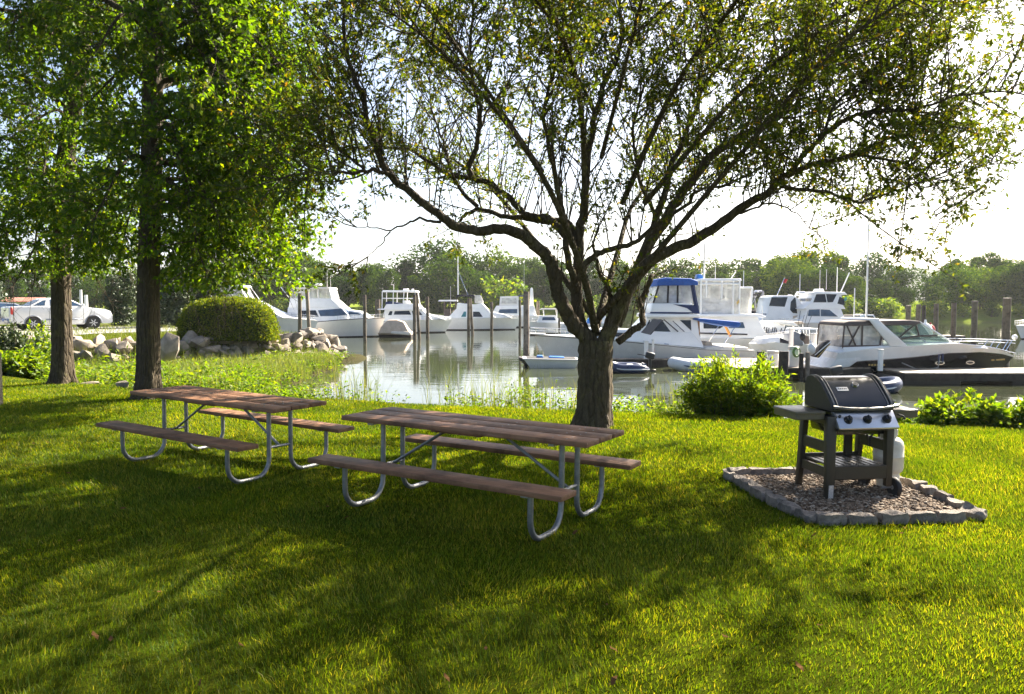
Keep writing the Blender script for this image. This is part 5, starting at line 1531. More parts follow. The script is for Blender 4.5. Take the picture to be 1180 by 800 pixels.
# ---- T-top skiff
b = Boat('centre_console_skiff', 'small white open skiff with a pale T-top beside the black-topped yacht', 'boat', 514, 377)
b.hull(528, 499.5, 502, [(528, 365), (512, 364), (499.5, 362.5)], 1.15, PLAIN)
b.sup('t_top', [(505.5, 347.5), (507, 345.8), (527, 345.8), (528, 347.5)], 1.0, 0.95, 'gel', 0.03)
b.frame([[(512, 347), (512.5, 365)], [(519, 347), (519, 365)], [(525, 347), (526, 365)]], 0.5, 0.05, 'canvas_taupe', 't_top_frame')
b.sup('console', [(513, 365), (513.5, 356), (519, 356), (520, 365)], 0.45, 0.4, 'canvas_taupe', 0.03); b.sup('leaning_post', [(522, 365), (522, 358), (526, 358), (526, 365)], 0.45, 0.45, 'canvas_beige', 0.03)

# ---- flybridge yacht with black bimini
b = Boat('flybridge_yacht', 'white flybridge yacht with a black bimini and a teal side window', 'boat', 556, 380)
b.hull(513, 600, 592.5, [(513, 366.5), (546, 366.3), (575, 366.2), (600, 367)], 2.0, PLAIN)
b.sup('deckhouse', [(517, 366.5), (528, 354.5), (563, 357.5), (572, 366)], 1.6, 1.4, 'gel')
b.win([(532.5, 365), (535.5, 359), (538, 359), (538, 365)], 'glass_teal'); b.win([(546, 365), (546, 359), (553, 359.2), (557, 365)])
b.screen((563.5, 358), (571, 365.5), b.wf, 'glass_blue')
b.sup('flybridge', [(527, 355.5), (528, 349), (546, 351), (556, 349.5), (564, 358)], 1.45, 1.3, 'gel')
b.sup('bimini', [(526.5, 342), (527.5, 339.8), (547, 340), (548, 342)], 1.3, 1.2, 'canvas_black', 0.03)
b.frame([[(528, 342), (535, 351), (537, 351)], [(547, 342), (547.5, 350)], [(527, 342), (527.5, 349)], [(535, 351), (547, 342)]], 1.25, 0.035, 'canvas_black')
b.sup('enclosure', [(547, 349.5), (548, 340.5), (554, 340.5), (557, 347.5), (557, 349.5)], 1.1, 1.0, 'vinyl', 0)
b.sup('trunk_cabin', [(564, 366.3), (568, 359.5), (582, 362.5), (590, 366.3)], 1.25, 1.0, 'gel')
b.sup('mast', [(527.2, 341), (527.5, 296), (528.5, 296), (528.8, 341)], 0.06, 0.06, 'gel', 0); b.tube('stay', [(528, 312), (540, 342)], 0.6, 0.018, 'chrome', True); b.antenna(519, 350, 330, .5)
b.rail([(565, 366), (600, 367)], 1.7, 0.1, 3.4, 7)

# ---- white canvas enclosed yacht behind it
b = Boat('enclosed_yacht', 'white yacht with a boxy white canvas bridge enclosure just left of the thick grey piling', 'boat', 592, 377)
b.hull(626, 560, 566, [(626, 364), (595, 363.5), (560, 363)], 2.0, PLAIN)
b.sup('deckhouse', [(566, 364), (572, 352.5), (615, 352), (618, 364)], 1.6, 1.45, 'gel'); b.win([(574, 361), (576, 356.5), (596, 356), (596, 361)], 'glass_blue')
b.sup('enclosure', [(575.5, 352.5), (576.5, 342), (597.5, 341.5), (598, 352.5)], 1.3, 1.25, 'canvas_white', 0.04); b.win([(578, 350), (578.5, 344), (595, 343.8), (595.5, 350)], 'vinyl')
b.sup('radar_arch', [(610, 352), (611, 333), (612.5, 331.5), (614, 333), (615, 352)], 0.25, 0.2, 'gel', 0.03)
b.sup('hardtop', [(596, 342), (597, 340.5), (606, 340.5), (606, 342)], 1.2, 1.2, 'canvas_navy', 0.02)
b.antenna(604, 341, 300, .4)

# ---- small open boat glimpsed through the fork
b = Boat('runabout', 'small white runabout with a blue seat cover glimpsed through the fork of the tree', 'boat', 668, 386)
b.hull(646, 716, 708, [(646, 373), (680, 373), (716, 371.5)], 1.3, PLAIN)
b.sup('console', [(686, 373), (689, 362), (696, 362), (699, 373)], 0.8, 0.6, 'gel', 0.04)
b.sup('seat_cover', [(675, 373), (677, 367), (681, 366), (684, 373)], 0.5, 0.35, 'fender_blue', 0.04)
b.tube('bimini_frame', [(660, 373), (664, 356), (680, 355), (684, 373)], 1.0, 0.03, 'chrome', True)
b.sup('bimini', [(658, 357), (662, 354.5), (680, 354), (684, 356)], 1.1, 1.0, 'canvas_white', 0.02)
b2 = Boat('dock_runabout', 'low white boat with an angled windscreen moored right behind the thick grey piling', 'boat', 630, 384)
b2.hull(652, 609, 613, [(652, 372), (630, 371.5), (609, 370.5)], 1.3, PLAIN)
b2.sup('cabin', [(618, 372), (622, 364), (640, 363.5), (646, 372)], 1.0, 0.8, 'gel', 0.04); b2.win([(624, 369), (625, 365.5), (638, 365.2), (640, 369)], 'glass_blue')
b2.sup('hardtop', [(622, 357), (624, 355.5), (644, 355.5), (646, 357)], 1.0, 0.95, 'gel_cream', 0.02); b2.frame([[(626, 357), (627, 365)], [(641, 357), (642, 365)]], 0.9, 0.03, 'gel')
b2.rail([(618, 371.5), (610, 370.6)], 0.9, 0.1, 4, 5)

# ---- the long white flybridge cruiser behind the big tree
b = Boat('flybridge_cruiser', 'long white flybridge cruiser with blue canvas tops behind the trunk of the spreading tree', 'boat', 740, 416.5)
b.hull(857, 615, 634, [(857, 401), (820, 400.5), (800, 399.5), (760, 395), (730, 392), (690, 388.5), (650, 386.5), (615, 385)], 1.95, [(0, .035, 'gel'), (.035, .06, 'boot'), (.06, .88, 'gel_grey'), (.88, 1.0, 'boot')], stern_foot=851)
b.sup('pulpit', [(609, 384.8), (610, 383.6), (628, 384), (628, 386)], 0.28, 0.26, 'gel', 0.02)
b.sup('trunk_cabin', [(672, 389), (680, 378), (740, 380), (790, 382), (803, 399), (720, 392)], 1.62, 1.45, 'gel')
b.win([(690, 386), (693, 381.5), (722, 382.5), (722, 387)], 'glass_dark')
b.sup('deckhouse', [(726, 383), (742, 365), (796, 365), (798, 384), (803, 399), (770, 392)], 1.55, 1.32, 'gel')
b.win([(744, 381), (745, 367.3), (756, 367.3), (766, 381)]); b.win([(735.5, 381), (742.5, 368), (743.3, 368), (742.7, 381)]); b.win([(776.5, 368.2), (788.8, 368.2), (789, 380)])
b.screen((729, 381), (742, 366.5), b.wf, 'canvas_black', name='matt_black_windscreen')  # bare front window in matt black, so no bright sky mirrors in it
b.tube('trim_line', [(758, 367.5), (774, 381)], 1.50, 0.03, 'boot', True); b.tube('trim_line', [(768, 369), (781, 381)], 1.49, 0.02, 'boot', True)
b.sup('bridge_deck', [(738, 365.4), (739, 361), (797, 361.5), (798, 365.4)], 1.62, 1.6, 'gel', 0.05)
b.sup('flybridge', [(743, 361), (746, 349.5), (788, 349.5), (796, 361)], 1.45, 1.4, 'gel')
b.win([(768, 350.5), (797, 352), (797, 361), (792, 361), (784, 355)], 'canvas_navy', name='weather_cloth'); b.win([(743, 360.5), (743, 359), (791, 359.5), (791, 361)], 'canvas_navy', name='weather_cloth')
b.sup('enclosure', [(747, 349.5), (753, 329.5), (792, 329.5), (793, 349.5)], 1.3, 1.25, 'vinyl', 0)
b.frame([[(747, 349), (753, 329)], [(763, 349), (763.5, 329)], [(774, 349), (774, 329)]], 1.32, 0.05, 'canvas_black'); b.frame([[(790, 329), (793, 345), (796, 361)]], 1.34, 0.11, 'canvas_navy', 'canvas_edge')
b.sup('bridge_top', [(750, 330), (752, 322.5), (760, 321), (788, 322), (796, 325), (796, 329.5)], 1.5, 1.4, 'canvas_blue', 0.06)
b.sup('seat_cover', [(764, 350), (766, 341), (772, 339.5), (778, 343), (778.5, 350)], 0.9, 0.7, 'fender_blue', 0.06)
b.sup('helm_console', [(755, 350), (757, 343), (761, 343), (762, 350)], 0.6, 0.5, 'canvas_black', 0.03)
b.sup('cockpit_awning', [(790, 367.5), (792, 365.5), (842, 370), (844, 372.5), (841, 376), (836, 376.5)], 1.6, 1.5, 'canvas_blue', 0.06)
b.tube('awning_strut', [(837, 376), (822, 400)], 1.5, 0.022, 'chrome', True); b.tube('orange_pole', [(843, 374), (851, 389)], 1.5, 0.07, 'orange')
b.sup('cockpit_coaming', [(803, 400.5), (804, 397), (850, 398), (851, 401)], 1.85, 1.8, 'gel_cream', 0.03)
b.sup('cabin_door', [(797, 385), (797.5, 369), (802, 369), (803, 388)], 0.7, 0.7, 'teak', 0.02); b.sup('cockpit_seat', [(806, 399), (807, 393), (814, 393), (815, 399)], 1.2, 1.1, 'canvas_beige', 0.04)
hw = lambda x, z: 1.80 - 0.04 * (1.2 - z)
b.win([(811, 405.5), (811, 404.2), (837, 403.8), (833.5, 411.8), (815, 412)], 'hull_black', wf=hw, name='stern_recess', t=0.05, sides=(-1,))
mb = MB(); c = b.pt((818.5, 411)); c.y = -1.86
R0 = 4.6 * b.k; mb.tube([c + Vector((R0 * math.cos(a), 0, R0 * math.sin(a))) for a in np.linspace(0, 2 * PI, 21)], 0.045, 6)
for a in np.linspace(0, PI, 5)[:-1]: mb.tube([c + Vector((R0 * math.cos(a), 0, R0 * math.sin(a))), c - Vector((R0 * math.cos(a), 0, R0 * math.sin(a)))], 0.02, 5)
mb.build('ring_emblem', M['gel'], b.root)
b.tube('dock_line', [(752, 392.5), (765, 395), (782, 407), (800, 413), (812, 416)], 1.97, 0.025, 'rope'); 
for o in [b.root.children[-1]]: o.location.y = -1.97 * 2
b.rail([(690, 388), (650, 386.5), (611, 384)], 1.75, 0.25, 6.5, 6)
b.antenna(800, 361, 320, 0.9, 0.03); b.sup('anchor_roller', [(610, 387.5), (611, 384.5), (617, 384.5), (616, 387.5)], 0.12, 0.12, 'boot', 0.01)
for y in (-1.93, ): b.tube('cleat', [(757, 394), (762, 394.6)], 1.9, 0.03, 'chrome', True)

# ---- tall white trawler with a full clear enclosure behind it
b = Boat('trawler_yacht', 'tall white trawler with full-height clear curtains standing behind the blue-topped cruiser', 'boat', 830, 406)
b.hull(792, 912, 902, [(792, 388), (830, 388), (870, 389), (912, 386)], 2.15, PLAIN)
b.sup('deckhouse', [(796, 389), (797, 364), (862, 364), (874, 388)], 1.9, 1.7, 'gel'); b.win([(802, 377.5), (802, 370.5), (822, 371), (826, 374), (820, 377.5)]); b.win([(830, 377), (830, 370.5), (846, 370.5), (848, 377)], 'glass_blue')
b.tube('rub_rail', [(797, 382.5), (850, 384)], 1.93, 0.05, 'boot', True)
b.sup('upper_deck', [(795, 364.5), (796, 361.5), (866, 361.5), (871, 365)], 1.9, 1.85, 'gel', 0.04)
b.sup('aft_enclosure', [(800, 362), (800, 324), (843, 324), (843, 362)], 1.5, 1.45, 'vinyl', 0)
b.sup('bridge_wall', [(801, 362), (801, 343), (836, 345), (838, 362)], 1.35, 1.3, 'gel'); b.win([(806, 349), (806, 347), (821, 348.5), (821, 350)], wf=b.wf); b.win([(807, 358.5), (807, 357), (823, 357), (823, 358.5)], wf=b.wf)
b.sup('forward_enclosure', [(843.5, 362), (843.5, 333), (857, 333), (855, 362)], 1.4, 1.35, 'vinyl', 0)
b.sup('hardtop', [(799, 324.5), (800, 322), (844, 322), (845, 324.5)], 1.6, 1.55, 'gel', 0.03); b.sup('forward_top', [(843, 333), (844, 331), (857.5, 331), (858.5, 333)], 1.5, 1.45, 'gel', 0.03)
b.frame([[(800, 362), (800, 324)], [(806, 343), (806, 324)], [(823, 345), (823, 324)], [(836, 362), (836, 324)], [(843, 362), (843, 324)], [(857, 333), (855, 362)], [(801, 328), (842, 328)]], 1.52, 0.06, 'gel')
b.win([(839.5, 348), (842.5, 345), (842.5, 349), (840, 351)], 'gold', name='yellow_tag', wf=lambda x, z: 1.55, sides=(-1,))
b.antenna(812, 322, 283, .4, .05); b.antenna(821, 322, 305, -.4); b.sup('radar', [(800, 322), (801, 316.5), (807, 316.5), (808, 322)], 0.35, 0.25, 'fender_blue', 0.06); b.tube('davit', [(843, 322), (849, 313)], 0.5, 0.035, 'gel')
b.rail([(872, 387), (911, 386)], 1.9, 0.15, 5, 6)

# ---- boat with grey arch and black bimini
b = Boat('arch_cruiser', 'white cruiser with a dark grey radar arch and a small black bimini', 'boat', 872, 389)
b.hull(850, 925, 916, [(850, 371), (880, 370.5), (925, 369)], 1.7, PLAIN)
b.sup('cabin', [(856, 371), (858, 362), (880, 362), (905, 370)], 1.4, 1.2, 'gel'); b.win([(861, 368), (862, 363.5), (878, 363.5), (884, 368)])
b.sup('bimini', [(856, 340.5), (857, 338.8), (868, 339.2), (868, 341)], 1.3, 1.25, 'canvas_black', 0.02); b.sup('cockpit_cover', [(862, 362), (863, 357.5), (874, 357.5), (875, 362)], 1.25, 1.2, 'canvas_black', 0.03)
b.frame([[(857, 340), (858, 362)], [(866, 340), (858, 356)]], 1.25, 0.03, 'chrome')
b.frame([[(869, 337), (873, 336), (874, 350), (876.5, 364)], [(866, 352), (873, 338)]], 1.25, 0.09, 'canvas_grey', 'radar_arch'); b.sup('radar', [(869, 337), (870, 334.5), (876, 334.5), (876.5, 337)], 0.4, 0.35, 'gel', 0.04)
# ---- hardtop express
b = Boat('express_yacht', 'white hardtop express yacht with a curved side window, left of the two-storey flybridge yacht', 'boat', 897, 391)
b.hull(930, 850, 860, [(930, 371), (895, 371), (850, 373)], 2.0, PLAIN)
b.sup('house', [(866, 372), (877, 361), (880, 343), (884, 340.8), (906, 340.8), (913, 345), (919, 361), (926, 372)], 1.7, 1.45, 'gel')
b.win([(878.5, 352.5), (881.5, 343), (899.5, 342.7), (896, 353.5)], 'glass_dark'); b.win([(902, 357), (903, 348), (907, 343.2), (908.5, 344), (910, 361), (905, 360.5)])
b.screen((868, 371), (877.5, 361), b.wf, 'glass_dark'); b.sup('transom_locker', [(905, 370), (905, 364), (917, 362), (920, 368), (912, 371)], 1.78, 1.76, 'canvas_beige', 0.03)
b.tube('davit', [(910, 344), (912, 340), (916, 341)], 0.8, 0.08, 'gel', True); b.tube('flagstaff', [(895, 341), (904, 320)], 0.2, 0.03, 'chrome')
mb = MB(); p0 = b.pt((901.5, 326), 0.2)
vs = []; nx_, nz_ = 8, 4
for i in range(nx_ + 1):
    for j in range(nz_ + 1):
        u = i / nx_; v = j / nz_
        q = b.pt((903.8 - 1.5 * v * 0 + u * 3.2 - v * 2.0, 321 + v * 4.5 + u * 1.5), 0.2 + 0.12 * math.sin(u * 6 + v))
        vs.append(q)
mb.add(vs, [(i * (nz_ + 1) + j, (i + 1) * (nz_ + 1) + j, (i + 1) * (nz_ + 1) + j + 1, i * (nz_ + 1) + j + 1) for i in range(nx_) for j in range(nz_)])
mb.build('red_flag', M['red'], b.root)
# ---- two storey flybridge yacht
b = Boat('two_storey_yacht', 'white two storey yacht with dark blue windows left of the tall mast', 'boat', 938, 392)
b.hull(968, 893, 902, [(968, 371), (935, 371), (893, 371.5)], 2.15, PLAIN)
b.sup('saloon', [(905, 372), (917, 364.5), (920, 355.5), (958, 355.5), (964, 372)], 1.9, 1.75, 'gel'); b.win([(920.3, 363.8), (922, 356.7), (934, 356.2), (934, 364)], 'glass_blue'); b.win([(935, 364), (935, 356.4), (945, 357), (954, 364.5)], 'glass_blue')
b.sup('flybridge', [(915, 356), (925, 348), (929, 338.5), (960, 338), (959, 349), (963, 356)], 1.8, 1.5, 'gel'); b.win([(927, 348.5), (931, 339.5), (941, 339.3), (942, 348.6)]); b.win([(943, 348.6), (942, 339.3), (954, 339.5), (949, 348.3)]); b.win([(954, 350), (957, 342), (962, 345), (962, 352)])
b.screen((925.5, 347.5), (929.5, 339), b.wf, 'glass_dark')
b.sup('hardtop', [(927, 338.8), (930, 336.5), (963, 337), (966, 340)], 1.6, 1.5, 'gel', 0.04); b.sup('radar', [(937, 336.5), (938, 333), (946, 333), (947, 336.5)], 0.4, 0.3, 'gel', 0.05)
b.antenna(945.5, 334, 311, .4); b.antenna(948.5, 334, 311, -.4); b.tube('dome_mast', [(919, 350), (921, 338)], 0.9, 0.06, 'gel'); b.sup('satellite_dome', [(918, 338.5), (918, 336), (925, 336), (924.5, 338.5)], 0.45, 0.4, 'gel', 0.06)
b.tube('outrigger', [(962, 364), (983, 314)], 1.0, 0.05, 'gel'); b.sup('pennant', [(971, 346), (973, 342), (975, 343), (974, 347)], 0.02, 0.02, 'glass_teal', 0)
b.rail([(915, 371), (895, 371.5)], 1.6, 0.15, 4.5, 5)

# ---- small white boats and gear at the dock between the shrub and the black cruiser
b = Boat('bow_rider', 'small white bowrider with a dark open windscreen at the dock behind the bright green shrub', 'boat', 880, 412)
b.hull(906, 862, 868, [(906, 396), (885, 393), (862, 396)], 1.1, PLAIN)
b.sup('cuddy', [(868, 396), (875, 389), (892, 387), (897, 395)], 0.95, 0.7, 'gel', 0.05); b.win([(892, 394), (893, 388.5), (903, 393), (903, 396)], 'canvas_black')
b.sup('motor_cover', [(904, 398), (905, 385), (913, 381), (921, 385), (922, 398)], 0.55, 0.4, 'canvas_grey', 0.08)
b = Boat('rigged_skiff', 'white skiff with rod racks and a pale awning at the crowded dock', 'boat', 868, 403)
b.hull(905, 842, 850, [(905, 388), (870, 387), (842, 389)], 1.4, PLAIN)
b.sup('cabin', [(856, 388), (862, 372), (884, 370), (902, 377), (904, 388)], 1.15, 0.9, 'gel', 0.05); b.win([(863, 380), (865, 374.5), (870, 374), (871, 380)], 'glass_blue'); b.win([(862, 386.8), (862, 385.4), (887, 385.4), (887, 386.8)], 'canvas_black')
mb = MB(); gg = random.Random(3)
for k in range(11):
    px = 862 + k * 3.3 + gg.uniform(-1, 1); mb.tube([b.pt((px, 383), -1.2), b.pt((px + gg.uniform(-1.5, 2.5), 376 + gg.uniform(-2, 2)), -1.2)], 0.035, 5)
mb.tube([b.pt((861, 383), -1.2), b.pt((898, 382), -1.2)], 0.03, 5); mb.build('rod_rack', M['canvas_black'], b.root)
b.sup('awning', [(884, 372), (886, 369.5), (908, 371), (914, 376), (905, 375)], 1.1, 1.0, 'canvas_white', 0.04); b.win([(853, 386), (854, 383.5), (861, 383.5), (861, 387.5)], 'canvas_blue', wf=lambda x, z: 1.25, name='blue_bundle', sides=(-1,), t=0.12)

b = Boat('walkaround_boat', 'small white fishing boat with a pale hardtop and twin black outboards among the dock posts', 'boat', 928, 409)
b.hull(951, 893, 900, [(951, 397), (925, 396), (893, 394)], 1.15, PLAIN)
b.sup('cuddy', [(899, 395), (905, 389), (918, 388), (921, 396)], 0.85, 0.65, 'gel', 0.05); b.win([(906, 393), (908, 390), (916, 389.6), (917, 393)], 'glass_dark')
b.sup('hardtop', [(911, 379.5), (913, 378), (936, 378), (937, 379.5)], 0.95, 0.9, 'gel', 0.03); b.frame([[(916, 379), (915, 389)], [(926, 379), (927, 396)], [(934, 379), (936, 397)]], 0.8, 0.035, 'chrome')
b.sup('console', [(922, 396), (923, 387), (929, 387), (930, 396)], 0.45, 0.4, 'canvas_taupe', 0.03); b.sup('cushion', [(937, 397), (937, 393), (944, 393), (944, 397)], 0.7, 0.65, 'fender_blue', 0.03)
for y in (-.35, .35):
    mb = MB(); p0 = b.pt((953, 393), y); mb.box(p0, (.34, .28, .5), bev=.07, seg=2); mb.box(p0 - Vector((0, 0, .55)), (.14, .1, .7), bev=.02); mb.build('outboard_motor', M['black_plastic'], b.root)
for k in range(4): b.tube('fishing_rod', [(914 + k * 6, 379), (917 + k * 7, 358 + (k % 2) * 5)], -0.6 + 0.35 * k, 0.014, 'canvas_black')
b = Boat('cabin_cruiser', 'older cream cabin cruiser with a beige canvas top between trawler and dock boxes', 'boat', 888, 400)
b.hull(925, 850, 858, [(925, 385), (890, 383.5), (850, 385)], 1.5, PLAIN)
b.sup('cabin', [(858, 385), (866, 375), (893, 373.5), (900, 384)], 1.2, 0.95, 'gel_cream', 0.05); b.win([(869, 381.5), (871, 377), (889, 376), (892, 381)], 'glass_dark')
b.sup('canvas_top', [(894, 372), (896, 369.5), (918, 370.5), (920, 373)], 1.1, 1.0, 'canvas_beige', 0.04); b.frame([[(897, 372), (899, 384)], [(908, 372), (909, 385)], [(918, 372), (920, 385)]], 1.0, 0.03, 'chrome')
b.antenna(880, 374, 352, .4); b.rail([(866, 384), (851, 385)], 1.0, 0.1, 4, 5)

# ---- black hulled express cruiser at right
b = Boat('express_cruiser', 'white and black express cruiser with taupe canvas top and slanted arch at the dock', 'boat', 1050, 433.8)
b.hull(948, 1167.5, 1142, [(948, 404), (985, 399), (1024, 396.5), (1078, 393.5), (1118, 397), (1148, 403.5), (1167.5, 410)], 1.45, [(0, .03, 'gel'), (.03, .36, 'gel_grey'), (.36, .385, 'chrome'), (.385, .80, 'hull_black'), (.80, 1.0, 'boot')], stern_foot=936, N=30, deck='gel', bowk=0.86)
b.sup('swim_platform', [(930, 424), (931, 420.5), (958, 419), (959, 424)], 1.25, 1.25, 'gel_grey', 0.03)
b.sup('transom_quarter', [(938, 421), (950, 406), (956, 399), (975, 399), (974, 411), (961, 420)], 1.43, 1.38, 'gel_grey', 0.05)
b.sup('cockpit_side', [(954, 401), (955, 398), (1024, 395.5), (1030, 399)], 1.38, 1.34, 'gel', 0.03)
b.sup('foredeck', [(1020, 398), (1030, 394), (1078, 392.5), (1118, 397.2), (1120, 400)], 1.18, 0.8, 'gel', 0.05)
b.sup('canopy_top', [(955, 374.5), (956, 371), (962, 369.2), (1030, 368), (1040, 369), (1042, 371), (1036, 373.5)], 1.28, 1.2, 'canvas_taupe', 0.03)
b.sup('aft_curtain', [(954.5, 398), (957, 374.5), (1000, 374), (1000, 396.5)], 1.26, 1.22, 'vinyl', 0)
b.win([(954, 399.3), (954.5, 396), (995, 395.5), (993, 399)], 'canvas_taupe', wf=lambda x, z: 1.30, name='curtain_hem')
b.frame([[(956, 374), (954.5, 398)], [(959, 374), (969, 396)], [(973, 374), (962, 396)], [(976, 374), (976, 396)], [(999, 374), (996, 396)]], 1.29, 0.035, 'canvas_taupe')
b.sup('bridge_curtain', [(1001, 374), (1036, 373.5), (1042, 371), (1055, 388), (1020, 390)], 1.2, 1.15, 'clear', 0)
b.frame([[(1034, 373.5), (1017, 388), (1003, 376)], [(1036, 373.5), (1040, 386)], [(1018, 389), (1040, 385.5), (1060, 385)]], 1.24, 0.035, 'canvas_taupe', 'curtain_frame')
b.screen((1042, 370.5), (1079, 392.2), 1.0, 'clear', 0.03); b.win([(1021, 395), (1018, 390), (1042, 386), (1062, 386), (1076, 393)], 'clear', wf=lambda x, z: 1.10, name='side_screen')
b.frame([[(1042, 370), (1078, 392)], [(1020, 394), (1076, 393)], [(1041, 386), (1050, 393)]], 1.10, 0.03, 'gel', 'screen_frame')
for sd in (-1, 1):
    q = b.poly([(982, 367.5), (985, 366), (993, 368), (1003, 377), (1024, 395), (1024, 397), (1006, 397)])
    mb = MB(); n = len(q); vs = [(x, sd * 1.30, z) for x, z in q] + [(x, sd * 1.42, z) for x, z in q]
    mb.add(vs, [tuple(range(n)), tuple(range(2 * n - 1, n - 1, -1))] + [((i + 1) % n, i, i + n, (i + 1) % n + n) for i in range(n)]); mb.build('radar_arch', M['gel'], b.root, bevel=0.03)
b.sup('arch_crossbar', [(982, 368), (984, 365.8), (993, 366), (994, 368.2)], 1.40, 1.40, 'gel', 0.03)
hb = lambda x: 1.45 * max(0.02, 1 - (max(0, ((x - b.X(948)) / (b.X(1167.5) - b.X(948))) - .38) / .62) ** 2.5)
for px in (1062.3, 1100):
    x0 = b.X(px); z0 = b.Z(415.5)
    for sd in (-1, 1):
        yy = hb(x0) * (0.93 if px < 1090 else 0.90) ; sl = (hb(x0 + .15) - hb(x0 - .15)) / .3
        for (rx, ry, dd, mt_, nm) in ((0.20, 0.075, 0.02, 'chrome', 'porthole'), (0.15, 0.05, 0.035, 'glass_dark', 'porthole_glass')):
            mb = MB(); vs = []
            for yo in (-0.06, dd + 0.01):
                for a in np.linspace(0, 2 * PI, 20, endpoint=False):
                    xx = rx * math.cos(a); vs.append((x0 + xx, sd * (yy + yo + sl * xx), z0 + ry * math.sin(a)))
            mb.add(vs, [tuple(range(20)), tuple(range(39, 19, -1))] + [(i, (i + 1) % 20, 20 + (i + 1) % 20, 20 + i) for i in range(20)])
            o = mb.build(nm, M[mt_], b.root)
mb = MB()
for k in range(9):
    px = 1129 + k * 2.5; x0 = b.X(px); 
    if k == 2: continue
    mb.box((x0, -(hb(x0) * 0.955 + 0.02), b.Z(413.3)), (0.05, 0.03, 0.06), rot=(0, 0, 0.35))
mb.build('registration_marks', M['gold'], b.root)
b.rail([(1078, 393.5), (1118, 397), (1148, 403), (1167, 407)], 1.05, 0.15, 0.1, 1)
mb = MB()
for sd in (-1, 1):
    line = [(1081, 391.5, 1.05), (1110, 391, .98), (1135, 391, .72), (1155, 391.5, .38), (1168, 392.5, .06)]
    mb.tube([b.pt((a, z), sd * y) for a, z, y in line], 0.018, 6); mb.tube([b.pt((a, z + 3), sd * y) for a, z, y in line[1:]], 0.012, 6)
    for (a, zt, ab, zb, y) in ((1122, 391, 1118, 397, .9), (1153, 391.5, 1147, 402.5, .45), (1159, 392, 1152, 404, .35)): mb.tube([b.pt((ab, zb), sd * y), b.pt((a, zt), sd * y)], 0.016, 6)
mb.build('pulpit_rail', M['chrome'], b.root)
bm = bmesh.new(); bmesh.ops.create_uvsphere(bm, u_segments=14, v_segments=10, radius=0.11); mb = MB(); mb.addbm(bm, 0, Matrix.Translation(b.pt((1168, 388.5)))); mb.build('bow_light', M['gel'], b.root)
b.tube('anchor', [(1156, 406), (1153, 424), (1146, 428)], 0.15, 0.03, 'chrome'); b.tube('dock_line', [(1060, 407), (1058, 420), (1040, 424), (1018, 415)], -1.50, 0.022, 'rope'); b.tube('fender_strap', [(1059, 414), (1059, 406), (1063, 405), (1063, 414)], -1.48, 0.035, 'canvas_navy')
b.sup('cockpit_seats', [(957, 397), (958, 392), (990, 391), (992, 397)], 1.0, 0.95, 'canvas_beige', 0.04); b.sup('helm_seat', [(1000, 396), (1001, 388), (1008, 387), (1010, 396)], 0.5, 0.45, 'gel', 0.04)
mb = MB()
for k in range(6): mb.box((b.X(984 + k * 3.2), -(1.45 * 0.93), b.Z(417.5)), (0.07, 0.03, 0.07))
mb.build('hull_lettering', M['gold'], b.root)
# small motor boat roofs seen beyond the canopy
b = Boat('cabin_boat', 'small white cabin boat showing only its roof above the black cruiser canopy', 'boat', 988, 378)
b.hull(965, 1012, 1006, [(965, 368), (1012, 367)], 1.4, PLAIN)
b.sup('cabin', [(968, 368), (968, 364), (985, 363.5), (990, 362), (1002, 362.5), (1005, 368)], 1.1, 1.0, 'gel', 0.04); b.win([(990, 367), (992, 363.8), (1001, 364), (1003, 367)]); b.sup('roof_edge', [(966, 364.6), (967, 363.2), (986, 363), (986, 364.4)], 1.15, 1.12, 'canvas_taupe', 0.02)
# far right bow
b = Boat('moored_cruiser', 'white boat cut by the right border, only bow rail and mast showing', 'boat', 1200, 391)
b.hull(1260, 1170, 1178, [(1260, 374), (1210, 374), (1170, 375)], 1.8, PLAIN)
b.sup('cabin', [(1192, 375), (1205, 364), (1250, 363), (1252, 375)], 1.4, 1.2, 'gel'); b.win([(1206, 372), (1209, 366), (1240, 366), (1240, 372)])
b.tube('mast', [(1181, 375), (1184, 345)], 0, 0.07, 'gel_cream'); b.rail([(1200, 374), (1169, 375)], 1.5, 0.1, 5, 5)

# ---- tenders on the water
b = Boat('jon_boat', 'flat grey aluminium jon boat with blue cushions tied to the thick grey piling', 'boat', 636, 423)
D_ = b.D
mb = MB()
prof_ = [(603, 413), (611, 422.5), (662, 423), (665, 414)]
q = b.poly([(603, 412.5), (611, 424), (662, 424.5), (665.5, 414)]); 
wf_ = lambda x, z: 0.55 + 0.16 * (z / 0.45)
mb.prism(q, wf_); mb.build('hull', M['gel_grey'], b.root, bevel=0.02); b.sup('gunwale', [(602, 413.2), (602, 411.8), (666, 413), (666, 414.6)], 0.76, 0.76, 'canvas_white', 0.01)
b.sup('interior', [(606, 412.2), (607, 411.4), (663, 412.4), (663, 413.4)], 0.64, 0.64, 'canvas_black', 0)
b.sup('cushion', [(618, 411.8), (619, 409.5), (625, 409.5), (626, 412)], 0.35, 0.3, 'fender_blue', 0.03); b.sup('cushion', [(632, 412), (633, 410.5), (650, 411), (650, 412.6)], 0.4, 0.35, 'fender_blue', 0.03)
b.sup('transom_motor', [(657, 423), (658, 415), (665, 416), (666, 424)], 0.16, 0.14, 'canvas_grey', 0.03)
b.sup('bow_bumper', [(597, 413), (598, 411), (605, 412.5), (609, 421), (605, 423), (602, 417)], 0.5, 0.5, 'rubber', 0.03)
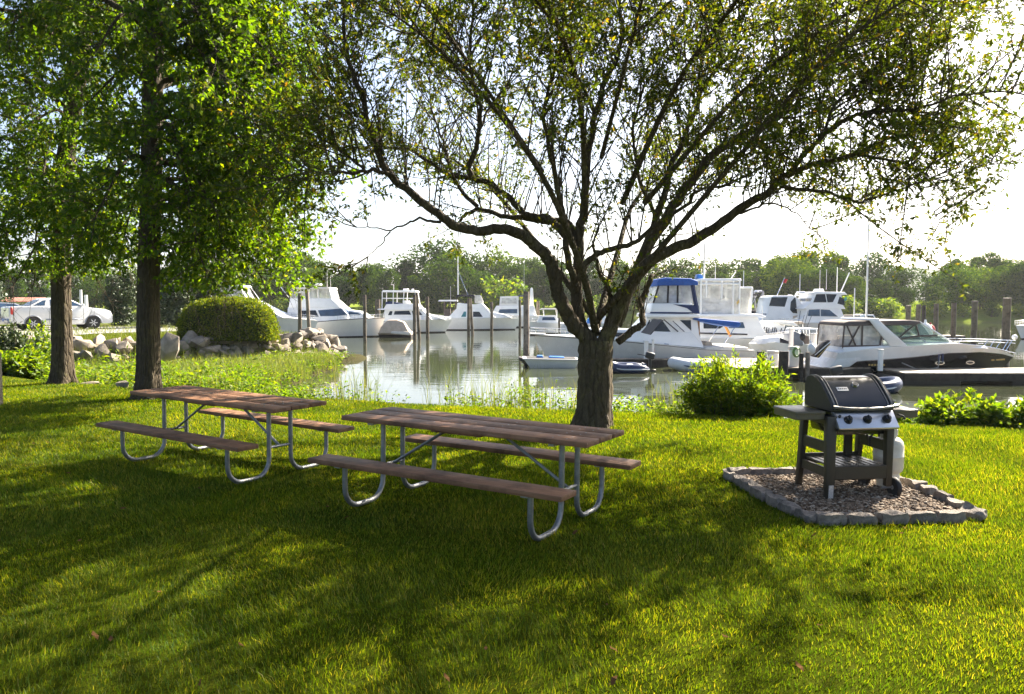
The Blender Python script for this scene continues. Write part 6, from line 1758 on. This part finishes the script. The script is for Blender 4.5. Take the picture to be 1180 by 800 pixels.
def inflatable(name, label, pc, wl, px0, px1, mat, r, D=None, stripe=None, z0=0.0, engine=None, tilt=0.0):
    b = Boat(name, label, 'dinghy', pc, wl, D=D)
    x0, x1 = b.X(px0), b.X(px1); Ld = x1 - x0; sg = 1
    W_ = 0.62
    pts = [(x1, -W_, 0), (x0 + Ld * .38, -W_, 0), (x0 + Ld * .16, -W_ * .82, .05), (x0 + Ld * .04, -W_ * .42, .10), (x0, 0, .13), (x0 + Ld * .04, W_ * .42, .10), (x0 + Ld * .16, W_ * .82, .05), (x0 + Ld * .38, W_, 0), (x1, W_, 0)]
    pp = catmull([np.array(p, float) for p in pts], 5)
    k = len(pp); rad = [r * (0.35 if i in (0, k - 1) else 0.8 if i in (1, k - 2) else 1.0) for i in range(k)]
    mb = MB(); mb.tube([Vector((p[0], p[1], p[2] + r * 0.75 + z0 + tilt * (p[0] - x0) / Ld)) for p in pp], rad, 14)
    tb = mb.build('tube', M[mat], b.root, angle=70)
    if stripe:
        mb = MB(); 
        for sd in (-1, 1):
            ln = [p for p in pp if p[1] * sd >= -0.01]
            mb.tube([Vector((p[0], p[1] + sd * r * .99 * (1 if abs(p[1]) > .3 else .3), p[2] + r * .75 + z0 + tilt * (p[0] - x0) / Ld)) for p in ln], r * .13, 5)
        mb.build('rub_strake', M[stripe], tb)
    mb = MB(); mb.box(((x0 * .4 + x1 * .6), 0, r * .45 + z0), (Ld * .68, W_ * 1.9, 0.05)); mb.box((x1 - 0.12 * np.sign(Ld), 0, r * .9 + z0), (0.06, W_ * 1.6, 0.36)); mb.build('floor', M['canvas_grey'], b.root)
    mb = MB(); mb.box((x0 + Ld * .6, 0, r * 1.35 + z0), (0.26, W_ * 1.9, 0.04)); mb.build('seat', M['canvas_white'], b.root)
    if engine:
        xe = x1 + 0.05 * np.sign(Ld)
        mb = MB(); s_ = np.sign(Ld)
        mb.box((xe + .10 * s_, 0, .72 + z0), (0.42, 0.26, 0.30), rot=(0, 0.25 * s_, 0), bev=0.07, seg=2)
        eng = mb.build('outboard_motor', M['black_plastic'], b.root)
        mb = MB(); mb.box((xe + .10 * s_, 0, .35 + z0), (0.13, 0.09, 0.6), bev=0.02); mb.box((xe + .22 * s_, 0, .02 + z0), (0.30, 0.05, 0.16), bev=0.02); mb.build('lower_unit', M['black_plastic'], eng)
        mb = MB(); mb.tube([(xe - .05 * s_, .0, .72 + z0), (xe - .45 * s_, .05, .78 + z0)], 0.02, 6); mb.build('tiller', M['black_plastic'], eng)
    return b
inflatable('inflatable_dinghy', 'dark navy inflatable dinghy with a black outboard, just right of the big trunk', 726, 428.5, 700, 745, 'inflat_navy', 0.22, stripe='inflat_grey', engine=True)
inflatable('inflatable_dinghy', 'pale grey inflatable dinghy with a navy stripe alongside the blue-topped cruiser', 802, 426.5, 776, 834, 'inflat_grey', 0.27, stripe='canvas_navy')
inflatable('inflatable_dinghy', 'shiny navy inflatable tender with a tilted outboard beside the dock behind the grill lid', 995, 439, 1031, 968, 'inflat_navy', 0.22, D=27.0, stripe='inflat_grey', engine=True)

# ================================================================== DOCKS, PILINGS, MASTS
def dock(name, label, x0, x1, y0, y1, ztop, side=0.34, mat='dock_wood'):
    root = empty(name, ((x0 + x1) / 2, (y0 + y1) / 2, WATER)); tag(root, label, 'dock')
    cx, cy = root.location.x, root.location.y
    mb = MB(); n = max(4, int((x1 - x0) / 0.15)); w_ = (x1 - x0) / n
    rr_ = random.Random(int(x0 * 10) + 5)
    for i in range(n): mb.box((x0 + (i + .5) * w_ - cx, 0, ztop - WATER + rr_.uniform(-.004, .004)), (w_ * .94, y1 - y0 - .02, 0.04))
    mb.build('deck', M[mat], root, smooth=False)
    mb = MB()
    for yy in (y0 + .05, y1 - .05): mb.box(((x0 + x1) / 2 - cx, yy - cy, ztop - .03 - side / 2 - WATER), (x1 - x0, 0.09, side))
    for xx in (x0 + .05, x1 - .05): mb.box((xx - cx, 0, ztop - .035 - side / 2 - WATER), (0.09, y1 - y0 - .2, side))
    mb.build('side_timber', M['dark_wood'], root, smooth=False)
    for i in range(max(2, int((x1 - x0) / 4.5))):
        mb = MB(); mb.box((x0 + 1 + i * 4.5 - cx, 0, 0.05), (2.6, (y1 - y0) * .7, 0.45), bev=0.05); mb.build('float', M['black_plastic'], root)
    return root
dz = -0.86
dock('floating_dock', 'floating plank dock with a dark timber edge in front of the black cruiser', 14.6, 40.0, 28.9, 31.2, dz, 0.26)
dock('floating_dock', 'crowded plank dock behind the bright green shrub, running left from the black cruiser', 8.9, 14.3, 31.0, 36.4, dz + .02)
dock('finger_dock', 'narrow finger dock beside the long cruiser, mostly behind the big trunk', 4.4, 12.2, 37.4, 38.2, dz - .1)
dock('far_dock', 'low dock under the boats between the clear-curtained trawler and the mast', 15.5, 34.0, 58.5, 60.2, -0.75)
def piling(px, top, foot, wpx, label, D=None, lean=0.0, cap=False, group='timber mooring piles', name='piling', mat='pile_wood', tone=None):
    if D is None: D = G(px, foot, WATER).y
    p = P(px, top, D); r = max(0.07, wpx * D / 900 / 2); zb = WATER - 0.9
    H = p.z - zb; mb = MB(); rr_ = random.Random(int(px * 7))
    n = 7; pts = []; x_ = lean * D / 900
    for i in range(n):
        t = i / (n - 1); pts.append((x_ * (1 - t) + rr_.uniform(-.012, .012), rr_.uniform(-.012, .012), H * t))
    if cap:
        root = empty(name, (p.x, D, zb)); mb.tube(pts, [r * (1.06 - .08 * i / n) for i in range(n)], 12); mb.build('post', M[mat], root)
        mb = MB(); mb.lathe([(r * 1.0, 0), (r * 1.08, .02), (r * .6, .09), (.01, .14)], 12, (0, 0, H)); mb.build('cap', M['canvas_white'], root); o = root
    else:
        mb.tube(pts, [r * (1.06 - .08 * i / n) for i in range(n)], 12); o = mb.build(name, M[mat], smooth=True, angle=50); o.location = (p.x, D, zb)
    tag(o, label, 'piling', group); return o
piling(345, 338, 392, 4.5, 'dark upright piling at the end of the rock pile, left of a leaning pale one', D=43.5)
piling(353.5, 335, 394, 4.0, 'pale leaning piling at the end of the rock pile beside a dark upright one', D=43.0, lean=-4.5 * -1, mat='post_wood')
piling(420, 340, 394, 3.8, 'slim lone piling standing in front of the bow of the white sportfisher', D=61)
piling(435, 345, 380, 6.0, 'short stubby piling between the sportfisher bow and the convertible yacht', D=95)
piling(477.5, 340, 392, 3.8, 'upright piling of the pair in front of the convertible yacht', D=63)
piling(480, 338, 392, 3.4, 'leaning piling of the pair in front of the convertible yacht', D=65, lean=3.5)
piling(492.5, 342, 391, 3.6, 'single piling in front of the foredeck of the convertible yacht', D=66)
piling(540, 344, 388, 3.4, 'upright piling of the pair in front of the black-topped yacht', D=72)
piling(542, 344, 388, 3.2, 'leaning piling of the pair in front of the black-topped yacht', D=74, lean=3.0)
piling(566.5, 348, 388, 3.2, 'single piling in front of the bow rail of the black-topped yacht', D=74)
piling(599, 346, 394, 2.8, 'thin brown piling just left of the thick grey piling', D=58)
piling(606.5, 336, 421, 6.6, 'thick grey piling at the bow of the jon boat, tallest left of the big trunk', D=39.5, mat='post_wood')
piling(620, 347, 375, 3.6, 'short greenish piling right of the thick grey piling', D=98)
piling(644.5, 366, 389, 2.6, 'small dark piling glimpsed just left of the big trunk above the cruiser bow', D=70)
piling(1047, 352, 384, 5.5, 'brown piling above the black cruiser windscreen, leftmost of the river row', D=74, group='river piles beyond the black cruiser')
piling(1058.5, 351, 384, 5.0, 'second brown piling of the river row, beside the near black one', D=72, group='river piles beyond the black cruiser')
piling(1064.8, 352, 384, 4.2, 'slim black piling above the black cruiser windscreen', D=60, group='river piles beyond the black cruiser', mat='dark_wood')
piling(1079, 350, 390, 5.0, 'brown piling where the black cruiser rail begins', D=58, group='river piles beyond the black cruiser')
piling(1099.5, 349, 392, 5.4, 'brown piling rising over the middle of the black cruiser foredeck', D=53, group='river piles beyond the black cruiser')
piling(1123.5, 347, 400, 6.4, 'thick brown piling over the forward foredeck of the black cruiser', D=45, group='river piles beyond the black cruiser')
piling(1160.5, 343.5, 412, 8.6, 'thickest brown piling, at the bow tip of the black cruiser', D=35.2, group='river piles beyond the black cruiser')
for (px, top, wpx, lab) in ((877, 405, 9, 'short dark dock post half hidden by the shrub, left of the white dock box'), (903, 405, 11, 'wide dark dock post behind the right part of the shrub'), (923.5, 407, 5.2, 'short dark dock post, left one of the pair behind the grill'), (930.5, 406, 5.2, 'short bluish dock post, right one of the pair behind the grill')):
    piling(px, top, 430, wpx, lab, D=30.8, group='short dock posts', mat='dark_wood' if px < 930 else 'post_wood', name='dock_post')
def pedestal(px, top, foot, D, label, wpx=4.5):
    p = P(px, top, D); f = P(px, foot, D); root = empty('power_pedestal', (p.x, D, f.z)); tag(root, label, 'pedestal', 'white dock pedestals')
    H = p.z - f.z; r = wpx * D / 900 / 2
    mb = MB(); mb.box((0, 0, H * .47), (r * 2, r * 2, H * .94), bev=0.01); mb.build('post', M['gel'], root)
    mb = MB(); mb.box((0, 0, H * .97), (r * 2.5, r * 2.5, H * .06), bev=0.015); mb.build('cap', M['gel_grey'], root)
    mb = MB(); mb.box((r * 1.02, 0, H * .6), (0.02, r * 1.2, H * .2)); mb.build('outlet', M['red'], root)
pedestal(1015, 402.5, 427.5, 29.8, 'white power pedestal on the dock in front of the black cruiser')
pedestal(744.5, 392.5, 424, 37.8, 'white power pedestal on the finger dock beside the navy dinghy outboard')
pedestal(752.5, 391, 424, 37.9, 'slim pale power pedestal right of the thicker one by the navy dinghy outboard', 2.4)
pedestal(938, 384, 421, 34.0, 'white power pedestal among the clutter left of the black cruiser stern', 5)
pedestal(912, 378, 420, 35.5, 'white power pedestal behind the shrub, near the grey motor cover', 4)
def dock_box(px, top, foot, D, wpx, label):
    p = P(px, foot, D); s_ = D / 900; root = empty('dock_box', (p.x, D, p.z)); tag(root, label, 'dock box', 'white dock boxes')
    w_, h_ = wpx * s_, (foot - top) * s_
    mb = MB(); mb.box((0, 0, h_ * .42), (w_, w_ * .6, h_ * .84), bev=0.03); mb.build('box', M['gel'], root)
    mb = MB(); mb.box((0, 0, h_ * .92), (w_ * 1.06, w_ * .66, h_ * .16), bev=0.03); mb.build('lid', M['gel_cream'], root)
dock_box(914, 399, 425, 31.6, 11, 'tall white dock box with a hose behind the shrub')
dock_box(890, 404, 425, 32.2, 12, 'white dock box between the two short dark dock posts')
dock_box(948, 414, 425, 33.0, 14, 'low white dock box at the stern of the black cruiser')
mb = MB(); c = P(918, 406, 31.35)
for k in range(4): mb.tube([c + Vector(((0.16 - .015 * k) * math.cos(a), -0.02 * k, (0.2 - .015 * k) * math.sin(a))) for a in np.linspace(0, 2 * PI, 17)], 0.018, 5)
o = mb.build('coiled_hose', M['leafy_hose']); tag(o, 'coiled green and yellow hose hanging on the tall white dock box', 'hose')
# folded black canopy with yellow piping on the dock, at the stern of the black cruiser
p = P(945, 402, 31.4); root = empty('folded_canopy', p); tag(root, 'folded black boat canopy with pale stripes leaning by the black cruiser stern', 'canopy')
mb = MB(); mb.prism([(-.32, -.30), (-.30, -.18), (.15, .30), (.34, .36), (.30, .16), (-.12, -.36)], 0.25, 0.18); mb.build('cloth', M['canvas_black'], root, bevel=0.04)
for k, (a, c_) in enumerate((((-.31, -.24), (.33, .30)), ((-.22, -.32), (.31, .20)))):
    mb = MB(); mb.tube([(a[0], -.27, a[1]), (c_[0], -.22, c_[1])], 0.018, 5); mb.build('batten', M['gold' if k else 'gel'], root)
# bags and fenders on the dock
for (px, py, D, mt_, rr_, lab) in ((935, 402, 31.2, 'gel_grey', .16, 'pale round fender hanging on the right short dock post'), (925, 388, 33.5, 'canvas_black', .12, 'small black fender among the dock clutter'), (949, 389, 33.5, 'rubber', .12, 'round black fender near the white pedestal by the black cruiser'), (1066, 383, 50, 'gel', .45, 'white mooring buoy right of the black cruiser windscreen'), (1072, 381, 52, 'red', .3, 'red and white buoy beside the mooring buoy past the windscreen')):
    p = P(px, py, D); mb = MB(); mb.lathe([(rr_ * .2, -rr_ * 1.5), (rr_ * .8, -rr_), (rr_, -.2 * rr_), (rr_, .4 * rr_), (rr_ * .7, rr_), (rr_ * .2, rr_ * 1.35), (rr_ * .12, rr_ * 1.8)], 14)
    o = mb.build('fender', M[mt_]); o.location = p
    tag(o, lab, 'fender')
# tall mast of a hidden sailing boat and other poles
def mast(px, top, foot, D, r, label, spreaders=()):
    p = P(px, top, D); f = P(px, foot, D); root = empty('mast', (p.x, D, f.z - .5)); tag(root, label, 'mast')
    mb = MB(); mb.tube([(0, 0, 0), (0, 0, p.z - f.z + .5)], [r, r * .7], 8); mb.build('pole', M['gel_grey'], root)
    for (py, w_) in spreaders:
        z = P(px, py, D).z - f.z + .5; mb = MB(); mb.tube([(-w_, 0, z), (w_, 0, z)], 0.03, 5); mb.build('spreader', M['gel_grey'], root)
mast(1001, 258, 366, 62, 0.085, 'tall bare mast rising above the black cruiser against the far trees', ((300, .5),))
mast(985, 332, 372, 62, 0.06, 'short slim pole left of the tall bare mast')
mast(812, 280, 372, 70, 0.09, 'pale mast rising behind the clear-curtained trawler', ((298, .6),))
mast(857, 312, 372, 66, 0.05, 'thin mast just right of the clear-curtained trawler')
mast(965, 308, 372, 66, 0.05, 'thin mast right of the two storey white yacht')
mast(922, 316, 372, 75, 0.05, 'thin mast behind the hardtop of the two storey white yacht')
mast(93, 334, 362, 58, 0.13, 'white pole behind the windscreen of the white pickup')
mast(99, 340, 362, 59, 0.17, 'thick pale post behind the bonnet of the white pickup')

# ================================================================== VEHICLES
def vehicle_wheel(root, x, y, r, w_):
    sd = np.sign(y)
    mb = MB(); mb.lathe([(r * .62, -w_ / 2), (r * .92, -w_ / 2), (r, -w_ * .35), (r, w_ * .35), (r * .92, w_ / 2), (r * .62, w_ / 2)], 26, (x, y, r), 'y')
    wh = mb.build('wheel', M['rubber'], root)
    mb = MB(); mb.lathe([(r * .64, -.02), (r * .64, .06 * 1), (r * .56, .07), (r * .55, .02), (.02, .02)], 26, (x, y + sd * w_ * .28, r), 'y')
    for k in range(6):
        a = k * PI / 3; mb.box((x + r * .32 * math.cos(a), y + sd * (w_ * .28 + .045), r + r * .32 * math.sin(a)), (r * .5, .03, r * .15), rot=(0, -a, 0), bev=.008)
    mb.lathe([(r * .16, 0), (r * .14, .02)], 10, (x, y + sd * (w_ * .28 + .05), r), 'y')
    mb.build('rim', M['alloy'], wh)
def loft_body(mb, prof, wf, N=1):
    mb.prism(prof, wf)
def pickup(loc, rz):
    root = empty('pickup_truck', loc, rz); tag(root, 'white four door pickup truck parked on the road behind the first trunk', 'pickup truck')
    W = 0.97
    wf = lambda x, z: W - 0.04 * max(0, (0.75 - z)) - 0.10 * max(0, z - .95) - 0.10 * max(0, abs(x) - 2.2) ** 1.2
    mb = MB()
    def arch(cx, r, n=9): return [(cx + r * math.cos(a), .38 + r * math.sin(a)) for a in np.linspace(PI, 0, n)]
    # lower body with wheel openings, front is +x
    prof = [(-2.62, .45), (-2.64, .75), (-2.63, 1.28), (-2.55, 1.33), (-1.3, 1.35), (0.95, 1.30), (1.35, 1.27), (2.2, 1.17), (2.5, 1.05), (2.62, .80), (2.6, .42), (2.45, .33)] + [(2.0, .33)] + [p for p in arch(1.55, .43)][::-1][0:] + [(1.05, .30), (-1.05, .30)] + [p for p in arch(-1.55, .43)][::-1] + [(-2.1, .38)]
    mb.prism(prof, wf); body = mb.build('body', M['car_white'], root, bevel=0.025, angle=40)
    # cab with the high sloped bed sails
    cw = lambda x, z: 0.90 - 0.17 * max(0, z - 1.30) / .52
    mb = MB(); mb.prism([(-1.75, 1.33), (-1.05, 1.72), (-0.8, 1.80), (-0.2, 1.83), (0.35, 1.78), (1.25, 1.28)], cw); mb.build('cab', M['car_white'], root, bevel=0.04)
    for sd in (-1, 1):
        for pp, nm in (([(-1.52, 1.38), (-1.02, 1.67), (-0.84, 1.70), (-0.95, 1.38)], 'rear_quarter_window'), ([(-0.66, 1.37), (-0.64, 1.73), (-0.16, 1.76), (-0.16, 1.37)], 'window'), ([(-0.08, 1.37), (-0.08, 1.76), (0.32, 1.71), (0.98, 1.37)], 'window')):
            mb = MB(); n = len(pp); vs = [(x, sd * (cw(x, z) - .02), z) for x, z in pp] + [(x, sd * (cw(x, z) + .012), z) for x, z in pp]
            mb.add(vs, [tuple(range(n)), tuple(range(2 * n - 1, n - 1, -1))] + [((i + 1) % n, i, i + n, (i + 1) % n + n) for i in range(n)]); mb.build(nm, M['glass_blue'], root, smooth=False)
        mb = MB(); mb.box((.98, sd * .99, 1.40), (.12, .20, .16), bev=.03); mb.build('mirror', M['car_white'], root)
        for x in (-.55, .35): mb = MB(); mb.box((x, sd * (wf(x, 1.14) + .008), 1.14), (.2, .03, .035), bev=.008); mb.build('door_handle', M['chrome'], root)
        mb = MB()
        for x in (-.75, -.12, 1.02): mb.box((x, sd * (wf(x, .7) + .001), .80), (.012, .012, .86))
        mb.build('door_seam', M['rubber'], root)
        mb = MB(); mb.box((0, sd * .985, .60), (1.9, .03, .07), bev=.01); mb.build('side_moulding', M['car_grey'], root)
        mb = MB(); mb.box((-2.57, sd * .90, 1.10), (.12, .12, .40), bev=.03); mb.build('tail_light', M['red'], root)
        mb = MB(); mb.box((2.42, sd * .80, .93), (.25, .22, .18), bev=.04); mb.build('headlight', M['clear'], root)
        for cx in (1.55, -1.55):
            mb = MB(); mb.tube([(cx + .445 * math.cos(a), sd * .955, .38 + .445 * math.sin(a)) for a in np.linspace(PI, 0, 12)], .035, 6); mb.build('wheel_arch', M['car_grey'], root)
    mb = MB(); a1, a2 = Vector((-1.68, 0, 1.38)), Vector((-1.08, 0, 1.71)); nn = Vector((-.45, 0, .88)).normalized() * .012
    mb.add([a1 + nn + Vector((0, -.6, 0)), a1 + nn + Vector((0, .6, 0)), a2 + nn + Vector((0, .58, 0)), a2 + nn + Vector((0, -.58, 0))], [(0, 1, 2, 3)]); mb.build('rear_window', M['glass_dark'], root, smooth=False)
    mb = MB(); a1, a2 = Vector((.42, 0, 1.755)), Vector((1.18, 0, 1.335)); nn = Vector((.58, 0, .81)).normalized() * .014
    mb.add([a1 + nn + Vector((0, -.66, 0)), a1 + nn + Vector((0, .66, 0)), a2 + nn + Vector((0, .80, 0)), a2 + nn + Vector((0, -.80, 0))], [(0, 1, 2, 3)]); mb.build('windscreen', M['glass_blue'], root, smooth=False)
    mb = MB(); mb.box((-2.655, 0, 1.02), (.03, 1.5, .50), bev=.012); tg_ = mb.build('tailgate', M['car_white'], root)
    mb = MB(); mb.box((-2.675, 0, 1.12), (.03, .3, .06), bev=.01); mb.build('handle', M['black_plastic'], tg_)
    mb = MB(); mb.box((-2.70, 0, .52), (.16, 1.86, .22), bev=.04); bp = mb.build('bumper', M['car_grey'], root)
    mb = MB(); mb.box((-2.785, .0, .60), (.012, .32, .16)); mb.build('number_plate', M['fender_blue'], bp)
    mb = MB(); mb.box((2.56, 0, .48), (.16, 1.80, .26), bev=.06); mb.build('bumper', M['car_white'], root)
    for x in (1.55, -1.55):
        for y in (-.82, .82): vehicle_wheel(root, x, y, .38, .24)
    return root
q = P(70, 381, 45.0); pk = pickup((q.x - 0.1, 45.0, tz(q.x, 45.0) + .012), R(47))
def suv(loc, rz):
    root = empty('parked_car', loc, rz); tag(root, 'grey car with a blue tinted rear window cut by the left border behind the pickup', 'car')
    mb = MB(); wf = lambda x, z: .92 - .05 * max(0, abs(x) - 1.8)
    mb.prism([(-2.25, .35), (-2.3, .9), (-2.2, 1.02), (1.0, 1.0), (2.1, .86), (2.3, .6), (2.25, .32), (1.85, .30), (1.7, .62), (1.3, .70), (.95, .55), (.9, .3), (-.95, .3), (-1.05, .6), (-1.4, .7), (-1.75, .6), (-1.85, .32)], wf); mb.build('body', M['car_grey'], root, bevel=.03)
    cw = lambda x, z: .86 - .25 * max(0, z - 1.0) / .55
    mb = MB(); mb.prism([(-2.1, 1.0), (-1.6, 1.48), (-.9, 1.58), (.1, 1.52), (1.0, 1.0)], cw); mb.build('cab', M['car_grey'], root, bevel=.04)
    for sd in (-1, 1):
        mb = MB(); pp = [(-1.75, 1.04), (-1.45, 1.44), (-.85, 1.52), (.05, 1.46), (.72, 1.04)]; n = len(pp)
        vs = [(x, sd * (cw(x, z) - .02), z) for x, z in pp] + [(x, sd * (cw(x, z) + .012), z) for x, z in pp]
        mb.add(vs, [tuple(range(n)), tuple(range(2 * n - 1, n - 1, -1))] + [((i + 1) % n, i, i + n, (i + 1) % n + n) for i in range(n)]); mb.build('side_window', M['glass_blue'], root, smooth=False)
        mb = MB(); mb.box((-2.2, sd * .75, .9), (.15, .25, .16), bev=.03); mb.build('tail_light', M['red'], root)
        for x in (1.35, -1.4): vehicle_wheel(root, x, sd * .78, .33, .22)
    mb = MB(); a1, a2 = Vector((-2.08, 0, 1.05)), Vector((-1.64, 0, 1.45)); nn = Vector((-.7, 0, .7)) * .02
    mb.add([a1 + nn + Vector((0, -.75, 0)), a1 + nn + Vector((0, .75, 0)), a2 + nn + Vector((0, .64, 0)), a2 + nn + Vector((0, -.64, 0))], [(0, 1, 2, 3)]); mb.build('rear_window', M['glass_blue'], root, smooth=False)
    mb = MB(); mb.box((-2.3, 0, .45), (.14, 1.7, .22), bev=.04); mb.build('bumper', M['car_grey'], root)
q = P(-12, 381, 45.5); suv((q.x, 47.5, tz(q.x, 47.5) + .012), R(47))
# low building beyond the car park
p = P(24, 352, 92); zb = tz(p.x, 92); root = empty('low_building', (p.x - 1, 94, zb)); tag(root, 'low building with a dull red roof glimpsed between the grey car and the pickup cab', 'building')
mb = MB(); mb.box((0, 0, 0.9), (5, 4, 1.8)); mb.build('wall', M['gel_cream'], root)
mb = MB(); mb.prism([(-2.4, 1.75), (0, 2.25), (2.4, 1.75), (2.4, 1.65), (-2.4, 1.65)], 2.7); r_ = mb.build('roof', M['roof_red'], root); r_.rotation_euler = (0, 0, PI / 2)
for k in range(2): mb = MB(); mb.box((-1.2 + k * 2.4, -2.01, 1.0), (1.0, .06, .8)); mb.build('window', M['glass_dark'], root)

# ================================================================== AIR
def haze():
    t = NT('river_haze')
    vol = t.n('ShaderNodeVolumePrincipled'); vol.inputs['Density'].default_value = HAZE; vol.inputs['Color'].default_value = (0.90, 0.93, 0.96, 1); vol.inputs['Anisotropy'].default_value = 0.35
    t.l(vol.outputs[0], t.out.inputs['Volume'])
    mb = MB(); mb.box((0, 1600, 58), (7000, 4200, 130))
    o = mb.build('haze', t.mat, smooth=False); tag(o, 'thin bright summer haze over the river', 'haze', kind='stuff'); o.visible_shadow = True
if HAZE > 0: haze()
